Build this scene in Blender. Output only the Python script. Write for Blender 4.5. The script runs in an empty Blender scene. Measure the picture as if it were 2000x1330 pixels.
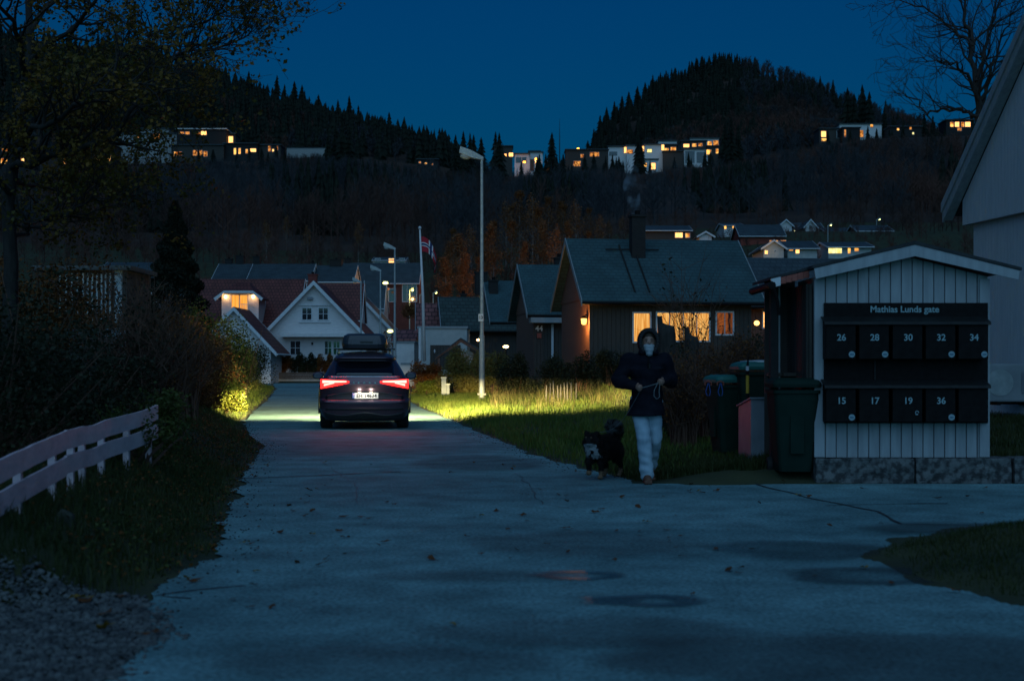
import bpy, bmesh, math, random
import numpy as np
from mathutils import Vector, Matrix, noise as mnoise
random.seed(7); rng = np.random.default_rng(7)
R = math.radians
F = 2778.0; CAMZ = 1.3; HY = 716.0
scene = bpy.context.scene
col = scene.collection
def X(px, Y): return (px-1000.0)*Y/F
def Z(py, Y): return CAMZ+(HY-py)*Y/F
def S(Y): return Y/F

# ------------------------------------------------------------------ materials
MATS = {}
def nt(name):
    m = bpy.data.materials.new(name); m.use_nodes = True
    t = m.node_tree; t.nodes.clear()
    o = t.nodes.new('ShaderNodeOutputMaterial')
    return m, t, o
def pm(name, c1, c2=None, scale=6.0, rough=0.7, bump=0.0, metal=0.0, stretch=(1,1,1), spec=0.5, detail=5.0, coat=0.0, lo=0.35, hi=0.65, rough2=None, bscale=None):
    """procedural principled: two colours mixed by noise, optional bump"""
    if name in MATS: return MATS[name]
    m, t, o = nt(name); N = t.nodes; L = t.links
    b = N.new('ShaderNodeBsdfPrincipled'); L.new(b.outputs[0], o.inputs[0])
    if c2 is None: c2 = tuple(min(1, x*1.25+0.003) for x in c1)
    tc = N.new('ShaderNodeTexCoord'); mp = N.new('ShaderNodeMapping'); L.new(tc.outputs['Object'], mp.inputs[0])
    mp.inputs['Scale'].default_value = stretch
    n = N.new('ShaderNodeTexNoise'); n.inputs['Scale'].default_value = scale; n.inputs['Detail'].default_value = detail
    L.new(mp.outputs[0], n.inputs['Vector'])
    r = N.new('ShaderNodeMapRange'); r.inputs[1].default_value = lo; r.inputs[2].default_value = hi
    L.new(n.outputs[0], r.inputs[0])
    mx = N.new('ShaderNodeMix'); mx.data_type = 'RGBA'
    mx.inputs[6].default_value = (*c1, 1); mx.inputs[7].default_value = (*c2, 1)
    L.new(r.outputs[0], mx.inputs[0]); L.new(mx.outputs[2], b.inputs['Base Color'])
    b.inputs['Roughness'].default_value = rough; b.inputs['Metallic'].default_value = metal
    b.inputs['Specular IOR Level'].default_value = spec
    if coat: b.inputs['Coat Weight'].default_value = coat; b.inputs['Coat Roughness'].default_value = 0.05
    if rough2 is not None:
        rr = N.new('ShaderNodeMapRange'); rr.inputs[3].default_value = rough; rr.inputs[4].default_value = rough2
        L.new(r.outputs[0], rr.inputs[0]); L.new(rr.outputs[0], b.inputs['Roughness'])
    if bump:
        n2 = N.new('ShaderNodeTexNoise'); n2.inputs['Scale'].default_value = bscale or scale*3; n2.inputs['Detail'].default_value = 4
        L.new(mp.outputs[0], n2.inputs['Vector'])
        bp = N.new('ShaderNodeBump'); bp.inputs['Strength'].default_value = bump; bp.inputs['Distance'].default_value = 0.02
        L.new(n2.outputs[0], bp.inputs['Height']); L.new(bp.outputs[0], b.inputs['Normal'])
    MATS[name] = m; return m
def em(name, c, strength, c2=None, scale=3.0, stretch=(1,1,1), sample=False, lo=0.35, hi=0.65):
    """light-giving surface; noise mixes two colours (curtains, lamps seen through glass)"""
    if name in MATS: return MATS[name]
    m, t, o = nt(name); N = t.nodes; L = t.links
    e = N.new('ShaderNodeEmission'); L.new(e.outputs[0], o.inputs[0]); e.inputs[1].default_value = strength
    tc = N.new('ShaderNodeTexCoord'); mp = N.new('ShaderNodeMapping'); mp.inputs['Scale'].default_value = stretch
    L.new(tc.outputs['Object'], mp.inputs[0])
    n = N.new('ShaderNodeTexNoise'); n.inputs['Scale'].default_value = scale; n.inputs['Detail'].default_value = 3
    L.new(mp.outputs[0], n.inputs['Vector'])
    r = N.new('ShaderNodeMapRange'); r.inputs[1].default_value = lo; r.inputs[2].default_value = hi; L.new(n.outputs[0], r.inputs[0])
    mx = N.new('ShaderNodeMix'); mx.data_type = 'RGBA'
    mx.inputs[6].default_value = (*c, 1); mx.inputs[7].default_value = (*(c2 or c), 1)
    L.new(r.outputs[0], mx.inputs[0]); L.new(mx.outputs[2], e.inputs[0])
    if not sample: m.cycles.emission_sampling = 'NONE'
    MATS[name] = m; return m
def boards(name, c1, c2, pitch, axis, rough=0.6, depth=0.4, along=(0.4,0.4,0.4), width=0.12):
    """painted boarding: narrow dark joints every `pitch` metres along an axis, plus streaky paint wear"""
    if name in MATS: return MATS[name]
    m, t, o = nt(name); N = t.nodes; L = t.links
    b = N.new('ShaderNodeBsdfPrincipled'); L.new(b.outputs[0], o.inputs[0]); b.inputs['Roughness'].default_value = rough
    tc = N.new('ShaderNodeTexCoord'); sp = N.new('ShaderNodeSeparateXYZ'); L.new(tc.outputs['Object'], sp.inputs[0])
    dv = N.new('ShaderNodeMath'); dv.operation = 'DIVIDE'; dv.inputs[1].default_value = pitch
    if axis == 'XY':
        ad = N.new('ShaderNodeMath'); ad.operation = 'ADD'; L.new(sp.outputs[0], ad.inputs[0]); L.new(sp.outputs[1], ad.inputs[1]); L.new(ad.outputs[0], dv.inputs[0])
    else: L.new(sp.outputs['XYZ'.index(axis)], dv.inputs[0])
    fr = N.new('ShaderNodeMath'); fr.operation = 'FRACT'; L.new(dv.outputs[0], fr.inputs[0])
    gr = N.new('ShaderNodeMapRange'); gr.inputs[1].default_value = 0; gr.inputs[2].default_value = width; L.new(fr.outputs[0], gr.inputs[0])
    mp = N.new('ShaderNodeMapping'); mp.inputs['Scale'].default_value = along; L.new(tc.outputs['Object'], mp.inputs[0])
    n = N.new('ShaderNodeTexNoise'); n.inputs['Scale'].default_value = 6; n.inputs['Detail'].default_value = 6; L.new(mp.outputs[0], n.inputs['Vector'])
    r = N.new('ShaderNodeMapRange'); r.inputs[1].default_value = .35; r.inputs[2].default_value = .65; L.new(n.outputs[0], r.inputs[0])
    mx = N.new('ShaderNodeMix'); mx.data_type = 'RGBA'; mx.inputs[6].default_value = (*c1, 1); mx.inputs[7].default_value = (*c2, 1)
    L.new(r.outputs[0], mx.inputs[0])
    L.new(mx.outputs[2], b.inputs['Base Color'])
    bp = N.new('ShaderNodeBump'); bp.inputs['Strength'].default_value = depth; bp.inputs['Distance'].default_value = 0.04
    L.new(gr.outputs[0], bp.inputs['Height']); L.new(bp.outputs[0], b.inputs['Normal'])
    MATS[name] = m; return m
def tiles(name, c1, c2, mortar, scale=1.0, w=0.3, h=0.35, rough=0.6, bump=0.8):
    """roof tiles / shingles in rows: brick texture on object X against height"""
    if name in MATS: return MATS[name]
    m, t, o = nt(name); N = t.nodes; L = t.links
    b = N.new('ShaderNodeBsdfPrincipled'); L.new(b.outputs[0], o.inputs[0]); b.inputs['Roughness'].default_value = rough
    tc = N.new('ShaderNodeTexCoord'); sp = N.new('ShaderNodeSeparateXYZ'); L.new(tc.outputs['Object'], sp.inputs[0])
    cb = N.new('ShaderNodeCombineXYZ'); L.new(sp.outputs[0], cb.inputs[0]); L.new(sp.outputs[2], cb.inputs[1])
    br = N.new('ShaderNodeTexBrick'); L.new(cb.outputs[0], br.inputs['Vector'])
    br.inputs['Scale'].default_value = scale; br.inputs['Brick Width'].default_value = w; br.inputs['Row Height'].default_value = h
    br.inputs['Color1'].default_value = (*c1, 1); br.inputs['Color2'].default_value = (*c2, 1); br.inputs['Mortar'].default_value = (*mortar, 1)
    br.inputs['Mortar Size'].default_value = 0.03; br.inputs['Bias'].default_value = -0.1
    n = N.new('ShaderNodeTexNoise'); n.inputs['Scale'].default_value = 1.2; n.inputs['Detail'].default_value = 6; L.new(tc.outputs['Object'], n.inputs['Vector'])
    r = N.new('ShaderNodeMapRange'); r.inputs[1].default_value = .3; r.inputs[2].default_value = .7; r.inputs[3].default_value = .75; r.inputs[4].default_value = 1.25; L.new(n.outputs[0], r.inputs[0])
    mx = N.new('ShaderNodeVectorMath'); mx.operation = 'SCALE'; L.new(br.outputs[0], mx.inputs[0]); L.new(r.outputs[0], mx.inputs[3])
    L.new(mx.outputs[0], b.inputs['Base Color'])
    bp = N.new('ShaderNodeBump'); bp.inputs['Strength'].default_value = bump; bp.inputs['Distance'].default_value = 0.05; bp.invert = True
    L.new(br.outputs['Fac'], bp.inputs['Height']); L.new(bp.outputs[0], b.inputs['Normal'])
    MATS[name] = m; return m

M = {}
M['white'] = pm('white_paint', (.62,.60,.60), (.72,.70,.68), 3, .55)
M['white_siding'] = boards('white_siding', (.60,.58,.58), (.70,.67,.66), .16, 'Z', along=(.3,.3,2))
M['grey_trim'] = pm('grey_trim', (.22,.26,.28), (.28,.32,.34), 3, .5)
M['white_trim'] = pm('white_trim', (.55,.57,.6), (.66,.68,.7), 5, .5)
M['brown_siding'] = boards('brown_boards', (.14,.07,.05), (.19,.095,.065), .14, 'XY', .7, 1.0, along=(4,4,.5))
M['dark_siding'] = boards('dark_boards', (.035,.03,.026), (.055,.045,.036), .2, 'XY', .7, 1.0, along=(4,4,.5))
M['red_siding'] = boards('red_boards', (.07,.016,.012), (.09,.022,.016), .2, 'XY', .7, .8)
M['shaded_white'] = pm('shaded_white', (.28,.30,.32), (.36,.39,.41), 5, .5, .15, stretch=(3,3,.4), detail=8)  # white paint greyed, shade of nearby trees is put into the colour
M['house_siding'] = boards('house_siding', (.55,.58,.62), (.64,.66,.69), .118, 'Y', .5, 1.0, along=(4,4,.4), width=.09)
M['red_bright']=boards('red_boards_bright', (.26,.04,.025), (.32,.055,.03), .2, 'XY', .7, .8)
M['roof_teal'] = tiles('roof_teal', (.03,.078,.088), (.036,.088,.098), (.022,.058,.066), 1, .32, .15, .75, .35)
M['roof_dark'] = tiles('roof_dark', (.04,.06,.07), (.05,.07,.08), (.028,.042,.05), 1, .3, .22, .7, .4)
M['roof_red'] = tiles('roof_red', (.14,.035,.03), (.18,.045,.036), (.05,.012,.012), 1, .3, .28, .7, .9)
M['roof_brick'] = tiles('roof_brick', (.2,.07,.065), (.28,.1,.09), (.04,.015,.015), 1, .42, .3, .7, 1.0)
M['roof_green'] = tiles('roof_green', (.03,.055,.05), (.045,.07,.065), (.02,.03,.03), 1, .4, .25, .75, .7)
M['chimney'] = pm('chimney_black', (.007,.007,.008), (.014,.013,.013), 8, .8, .3)
M['brick_red'] = pm('chimney_red', (.16,.03,.025), (.2,.04,.03), 6, .8, .2)
M['concrete'] = pm('concrete', (.26,.26,.26), (.34,.34,.33), 4, .85, .3)
M['cream'] = pm('cream_render', (.36,.40,.40), (.46,.48,.47), 2, .8, .1)
M['black'] = pm('black_metal', (.006,.005,.005), (.010,.009,.009), 20, .6, spec=.12)
M['lid_black'] = pm('mailbox_lid_black', (.010,.011,.011), (.016,.018,.018), 12, .5, spec=.2)
M['steel'] = pm('galvanised_steel', (.32,.36,.37), (.42,.46,.47), 9, .45, metal=.35)
M['glass_dark'] = pm('dark_glass', (.01,.013,.02), (.02,.025,.03), 2, .06, spec=.8)
M['lit'] = em('lit_window_amber', (1,.42,.07), 1.25, (1,.24,.02), 2.5, (3,3,.35))
M['lit_pane'] = em('lit_curtain_amber', (1,.56,.16), 1.0, (.70,.24,.03), 3.0, (5.5,5.5,.25), lo=.4, hi=.6)
M['lit_dim'] = em('dim_window', (.5,.13,.03), .5, (.01,.01,.015), 2.5, (3,3,.6))
M['lit_bright'] = em('bright_window', (1,.6,.22), 2.6, (1,.3,.04), 4.0, (2,2,2))
M['lit_far'] = em('far_window', (1,.48,.10), 1.9, (.22,.05,.005), .35, (1.2,1.2,1.2), lo=.42, hi=.58)
M['lit_far2'] = em('far_window_soft', (1,.38,.08), .9, (.15,.03,.005), .8, (1.5,1.5,1.5), lo=.42, hi=.6)
M['lit_cool'] = em('far_window_cool', (.9,.85,.4), 1.6, (.7,.5,.1), 1.5)
M['lamp_glow'] = em('lamp_glow', (1,.62,.22), 14, sample=False)
M['lamp_yel'] = em('street_lamp_glow', (.9,.85,.25), 6)
M['bark'] = pm('bark', (.018,.015,.013), (.04,.034,.03), 14, .9, .5, stretch=(1,1,.3))
M['bark_birch'] = pm('bark_birch', (.09,.07,.06), (.2,.16,.14), 10, .8, .2, stretch=(1,1,.4))
M['wood'] = pm('weathered_wood', (.09,.08,.075), (.15,.14,.13), 10, .85, .3, stretch=(1,1,.2))
M['rock'] = pm('rock', (.11,.11,.11), (.2,.2,.19), 5, .85, .6)
M['granite'] = pm('granite', (.03,.032,.034), (.13,.14,.14), 14, .8, .6, detail=8, lo=.42, hi=.6)
def leafm(name, c1, c2, scale=1.5, rough=.6):
    """leaf material: colour varies clump by clump, a little light passes through"""
    if name in MATS: return MATS[name]
    m, t, o = nt(name); N = t.nodes; L = t.links
    tc = N.new('ShaderNodeTexCoord'); n = N.new('ShaderNodeTexNoise'); n.inputs['Scale'].default_value = scale; n.inputs['Detail'].default_value = 6
    L.new(tc.outputs['Object'], n.inputs['Vector'])
    r = N.new('ShaderNodeMapRange'); r.inputs[1].default_value = .35; r.inputs[2].default_value = .65; L.new(n.outputs[0], r.inputs[0])
    mx = N.new('ShaderNodeMix'); mx.data_type = 'RGBA'; mx.inputs[6].default_value = (*c1, 1); mx.inputs[7].default_value = (*c2, 1); L.new(r.outputs[0], mx.inputs[0])
    d = N.new('ShaderNodeBsdfPrincipled'); d.inputs['Roughness'].default_value = rough; d.inputs['Specular IOR Level'].default_value = .25
    tr = N.new('ShaderNodeBsdfTranslucent'); L.new(mx.outputs[2], d.inputs['Base Color']); L.new(mx.outputs[2], tr.inputs[0])
    ms = N.new('ShaderNodeMixShader'); ms.inputs[0].default_value = .25; L.new(d.outputs[0], ms.inputs[1]); L.new(tr.outputs[0], ms.inputs[2]); L.new(ms.outputs[0], o.inputs[0])
    MATS[name] = m; return m
M['leaf_green'] = leafm('leaf_green', (.035,.06,.014), (.09,.10,.02))
M['leaf_yellow'] = leafm('leaf_yellow', (.07,.10,.012), (.14,.15,.02), 2.5)
M['leaf_brown'] = leafm('leaf_brown', (.12,.045,.012), (.22,.085,.02))
M['leaf_orange'] = leafm('leaf_orange', (.19,.075,.03), (.28,.12,.04), .6)
M['leaf_olive'] = leafm('leaf_olive', (.10,.10,.025), (.19,.16,.045))
M['leaf_dark'] = leafm('leaf_dark', (.018,.024,.012), (.035,.04,.018))
M['leaf_autumn'] = leafm('leaf_autumn', (.075,.07,.014), (.24,.12,.02), 1.2)
M['needle'] = leafm('spruce_needles', (.008,.014,.010), (.016,.024,.014), .4, .8)
M['twig'] = pm('bare_twigs', (.08,.04,.028), (.13,.065,.04), 1.5, .9)
M['twig_far'] = pm('far_bare_twigs', (.04,.022,.017), (.11,.046,.032), .03, .9)

# ------------------------------------------------------------------ mesh builder
class MB:
    def __init__(s): s.v=[]; s.f=[]; s.m=[]; s.mi=0
    def add(s, vs, fs):
        o=len(s.v); s.v.extend([tuple(v) for v in vs]); s.f.extend([tuple(i+o for i in f) for f in fs]); s.m.extend([s.mi]*len(fs)); return s
    def box(s, c, d, rz=0.0, rx=0.0, ry=0.0):
        hx,hy,hz=d[0]/2,d[1]/2,d[2]/2
        vs=[(x*hx,y*hy,z*hz) for z in (-1,1) for y in (-1,1) for x in (-1,1)]
        if rx or ry or rz:
            m=Matrix.Rotation(rz,3,'Z')@Matrix.Rotation(ry,3,'Y')@Matrix.Rotation(rx,3,'X'); vs=[m@Vector(v) for v in vs]
        vs=[(v[0]+c[0],v[1]+c[1],v[2]+c[2]) for v in vs]
        return s.add(vs,[(0,2,3,1),(4,5,7,6),(0,1,5,4),(2,6,7,3),(0,4,6,2),(1,3,7,5)])
    def prism(s, poly, y0, y1, axis='y'):
        """extrude a polygon; axis y: poly in (x,z); axis x: poly in (y,z); axis z: poly in (x,y)"""
        n=len(poly)
        def mk(p,t): return (p[0],t,p[1]) if axis=='y' else ((t,p[0],p[1]) if axis=='x' else (p[0],p[1],t))
        vs=[mk(p,y0) for p in poly]+[mk(p,y1) for p in poly]
        fs=[tuple(range(n)),tuple(range(2*n-1,n-1,-1))]+[(i,i+n,(i+1)%n+n,(i+1)%n) for i in range(n)]
        return s.add(vs,fs)
    def tube(s, pts, rad, n=6, cap=True):
        pts=[Vector(p) for p in pts]; k=len(pts)
        if not hasattr(rad,'__len__'): rad=[rad]*k
        vs=[]; up=None
        for i,p in enumerate(pts):
            d=(pts[min(i+1,k-1)]-pts[max(i-1,0)]);
            if d.length<1e-9: d=Vector((0,0,1))
            d.normalize()
            if up is None:
                up=Vector((1,0,0)) if abs(d.x)<.8 else Vector((0,1,0))
            a=(up-d*up.dot(d))
            if a.length<1e-6: a=d.orthogonal()
            a.normalize(); b=d.cross(a); up=a
            for j in range(n):
                t=2*math.pi*j/n; vs.append(p+(a*math.cos(t)+b*math.sin(t))*rad[i])
        fs=[(i*n+j,i*n+(j+1)%n,(i+1)*n+(j+1)%n,(i+1)*n+j) for i in range(k-1) for j in range(n)]
        if cap: fs+= [tuple(range(n-1,-1,-1)), tuple((k-1)*n+j for j in range(n))]
        return s.add(vs,fs)
    def lathe(s, prof, c=(0,0,0), n=20, axis='z', sx=1, sy=1):
        vs=[];k=len(prof)
        for r,h in prof:
            for j in range(n):
                t=2*math.pi*j/n; a,b=r*math.cos(t)*sx,r*math.sin(t)*sy
                v=(a,b,h) if axis=='z' else ((h,a,b) if axis=='x' else (a,h,b))
                vs.append((v[0]+c[0],v[1]+c[1],v[2]+c[2]))
        fs=[(i*n+j,i*n+(j+1)%n,(i+1)*n+(j+1)%n,(i+1)*n+j) for i in range(k-1) for j in range(n)]
        fs+=[tuple(range(n-1,-1,-1)),tuple((k-1)*n+j for j in range(n))]
        return s.add(vs,fs)
    def ball(s, c, r, n=10, m=6):
        if not hasattr(r,'__len__'): r=(r,r,r)
        vs=[(c[0],c[1],c[2]-r[2])]
        for i in range(1,m):
            a=math.pi*i/m-math.pi/2
            for j in range(n):
                t=2*math.pi*j/n; vs.append((c[0]+r[0]*math.cos(a)*math.cos(t),c[1]+r[1]*math.cos(a)*math.sin(t),c[2]+r[2]*math.sin(a)))
        vs.append((c[0],c[1],c[2]+r[2])); top=len(vs)-1
        fs=[(0,1+(j+1)%n,1+j) for j in range(n)]
        for i in range(m-2):
            for j in range(n): fs.append((1+i*n+j,1+i*n+(j+1)%n,1+(i+1)*n+(j+1)%n,1+(i+1)*n+j))
        fs+=[(1+(m-2)*n+j,1+(m-2)*n+(j+1)%n,top) for j in range(n)]
        return s.add(vs,fs)
    def build(s, name, mat, parent=None, smooth=False, bevel=0.0, loc=None):
        me=bpy.data.meshes.new(name); me.from_pydata(s.v,[],s.f)
        ms = mat if isinstance(mat,(list,tuple)) else [mat]
        for m in ms: me.materials.append(m)
        if len(ms)>1: me.polygons.foreach_set('material_index', s.m)
        bm=bmesh.new(); bm.from_mesh(me); bmesh.ops.recalc_face_normals(bm,faces=bm.faces)
        if bevel: 
            es=[e for e in bm.edges if len(e.link_faces)==2 and e.calc_face_angle(0)>.5]
            bmesh.ops.bevel(bm,geom=es,offset=bevel,segments=2,profile=.6,affect='EDGES')
        bm.to_mesh(me); bm.free()
        if smooth: me.polygons.foreach_set('use_smooth',[True]*len(me.polygons))
        return link(name, me, parent, loc)
def link(name, me, parent=None, loc=None):
    o=bpy.data.objects.new(name, me); col.objects.link(o)
    if parent: o.parent=parent
    if loc is not None: o.location=loc
    return o
def npmesh(name, V, Fc, mat, parent=None, loc=None, smooth=False, midx=None):
    """V (n,3), Fc (m,k) arrays"""
    V=np.asarray(V,dtype=np.float32); Fc=np.asarray(Fc,dtype=np.int32)
    me=bpy.data.meshes.new(name); k=Fc.shape[1]
    me.vertices.add(len(V)); me.vertices.foreach_set('co',V.ravel())
    me.loops.add(Fc.size); me.loops.foreach_set('vertex_index',Fc.ravel())
    me.polygons.add(len(Fc)); me.polygons.foreach_set('loop_start',np.arange(0,Fc.size,k,dtype=np.int32))
    me.update(calc_edges=True)
    for m in (mat if isinstance(mat,(list,tuple)) else [mat]): me.materials.append(m)
    if midx is not None: me.polygons.foreach_set('material_index',np.asarray(midx,dtype=np.int32))
    if smooth: me.polygons.foreach_set('use_smooth',[True]*len(Fc))
    return link(name, me, parent, loc)
def tag(o, label=None, cat=None, group=None, kind=None):
    if label: o['label']=label
    if cat: o['category']=cat
    if group: o['group']=group
    if kind: o['kind']=kind
    return o
def thing(name, label, cat, loc=(0,0,0), rz=0.0, group=None):
    o=bpy.data.objects.new(name,None); col.objects.link(o); o.empty_display_size=.2
    o.location=loc; o.rotation_euler=(0,0,rz); return tag(o,label,cat,group)
def copy_tree(o, parent=None):
    c=o.copy(); col.objects.link(c); c.parent=parent
    for ch in list(o.children): copy_tree(ch,c)
    return c
def dup(o, loc, rz=0.0, sc=None, label=None, group=None):
    c=copy_tree(o); c.location=loc; c.rotation_euler=(0,0,rz)
    if sc is not None: c.scale=(sc,sc,sc) if not hasattr(sc,'__len__') else sc
    if label: c['label']=label
    if group: c['group']=group
    return c
def text_mesh(name, body, size, mat, parent, loc, rot=(R(90),0,0), offset=0.0, extrude=0.002, align='CENTER', space=1.0, sx=1.0):
    cu=bpy.data.curves.new(name,'FONT'); cu.body=body; cu.size=size; cu.offset=offset; cu.extrude=extrude
    cu.align_x=align; cu.align_y='CENTER'; cu.space_character=space; cu.resolution_u=4
    o=bpy.data.objects.new('tmp',cu); col.objects.link(o)
    dg=bpy.context.evaluated_depsgraph_get(); me=bpy.data.meshes.new_from_object(o.evaluated_get(dg)); me.name=name
    bpy.data.objects.remove(o); me.materials.clear(); me.materials.append(mat)
    r=link(name,me,parent,loc); r.rotation_euler=rot; r.scale=(sx,1,1); return r
def remeshed(name, mb, voxel, mat, parent, smooth_it=6, disp=None, matfn=None):
    me=bpy.data.meshes.new('t'); me.from_pydata(mb.v,[],mb.f)
    bm=bmesh.new(); bm.from_mesh(me); bmesh.ops.recalc_face_normals(bm,faces=bm.faces); bm.to_mesh(me); bm.free()
    o=bpy.data.objects.new('t',me); col.objects.link(o)
    md=o.modifiers.new('r','REMESH'); md.mode='VOXEL'; md.voxel_size=voxel
    if smooth_it: s_=o.modifiers.new('s','SMOOTH'); s_.iterations=smooth_it; s_.factor=.5
    dg=bpy.context.evaluated_depsgraph_get(); m2=bpy.data.meshes.new_from_object(o.evaluated_get(dg)); m2.name=name
    bpy.data.objects.remove(o)
    if disp:
        nn=[v.normal.copy() for v in m2.vertices]
        for v,n_ in zip(m2.vertices,nn): v.co = v.co + n_*disp(v.co)
    m2.materials.clear()
    for m in (mat if isinstance(mat,(list,tuple)) else [mat]): m2.materials.append(m)
    if matfn: m2.polygons.foreach_set('material_index',[matfn(p.center.copy(),p.normal.copy()) for p in m2.polygons])
    m2.polygons.foreach_set('use_smooth',[True]*len(m2.polygons))
    return link(name,m2,parent)
def capsule(mb, p0, r0, p1, r1, n=12, sy=1.0):
    p0=Vector(p0);p1=Vector(p1); mb.ball(p0,(r0,r0*sy,r0),n,8); mb.ball(p1,(r1,r1*sy,r1),n,8)
    mb.tube([p0,p1],[r0*.995,r1*.995],n)

# ------------------------------------------------------------------ ground
LE=[(3,-2.1),(5.88,-1.69),(6.9,-1.71),(7.95,-2.05),(8.7,-2.1),(9.9,-2.05),(11.9,-2.4),(16.9,-3.19),(23.4,-4.09),(27,-5.0),(30,-5.6),(33.4,-6.3),(43,-7.74),(56,-9.6),(82,-13.6),(124,-21)]
RE=[(16.3,1.35),(19.1,.69),(21.4,.23),(25,-.22),(29,-.78),(33.4,-1.32),(43,-2.63),(52,-3.74),(65.6,-4.96),(82,-6.35),(124,-9.4)]
def il(tab,Y): return float(np.interp(Y,[a for a,b in tab],[b for a,b in tab]))
PXC=[-1500,0,250,500,700,850,1000,1100,1180,1300,1420,1550,1700,1850,2000,3500]
ROW={100:[0,0,0,0,0,.3,.6,.8,.9,1.5,1.5,2,2,2,2,2],
150:[4,4,3,1.5,1,1,2,3,4,6,7,8,8,8,8,8],
200:[10,10,9,7,5.5,5.5,7,9,11,14,15,16,16,15,15,15],
260:[22,22,21,20,19,19,20,22,23,24,25,26,26,26,26,26],
330:[33,33,32,32,32,32,33,34,35,36,36,37,37,37,37,37],
420:[56,54,54,54,53,52,51,52,53,54,55,57,60,61,61,60],
485:[72,71,73,75,75,74,69,68,69,71,73,76,81,82,82,82],
530:[76,75,77,79,79,78,71,70,71,73,75,79,83,84,84,84],
640:[135,130,128,114,103,94,76,74,78,90,96,98,96,94,92,90],
770:[190,181,168,144,123,108,93,84,96,120,130,128,118,108,100,100],
950:[170,160,140,115,100,92,88,104,160,188,200,188,172,150,130,120],
1300:[100,90,80,60,50,50,50,60,90,110,120,115,100,90,80,70],
2600:[20]*16}
RY=sorted(ROW); RZ=np.array([ROW[y] for y in RY],float)
def far_z(x,Y):
    u=1000+x*F/Y
    j=int(np.searchsorted(RY,Y)); j=max(1,min(len(RY)-1,j)); t=(Y-RY[j-1])/(RY[j]-RY[j-1]); t=min(max(t,0),1); t=t*t*(3-2*t)*.5+t*.5
    return float(np.interp(u,PXC,RZ[j-1])*(1-t)+np.interp(u,PXC,RZ[j])*t)
def sm(a,b,x):
    t=min(max((x-a)/(b-a),0),1); return t*t*(3-2*t)
TLX=[-200,0,60,130,222,340,437,503,560,640,700,850,1000,1060,1190,1255,1330,1400,1500,1600,1700,1900,2000]
TLY=[334,334,332,324,322,309,306,303,299,299,303,328,338,338,326,336,320,320,300,280,264,258,264]
def ground(x,Y):
    if Y>95:
        z=far_z(x,Y)*sm(139,160,Y) if Y<160 else far_z(x,Y)
        if Y>300: z+=mnoise.noise((x*.02,Y*.02,3))*4*sm(300,360,Y)
        if 330<Y<540:
            lim=Z(float(np.interp(1000+x*F/Y,TLX,TLY))+4,Y); z=min(z,lim-.6)
        near = 0
        if Y<139: return .2*sm(112,116,Y)
        return z
    xl=il(LE,Y); n=mnoise.noise((x*.9,Y*.9,1))*.05+mnoise.noise((x*.25,Y*.25,5))*.06
    if x<xl:
        d=xl-x; h=.38*sm(.12,1.15,d)+.25*sm(2.5,7,d)
        if Y<8.3: h*=sm(7.6,8.3,Y)
        return (h+n*sm(0.1,.8,d))*(1-sm(80,95,Y)) - .02*sm(0,.1,d)*0
    if Y>=15.6:
        xr=il(RE,max(Y,16.3))
        if x>xr:
            d=x-xr; h=.10*sm(.1,1.2,d)+.42*sm(1.5,9,d)*sm(20,34,Y)+.2*sm(8,20,d)
            zs=.28+.022*(Y-16)
            w=sm(2.7,3.6,x)*sm(15.9,16.3,Y)*(1-sm(40,60,Y))
            h=h*(1-w)+max(zs,h)*w
            if Y<16.3: h*=sm(15.6,16.3,Y) 
            return (h+n*sm(.1,.8,d)*.7)*(1-sm(80,95,Y))
    # grass island on the right foreground
    e=island(x,Y)
    if e>0: return .12*sm(0,.5,e)+n*.4*sm(0,.4,e)
    return 0.0
def island(x,Y):
    # signed-ish inside distance of the grass patch at lower right
    dx=(x-5.45)/3.05; dy=(Y-9.3)/(2.9 if Y<9.3 else 2.6)
    return (1-math.hypot(dx,dy))*1.5+mnoise.noise((x*1.7,Y*1.7,9))*.12

M['soil']=pm('grass_soil',(.018,.026,.008),(.045,.05,.016),1.3,.95,.8,detail=8,bscale=25)
# one sheet: polar-ish grid from behind the camera to past the last ridge
ys=list(np.concatenate([np.linspace(-30,2,6),np.linspace(3,22,230),np.linspace(22.6,70,70),np.linspace(71.5,139,40),np.linspace(141,340,50),np.linspace(345,1000,110),np.linspace(1020,2600,20)]))
us=np.concatenate([np.linspace(-2.2,-.62,18)[:-1],np.linspace(-.62,.62,150),np.linspace(.62,2.2,18)[1:]])
V=[];
for Y in ys:
    w=max(Y,9.0)
    for u in us:
        x=u*w; V.append((x,Y,ground(x,Y)-.012 if Y>2 else -.012))
nu=len(us); Fq=[(i*nu+j,i*nu+j+1,(i+1)*nu+j+1,(i+1)*nu+j) for i in range(len(ys)-1) for j in range(nu-1)]
M['forest_floor']=pm('forest_floor',(.02,.012,.008),(.05,.028,.018),.05,.95,.3)
g=npmesh('ground',V,Fq,[M['soil'],M['forest_floor']],smooth=True,midx=[1 if ys[i]>290 else 0 for i in range(len(ys)-1) for j in range(nu-1)]); tag(g,kind='structure')

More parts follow.
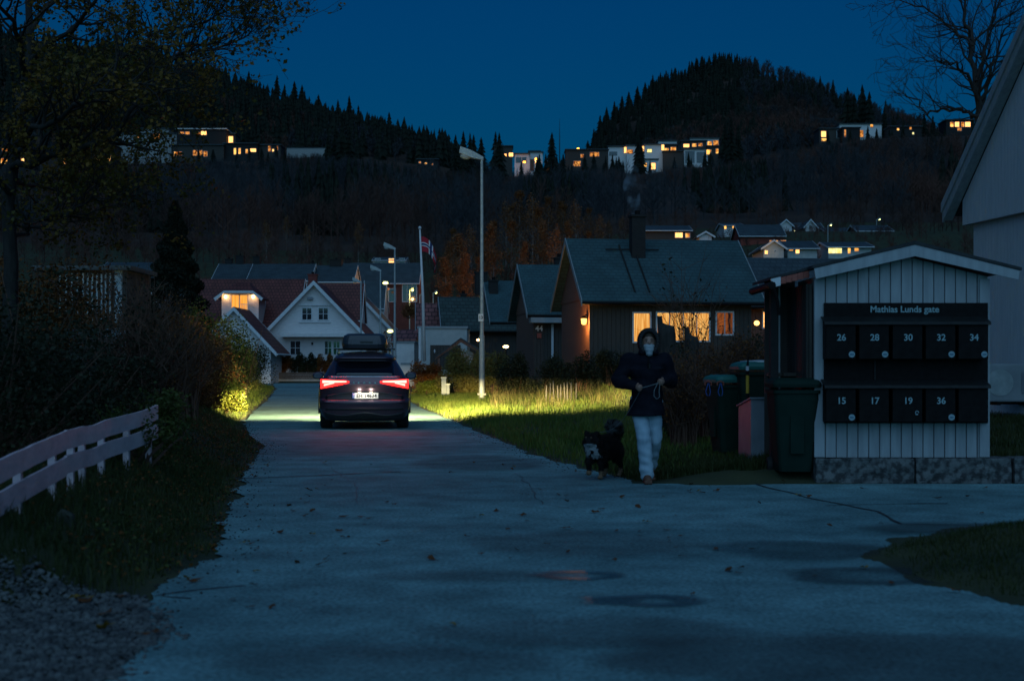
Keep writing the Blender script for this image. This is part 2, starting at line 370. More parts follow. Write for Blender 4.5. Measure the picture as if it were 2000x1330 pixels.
# road: asphalt sheet
def asphalt():
    m,t,o=nt('asphalt'); N=t.nodes; L=t.links
    b=N.new('ShaderNodeBsdfPrincipled'); L.new(b.outputs[0],o.inputs[0])
    tc=N.new('ShaderNodeTexCoord')
    n1=N.new('ShaderNodeTexNoise'); n1.inputs['Scale'].default_value=.33; n1.inputs['Detail'].default_value=4; n1.inputs['Distortion'].default_value=.6
    mp=N.new('ShaderNodeMapping'); mp.inputs['Scale'].default_value=(.55,1.1,1); L.new(tc.outputs['Object'],mp.inputs[0]); L.new(mp.outputs[0],n1.inputs['Vector'])
    n2=N.new('ShaderNodeTexNoise'); n2.inputs['Scale'].default_value=38; n2.inputs['Detail'].default_value=6; L.new(tc.outputs['Object'],n2.inputs['Vector'])
    n3=N.new('ShaderNodeTexNoise'); n3.inputs['Scale'].default_value=2.2; n3.inputs['Detail'].default_value=8; L.new(tc.outputs['Object'],n3.inputs['Vector'])
    r=N.new('ShaderNodeMapRange'); r.inputs[1].default_value=.40; r.inputs[2].default_value=.60; L.new(n1.outputs[0],r.inputs[0])
    mx=N.new('ShaderNodeMix'); mx.data_type='RGBA'; mx.inputs[6].default_value=(.098,.20,.215,1); mx.inputs[7].default_value=(.142,.28,.30,1); L.new(r.outputs[0],mx.inputs[0])
    r2=N.new('ShaderNodeMapRange'); r2.inputs[1].default_value=.3; r2.inputs[2].default_value=.7; r2.inputs[3].default_value=.55; r2.inputs[4].default_value=1.45; L.new(n2.outputs[0],r2.inputs[0])
    r3=N.new('ShaderNodeMapRange'); r3.inputs[1].default_value=.3; r3.inputs[2].default_value=.7; r3.inputs[3].default_value=.72; r3.inputs[4].default_value=1.26; L.new(n3.outputs[0],r3.inputs[0])
    ml=N.new('ShaderNodeMath'); ml.operation='MULTIPLY'; L.new(r2.outputs[0],ml.inputs[0]); L.new(r3.outputs[0],ml.inputs[1])
    sc=N.new('ShaderNodeVectorMath'); sc.operation='SCALE'; L.new(mx.outputs[2],sc.inputs[0]); L.new(ml.outputs[0],sc.inputs[3]); L.new(sc.outputs[0],b.inputs['Base Color'])
    rr=N.new('ShaderNodeMapRange'); rr.inputs[3].default_value=.8; rr.inputs[4].default_value=.95; b.inputs['Specular IOR Level'].default_value=.25; L.new(r.outputs[0],rr.inputs[0]); L.new(rr.outputs[0],b.inputs['Roughness'])
    bp=N.new('ShaderNodeBump'); bp.inputs['Strength'].default_value=.5; bp.inputs['Distance'].default_value=.006; L.new(n2.outputs[0],bp.inputs['Height']); L.new(bp.outputs[0],b.inputs['Normal'])
    return m
M['asphalt']=asphalt()
def jit(Y,k): return mnoise.noise((Y*13,k,4))*.05+mnoise.noise((Y*27,k,4))*.03+ mnoise.noise((Y*1.3,k,0))*.16+mnoise.noise((Y*4.7,k,2))*.07
V=[];Fq=[]
ysr=[y for y in ys if y>=-30 and y<=113]
NX=26
for Y in ysr:
    Yc=max(Y,3.0)
    xl=il(LE,Yc)+jit(Y,1)*min(1,Y/12+.2)
    if Y<15.75: xr=16.0
    elif Y<16.3: xr=il(RE,16.3)+ (16.0-il(RE,16.3))*0+jit(Y,7)*.5
    else: xr=il(RE,Y)+jit(Y,7)*min(1,Y/25)
    if Y>99: xl=-62; xr=42
    for j in range(NX): V.append((xl+(xr-xl)*j/(NX-1),Y,.004))
n=len(ysr)
for i in range(n-1):
    for j in range(NX-1): Fq.append((i*NX+j,i*NX+j+1,(i+1)*NX+j+1,(i+1)*NX+j))
# side driveway joining from the right at about 62 m
rd=npmesh('road',V,Fq,M['asphalt']); tag(rd,kind='structure')
mb=MB(); mb.add([(-5.4,60,.03),(-5.4,66,.03),(-1,67.5,.2),(-.5,63.5,.2)],[(0,1,2,3)]); tag(mb.build('driveway',M['asphalt']),kind='structure')
# cracks and seams in the asphalt (narrow tar lines)
M['tar']=pm('tar_seam',(.02,.022,.024),(.035,.037,.04),8,.6)
def seam(pts,w,name='road_seam'):
    mb=MB(); P=[]
    for k in range(len(pts)-1):
        a=Vector(pts[k]);b=Vector(pts[k+1]); m_=max(2,int((b-a).length/.15))
        for i in range(m_): P.append(a.lerp(b,i/m_))
    P.append(Vector(pts[-1])); vs=[];
    for i,p in enumerate(P):
        d=(P[min(i+1,len(P)-1)]-P[max(0,i-1)]).normalized(); nn=Vector((-d.y,d.x)); 
        q=p+nn*mnoise.noise((p.x*2,p.y*2,4))*.06; ww=w*(.5+.7*abs(mnoise.noise((p.x*3,p.y*3,8)))*2)
        vs+= [(q.x+nn.x*ww,q.y+nn.y*ww,.0085),(q.x-nn.x*ww,q.y-nn.y*ww,.0085)]
    mb.add(vs,[(2*i,2*i+1,2*i+3,2*i+2) for i in range(len(P)-1)])
    return tag(mb.build(name,M['tar']),kind='structure')
def gp(px,py,z=0.0): Y=(CAMZ-z)*F/(py-HY); return (X(px,Y),Y)
seam([gp(1470,946),gp(1600,978),gp(1720,1000),gp(1760,1025),gp(2000,1026)],.02)
seam([gp(455,935),gp(600,931),gp(780,922)],.025)
seam([gp(1610,988),gp(1850,984)],.015)
for pts_,w_ in (([gp(560,880),gp(625,900),gp(690,945),gp(700,985)],.0035),([gp(1010,925),gp(1060,985),gp(1150,1000)],.0035),([gp(1560,1225),gp(1720,1245),gp(1900,1240)],.003)): seam(pts_,w_,'road_crack')
seam([gp(380,1168),gp(300,1165),gp(480,1145)],.012)
# island of grass is part of the ground sheet: cover the asphalt with a turf sheet there
V=[];Fq=[];xs=np.linspace(2,9.5,110);yy=np.linspace(5.8,12.6,120)
idx={}
for j,Y in enumerate(yy):
    for i,x in enumerate(xs):
        V.append((x,Y,ground(x,Y)+.008 if island(x,Y)>0 else .0))
for j in range(len(yy)-1):
    for i in range(len(xs)-1):
        if island((xs[i]+xs[i+1])/2,(yy[j]+yy[j+1])/2)>.0: Fq.append((j*110+i,j*110+i+1,(j+1)*110+i+1,(j+1)*110+i))
tag(npmesh('turf_island',V,Fq,M['soil'],smooth=True),kind='structure')
# shallow puddles and damp spots: flat stains whose own edge fades out unevenly
def stainmat(name,c,rough,ring,strength,seed):
    m,t,o=nt(name); N=t.nodes; L=t.links
    b=N.new('ShaderNodeBsdfPrincipled'); b.inputs['Base Color'].default_value=(*c,1); b.inputs['Roughness'].default_value=rough
    tc=N.new('ShaderNodeTexCoord'); ln=N.new('ShaderNodeVectorMath'); ln.operation='LENGTH'; L.new(tc.outputs['Object'],ln.inputs[0])
    n=N.new('ShaderNodeTexNoise'); n.inputs['Scale'].default_value=1.7; n.inputs['Detail'].default_value=7; n.noise_dimensions='4D'; n.inputs['W'].default_value=seed; L.new(tc.outputs['Object'],n.inputs['Vector'])
    sc=N.new('ShaderNodeMath'); sc.operation='MULTIPLY_ADD'; sc.inputs[1].default_value=.75; sc.inputs[2].default_value=-.37; L.new(n.outputs[0],sc.inputs[0])
    ad=N.new('ShaderNodeMath'); ad.operation='ADD'; L.new(ln.outputs['Value'],ad.inputs[0]); L.new(sc.outputs[0],ad.inputs[1])
    a=N.new('ShaderNodeMapRange'); a.interpolation_type='SMOOTHSTEP'; a.inputs[1].default_value=.62; a.inputs[2].default_value=.92; a.inputs[3].default_value=strength; a.inputs[4].default_value=0; L.new(ad.outputs[0],a.inputs[0])
    out=a.outputs[0]
    if ring:
        r=N.new('ShaderNodeMapRange'); r.interpolation_type='SMOOTHSTEP'; r.inputs[1].default_value=ring-.2; r.inputs[2].default_value=ring+.1; r.inputs[3].default_value=.25; r.inputs[4].default_value=1; L.new(ad.outputs[0],r.inputs[0])
        mu=N.new('ShaderNodeMath'); mu.operation='MULTIPLY'; L.new(out,mu.inputs[0]); L.new(r.outputs[0],mu.inputs[1]); out=mu.outputs[0]
    tr=N.new('ShaderNodeBsdfTransparent'); ms=N.new('ShaderNodeMixShader'); L.new(out,ms.inputs[0]); L.new(tr.outputs[0],ms.inputs[1]); L.new(b.outputs[0],ms.inputs[2]); L.new(ms.outputs[0],o.inputs[0])
    return m
def spot(px,py,wpx,hpx,wet,name,seed,z=.010,ring=0.0,st=.7):
    cx,cy=gp(px,py); a=wpx*cy/F/2; b=(gp(px,py-hpx/2)[1]-gp(px,py+hpx/2)[1])/2; n=40
    mb=MB(); mb.add([(1.15*math.cos(2*math.pi*k/n),1.15*math.sin(2*math.pi*k/n),0) for k in range(n)],[tuple(range(n))])
    o=mb.build(name,stainmat(name+'_stain_%d'%seed,(.04,.045,.05) if wet else (.07,.075,.08),.28 if wet else .75,ring,st,seed)); o.location=(cx,cy,z+.0012*seed); o.scale=(a*1.25,b*1.25,1); return tag(o,kind='structure')
spot(1130,1126,200,18,True,'puddle',1,ring=.45,st=.5)
spot(1272,1176,250,24,True,'puddle',2,ring=.35,st=.5)
spot(1700,1127,340,38,True,'puddle',3,ring=.4,st=.45)
spot(1560,1076,330,40,True,'puddle',4,st=.35)
spot(930,905,260,30,False,'damp_patch',5,st=.3)
spot(1690,1290,1100,110,False,'damp_patch',6,st=.35)
spot(1150,1066,460,50,False,'damp_patch',7,st=.25)
spot(1150,1240,700,60,False,'damp_patch',8,st=.25)
spot(760,1300,700,70,False,'damp_patch',9,st=.2)
spot(900,1130,400,24,False,'damp_patch',10,st=.2)
spot(1850,1035,330,22,True,'puddle',11,st=.35)
SKY_TINT=(.004,.72,1.5); SKY_STR=.05; SUN_STR=1.0; SUN_COL=(.34,.66,1.0); SUN_TILT=47
HEAD=2600; BRAKE=3.2; LSGN=1
# ------------------------------------------------------------------ mailbox shed
YS=15.85; sS=S(YS)
shed=thing('mailbox_shed','white boarded shed with a low gable roof carrying the black mailboxes','shed',(X(1592,YS),YS,.29))
ox,oz=X(1592,YS),.29
def sx(px): return X(px,YS)-ox
def sz(py): return Z(py,YS)-oz
W_=sx(1930); He=sz(541); Hap=sz(503); xap=sx(1778)
mb=MB(); mb.prism([(0,0),(W_,0),(W_,He),(xap,Hap),(0,He)],.03,.95); mb.build('wall',M['shaded_white'],shed)
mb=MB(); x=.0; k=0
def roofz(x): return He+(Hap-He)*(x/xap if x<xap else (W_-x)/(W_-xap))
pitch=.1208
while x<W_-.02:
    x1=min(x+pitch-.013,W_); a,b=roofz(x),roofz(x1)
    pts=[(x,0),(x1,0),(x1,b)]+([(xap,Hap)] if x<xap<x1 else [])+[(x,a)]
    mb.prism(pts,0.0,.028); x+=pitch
mb.build('cladding_board',M['shaded_white'],shed)
for xx in (-.012,W_-.1): mb=MB(); mb.box((xx+.055,-.012,(He-.02)/2),(.11,.022,He-.03)); mb.build('corner_board',M['shaded_white'],shed)
# gable fascia boards (front) and roof slabs
xl,xr=sx(1583),sx(1980); zl,zr=sz(527),sz(531); za=sz(481); th=.112
mb=MB(); mb.prism([(xl,zl),(xap,za),(xap,za-.125),(xl+.02,zl-th)],-.19,-.165); mb.prism([(xap,za),(xr,zr),(xr-.015,zr-.10),(xap,za-.125)],-.19,-.165)
mb.build('fascia',M['shaded_white'],shed)
M['felt']=pm('roof_felt',(.02,.024,.026),(.035,.04,.042),9,.85,.4)
mb=MB(); mb.prism([(xl-.02,zl+.004),(xap,za+.004),(xr+.02,zr+.004),(xr+.02,zr+.035),(xap,za+.042),(xl-.02,zl+.035)],-.2,1.1); mb.build('roof',M['felt'],shed)
# lean-to on the left that continues the roof slope over an open bay
xe=sx(1508); zs=(za-zl)/(xap-xl); ze=zl-(xl-xe)*zs*1.02
mb=MB(); mb.prism([(xe,ze+.03),(xl-.02,zl+.03),(xl-.02,zl-.0),(xe,ze)],.05,1.3); mb.build('lean_to_roof',M['felt'],shed)
M['red_tile']=pm('red_tile',(.28,.06,.04),(.36,.08,.05),6,.5,.3)
mb=MB(); 
for k in range(5):
    a=xe+.10+k*(xl-xe-.1)/5; b=xe+.10+(k+1)*(xl-xe-.1)/5-.004
    za_=ze+(a-xe)*zs; zb_=ze+(b-xe)*zs
    mb.prism([(a,za_-.004),(b,zb_-.004),(b,zb_-.085),(a,za_-.075)],.04,.06)
mb.build('tile_edge',M['red_tile'],shed)
mb=MB(); mb.prism([(xe-.01,ze+.0),(xe+.10,ze+.11*zs),(xe+.10,ze-.07),(xe+.02,ze-.09)],.02,.06); mb.build('fascia_end',M['white_trim'],shed)
mb=MB(); mb.tube([(xe+.0,.0,ze-.07),(xe+.0,1.3,ze-.07)],.045,8); mb.tube([(xe+.02,.02,ze-.1),(xe+.07,.04,ze-.25),(xe+.09,.06,ze-.4)],.02,8); mb.build('gutter',M['black'],shed)
mb=MB(); mb.box((sx(1528)+.02,.62,(ze-.29)/2),(.09,.09,ze+.25)); mb.build('post',M['chimney'],shed)
mb=MB(); mb.box((sx(1538)+.03,.70,ze/2-.06),(.035,.04,ze+.1)); mb.build('post',M['shaded_white'],shed)
mb=MB(); mb.box((-.17,1.2,ze/2),(.36,.04,ze+.1)); mb.box((-.05,.62,ze/2-.1),(.06,1.1,ze+.1)); mb.build('bay_wall',M['dark_siding'],shed)
mb=MB(); mb.box((-.2,.9,.92),(.28,.5,.04)); mb.build('shelf',M['dark_siding'],shed)
# stone kerb the shed stands on
zt=.292
segs=[(1592,1786),(1788,1976),(1980,2170),(2172,2400)]
for i,(a,b) in enumerate(segs):
    lab=['rough granite block under the left half of the mailbox shed','rough granite block under the right half of the mailbox shed','rough granite block just right of the mailbox shed','rough granite block at the right edge beyond the shed'][i]
    xa,xb=X(a,15.8),X(b,15.8); nx,nz=24,6; vs=[];L_=xb-xa
    t=thing('granite_block',lab,'stone block',((xa+xb)/2,15.8,0),group='granite blocks in the low wall')
    mb=MB(); mb.box((0,.18,.14),(L_-.008,.40,.29)); me=mb.build('block',M['granite'],t,bevel=.015)
    bm=bmesh.new(); bm.from_mesh(me.data); bmesh.ops.subdivide_edges(bm,edges=[e for e in bm.edges if e.calc_length()>.2],cuts=9,use_grid_fill=True)
    for v in bm.verts:
        w=1 if v.co.y<-.0 else 0; v.co.y-=0 if not w else .028*mnoise.noise((v.co.x*7+i*9,v.co.z*9,1)); v.co.z+=.012*mnoise.noise((v.co.x*4+i*9,v.co.y*4,5))
    bm.to_mesh(me.data); bm.free()
    # one mesh only: make it the thing itself
    me.parent=None; me.location=t.location; me.name='granite_block'; tag(me,lab,'stone block','granite blocks in the low wall'); bpy.data.objects.remove(t)
# sign board
board=thing('sign_board','black board above the mailboxes lettered Mathias Lunds gate','sign',(X(1767,YS),YS-.055,Z(709,YS)))
bw=sS*(1927-1608); bh=sS*(826-592)
mb=MB(); mb.box((0,.015,0),(bw,.03,bh)); mb.build('board',M['black'],board,bevel=.003)
mb=MB(); mb.box((-.32*1.0-.03,-.012,-.12),(.02,.012,.75)); mb.build('batten',M['lid_black'],board)
M['letter']=pm('pale_lettering',(.22,.36,.39),(.30,.44,.46),20,.5)
def serif_text(name, body, size, parent, loc, off=.0012):
    return text_mesh(name, body, size, M['letter'], parent, loc, offset=off)
zt_=Z(605,YS)-Z(709,YS)
serif_text('lettering','Mathias Lunds gate',.10,board,(X(1764,YS)-X(1767,YS),-.004,zt_),.0018)
# mailboxes
YM=YS-.055-.19
def mailbox(px,py,lidtop,lidbot,bot,num,sticker,lab):
    Yf=YM; c=X(px,Yf); s=S(Yf)
    t=thing('mailbox',lab,'mailbox',(c,YS-.058,Z(bot,Yf)),group='black mailboxes on the shed')
    h=s*(bot-lidbot); w=s*58
    mb=MB(); mb.prism([(0,0),(-.175,0),(-.178,h),(0,h+.07)],-w/2,w/2,axis='x'); mb.build('box',M['black'],t,bevel=.004)
    lw=s*66; mb=MB(); mb.prism([(0.0,h+.085),(-.20,h+.02),(-.21,h-.012),(-.203,h-.014),(-.196,h+.008),(0.0,h+.07)],-lw/2,lw/2,axis='x'); mb.build('lid',M['lid_black'],t,bevel=.002)
    t.rotation_euler=(0,random.uniform(-.009,.009),0)
    if num: serif_text('number',num,.10,t,(0.006,-.1795,h*.60),.0016)
    if sticker:
        mb=MB(); 
        if sticker=='round': mb.lathe([(.034,-.184),(.034,-.177)],(w/2-.045,0,.05),20,'y'); mm=mb.build('sticker',M['sticker'],t); 
        else: mb.tube([(w/2-.06+.017*math.cos(a),-.181,.10+.02*math.sin(a)) for a in np.linspace(0,5.5,14)]+[(w/2-.075,-.181,.08)],.005,5); mm=mb.build('sticker',M['sticker'],t)
        if sticker=='round':
            mb=MB(); mb.box((w/2-.045,-.185,.05),(.042,.003,.013)); mb.build('logo',M['sticker_ink'],mm)
    return t
M['sticker']=pm('sticker',(.22,.34,.38),(.28,.4,.44),20,.5); M['sticker_ink']=pm('sticker_ink',(.03,.12,.2),None,20,.5)
st=[1,1,0,1,1]
for i,(p,nm) in enumerate(zip((1641,1706,1771,1836,1900),('26','28','30','32','34'))):
    mailbox(p+2,0,621,632,701,nm,'round' if st[i] else None,'black mailbox numbered %s in the upper row%s'%(nm,' with a round sticker' if st[i] else ''))
for i,(p,nm) in enumerate(zip((1641,1706,1771,1836,1900),('15','17','19','36',''))):
    s_={0:'round',2:'ring',3:'round'}.get(i)
    mailbox(p+2,0,746,756,824,nm,s_,('black mailbox numbered %s in the lower row'%nm) if nm else 'black mailbox without a number at the end of the lower row')

# ------------------------------------------------------------------ bins
M['bin_green']=pm('bin_green',(.008,.028,.020),(.012,.036,.026),4,.75,spec=.12)
M['bin_brown']=pm('bin_dark',(.006,.022,.017),(.009,.028,.022),4,.75,spec=.12)
M['bin_lid']=pm('bin_lid_green',(.02,.13,.11),(.03,.16,.14),4,.5,spec=.25)
M['rubber']=pm('black_rubber',(.012,.012,.012),(.02,.02,.02),10,.8)
M['box_white']=pm('box_grey_white',(.16,.18,.21),(.22,.24,.27),4,.45)
M['cord_blue']=pm('blue_cord',(.02,.08,.3),None,10,.6)
def bin_(lab,loc,rz,w,d,h,mat,lidm,white_lid=False):
    t=thing('wheelie_bin',lab,'bin',loc,rz,group='wheelie bins beside the shed')
    mb=MB(); prof=[(0.0,.74),(.08,.78),(.5,.9),(.86,1.0),(.93,1.0),(.93,1.06),(.97,1.06)]
    def ring(k,z,ins=0):
        a,b=w/2*k,d/2*k; r=.06; pts=[]
        for cx,cy,t0 in ((a-r,b-r,0),(-a+r,b-r,90),(-a+r,-b+r,180),(a-r,-b+r,270)):
            for q in (0,30,60,90): pts.append((cx+r*math.cos(R(t0+q)),cy+r*math.sin(R(t0+q)),z))
        return pts
    vs=[];n=16
    for z,k in prof: vs+=ring(k,.06+z*(h-.12))
    fs=[(i*n+j,i*n+(j+1)%n,(i+1)*n+(j+1)%n,(i+1)*n+j) for i in range(len(prof)-1) for j in range(n)]+[tuple(range(n-1,-1,-1)),tuple(range((len(prof)-1)*n,len(prof)*n))]
    mb.add(vs,fs); mb.box((0,-d/2*.94,h*.45),(w*.3,.02,h*.4)); mb.build('body',mat,t,smooth=False)
    mb=MB(); vs=[]
    for z,k in ((h-.06,1.08),(h-.02,1.1),(h+.02,1.02),(h+.045,.8)): vs+=ring(k,z)
    fs=[(i*n+j,i*n+(j+1)%n,(i+1)*n+(j+1)%n,(i+1)*n+j) for i in range(3) for j in range(n)]+[tuple(range(n-1,-1,-1)),tuple(range(3*n,4*n))]
    mb.add(vs,fs); mb.build('lid',lidm,t,bevel=.006)
    mb=MB(); mb.tube([(-w*.42,d/2+.01,h-.05),(-w*.42,d/2+.09,h-.04),(w*.42,d/2+.09,h-.04),(w*.42,d/2+.01,h-.05)],.016,8); mb.build('handle',mat,t)
    for sg in (-1,1):
        mb=MB(); mb.lathe([(.02,-.03),(.09,-.03),(.1,-.015),(.1,.015),(.09,.03),(.02,.03)],(sg*w*.44,d/2*.8,.1),18,'x'); mb.build('wheel',M['rubber'],t,smooth=False)
    return t
Yb=18.2
b1=bin_('green wheelie bin farthest left with carabiner cords on its handle',(X(1432,18.6),18.7,ground(X(1432,18.6),18.7)),R(-75),.50,.58,1.02,M['bin_green'],M['bin_lid'])
b2=bin_('green wheelie bin with a pale raised lid behind the white box',(X(1482,18.5),18.5,ground(X(1484,18.5),18.5)),R(-85),.56,.60,1.08,M['bin_green'],M['bin_lid'])
mb=MB(); mb.lathe([(.0,1.11),(.2,1.105),(.25,1.12),(.24,1.135),(.0,1.15)],(0,0,0),24,'z'); mb.build('lid_cover',M['steel'],b2)
b3=bin_('large dark wheelie bin standing right against the mailbox shed',(X(1549,16.05),16.08,ground(X(1549,16.4),16.4)*.3),0,.50,.56,1.06,M['bin_brown'],M['bin_brown'])
# cords with carabiners hung on the left bin's handle
for i,(px,lab) in enumerate(((1383,'blue cord loop with a red clip hanging leftmost on the bins'),(1407,'blue cord loop hanging second from left on the bins'))):
    Yc=18.3; t=thing('cord_loop',lab,'cord',(X(px,Yc),Yc,Z(768,Yc)),group='cord loops on the bin handles')
    mb=MB(); mb.tube([(0,0,.13),(-.03,0,.02),(-.012,0,-.03),(.02,0,-.03),(.03,0,.02),(.01,0,.13)],.006,6); mb.build('cord',M['cord_blue'],t)
    mb=MB(); mb.tube([(-.04,0,.10),(-.04,0,.14),(0,0,.155),(.04,0,.14),(.04,0,.10)],.009,6); mb.build('clip',M['red_tile'],t)
# white grey box with sloping lid, its left side catching the brake lights
t=thing('grit_box','pale grey box with sloping lid in front of the green bins','box',(X(1470,17.1),17.1,.06),R(0))
wb=X(1495,16.9)-X(1461,16.9)+.02; hb=.86
mb=MB(); mb.prism([(0,0),(.72,0.06),(.72,hb-.11),(0,hb)],-.02,wb,axis='x'); o_=mb.build('body',M['box_white'],t,bevel=.006)
mb=MB(); mb.prism([(-.03,hb+.012),(.75,hb-.10),(.75,hb-.12),(-.03,hb-.008)],-.04,wb+.02,axis='x'); o_=mb.build('lid',M['box_white'],t,bevel=.004)
t.rotation_euler=(0,0,R(3))
# snow marker stick
t=thing('snow_marker','yellow and black snow marker stick with a white reflector behind the box','marker',(X(1460,17.95),17.95,.15))
Mz=lambda py: Z(py,17.95)-.15
M['marker_yellow']=pm('marker_yellow',(.55,.3,.02),(.62,.35,.03),9,.5)
mb=MB(); mb.tube([(0,0,0),(0,0,Mz(716)),(0.01,0,Mz(697))],[.018,.018,.006],8); mb.build('stick',M['black'],t)
mb=MB(); mb.tube([(0,0,Mz(768)),(0,0,Mz(733))],.021,8); mb.build('yellow_band',M['marker_yellow'],t)
mb=MB(); mb.tube([(0,0,Mz(724)),(0,0,Mz(715))],.021,8); mb.build('reflector',M['white_trim'],t)

# ------------------------------------------------------------------ white house at the right edge
A=Vector((8.38,26.0)); dirv=Vector((.13,-.99)).normalized(); ang=math.atan2(dirv.x,-dirv.y)  # wall runs toward the camera
# local frame: origin at far lower corner, local -y runs along the wall toward the camera, +x into the house
hs=thing('white_house','tall white boarded gable house at the right edge of the photo','house',(A.x,A.y,.35),ang)
def hz(z): return z-.35
Lw=9.6; apx=-4.6; zb=hz(3.95); slope=math.tan(R(41)); zap=zb+slope*4.6
mb=MB(); mb.prism([(0,-.3),(0,zb+.38),(apx,zap+.38),(2*apx,zb+.38),(2*apx,-.3)],.06,6.0,axis='x'); mb.build('wall',M['house_siding'],hs)
mb=MB(); mb.prism([(.22,zb-.05),(.22,zb+.40),(apx,zap+.60),(2*apx-.2,zb+.40),(2*apx-.2,zb-.05)],-.05,.058,axis='x'); mb.build('gable_wall',M['house_siding'],hs)
# roof slab and double barge board
mb=MB(); e=.62
def slope_slab(mb,x0,x1,o0,o1):
    for sg in (1,-1):
        pts=[(apx,zap+o0),(apx+sg*(4.6+e),zap+o0-slope*(4.6+e)),(apx+sg*(4.6+e),zap+o1-slope*(4.6+e)),(apx,zap+o1)]
        mb.prism(pts,x0,x1,axis='x')
slope_slab(mb,-.22,6.2,.70,.86); mb.build('roof',M['roof_dark'],hs)
mb=MB(); slope_slab(mb,-.26,-.22,.58,.80); mb.build('barge_board',M['shaded_white'],hs)
mb=MB(); slope_slab(mb,-.22,-.06,.62,.695); mb.build('soffit',M['shaded_white'],hs)
mb=MB(); slope_slab(mb,-.29,-.262,.76,.93); mb.build('barge_board',M['shaded_white'],hs)
mb=MB(); mb.box((.03,apx,-.1),(.12,9.3,.5)); mb.build('foundation',M['concrete'],hs)
# heat pump unit on the wall
Yh=24.2; t=thing('heat_pump','white outdoor heat pump unit on the wall of the white house','heat pump',(X(1968,Yh),Yh-.1,Z(784,Yh)))
hh=(784-710)*S(Yh); ww=(2030-1937)*S(Yh)
mb=MB(); mb.box((0,0,hh/2),(ww,.33,hh)); mb.build('casing',M['gloss_white'] if 'gloss_white' in M else pm('gloss_white',(.26,.29,.31),(.33,.36,.38),3,.22),t,bevel=.03)
mb=MB(); mb.lathe([(.21,-.172),(.225,-.172),(.225,-.166),(.21,-.166)],(-.22,0,hh/2),24,'y'); mb.build('fan_ring',M['steel'],t)
mb=MB(); mb.box((.22,-.175,hh*.5),(.16,.02,hh*.55)); mb.build('service_panel',M['box_white'],t,bevel=.006)
mb=MB(); mb.tube([(.24,-.2,.22),(.32,-.24,.34),(.45,-.22,.42)],.02,8); mb.build('hose',M['box_white'],t)
mb=MB(); mb.box((-.25,0,-.03),(.06,.4,.05)); mb.box((.25,0,-.03),(.06,.4,.05)); mb.box((.3,.2,-.03),(ww*1.3,.05,.04)); mb.build('bracket',M['black'],t)

# ------------------------------------------------------------------ picket rail fence, lower left
M['fence_redlit']=pm('fence_redlit',(.60,.46,.50),(.74,.58,.62),4,.55,.25,stretch=(1,1,2),detail=8)  # tail-light red is mixed into the white paint colour
fpts=[(-130,915,.0027),(0,900,.00306),(66,868,.0034),(131,841,.0038),(175,833,.0041),(218,820,.0044),(265,807,.0047),(309,792,.005)]
FP=[]
for px,py,s in fpts: Y=s*F; FP.append(((px-1000)*s,Y,CAMZ+(HY-py)*s))
fence=thing('rail_fence','white fence of two curved rails with painted red light at the lower left','fence',(FP[3][0],FP[3][1],0))
O=Vector((FP[3][0],FP[3][1],0))
def frail(dz0,dz1,name,part):
    pts=[Vector(p) for p in FP[part[0]:part[1]]]; P=[]
    for k in range(len(pts)-1):
        for i in range(5): P.append(pts[k].lerp(pts[k+1],i/5))
    P.append(pts[-1]); mb=MB(); vs=[]
    for i,p in enumerate(P):
        d=(P[min(i+1,len(P)-1)]-P[max(i-1,0)]); d.z=0; d.normalize(); nn=Vector((-d.y,d.x,0))
        w=mnoise.noise((p.x*2.2,p.y*2.2,dz0))*.012
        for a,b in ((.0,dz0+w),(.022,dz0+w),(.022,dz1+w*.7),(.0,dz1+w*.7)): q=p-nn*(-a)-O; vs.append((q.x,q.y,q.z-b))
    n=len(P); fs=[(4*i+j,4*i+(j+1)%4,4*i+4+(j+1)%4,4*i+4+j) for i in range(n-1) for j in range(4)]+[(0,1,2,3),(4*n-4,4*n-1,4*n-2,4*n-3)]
    mb.add(vs,fs); return mb.build(name,M['fence_redlit'],fence)
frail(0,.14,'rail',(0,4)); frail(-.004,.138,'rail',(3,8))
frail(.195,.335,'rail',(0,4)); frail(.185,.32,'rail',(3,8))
for k,(i,t_) in enumerate(((0,.6),(1,.75),(2,.75),(3,.45),(3,.95),(4,.8),(5,.85),(6,.8))):
    a=Vector(FP[i]);b=Vector(FP[i+1]); p=a.lerp(b,t_)-O; d=(b-a); d.z=0; d.normalize(); nn=Vector((-d.y,d.x,0)); q=p+nn*.052
    mb=MB(); mb.box((q.x,q.y,q.z-.34),(.06,.05,.62),rz=math.atan2(d.y,d.x)); mb.build('post',M['fence_redlit'],fence)
M['dark_rock']=pm('mossy_rock',(.02,.025,.016),(.06,.065,.05),6,.9,.7)
# boulder and old post stump below the fence
def rock(name,lab,loc,r,seed,mat='rock'):
    bm=bmesh.new(); bmesh.ops.create_icosphere(bm,subdivisions=4,radius=1)
    for v in bm.verts:
        k=1+.35*mnoise.noise(v.co*1.2+Vector((seed,0,0)))+.1*mnoise.noise(v.co*4+Vector((seed,0,0))); v.co=Vector((v.co.x*r[0]*k,v.co.y*r[1]*k,v.co.z*r[2]*k))
    me=bpy.data.meshes.new(name); bm.to_mesh(me); bm.free(); me.materials.append(M[mat]); o=link(name,me,None,loc); return tag(o,lab,'rock')
Yr=8.9; rock('boulder','dark mossy boulder below the fence at the left edge',(X(30,Yr),Yr,.14),(.24,.2,.16),3,'dark_rock')
t=thing('stone_post','leaning grey stone slab sunk in the grass below the fence','stone',(X(118,9.2),9.2,.05))
mb=MB(); mb.prism([(-.1,0),(.12,0),(.03,.3),(-.05,.33),(-.11,.2)],-.05,.06); o_=mb.build('slab',M['dark_rock'],t,bevel=.02); o_.rotation_euler=(R(-12),R(8),0)

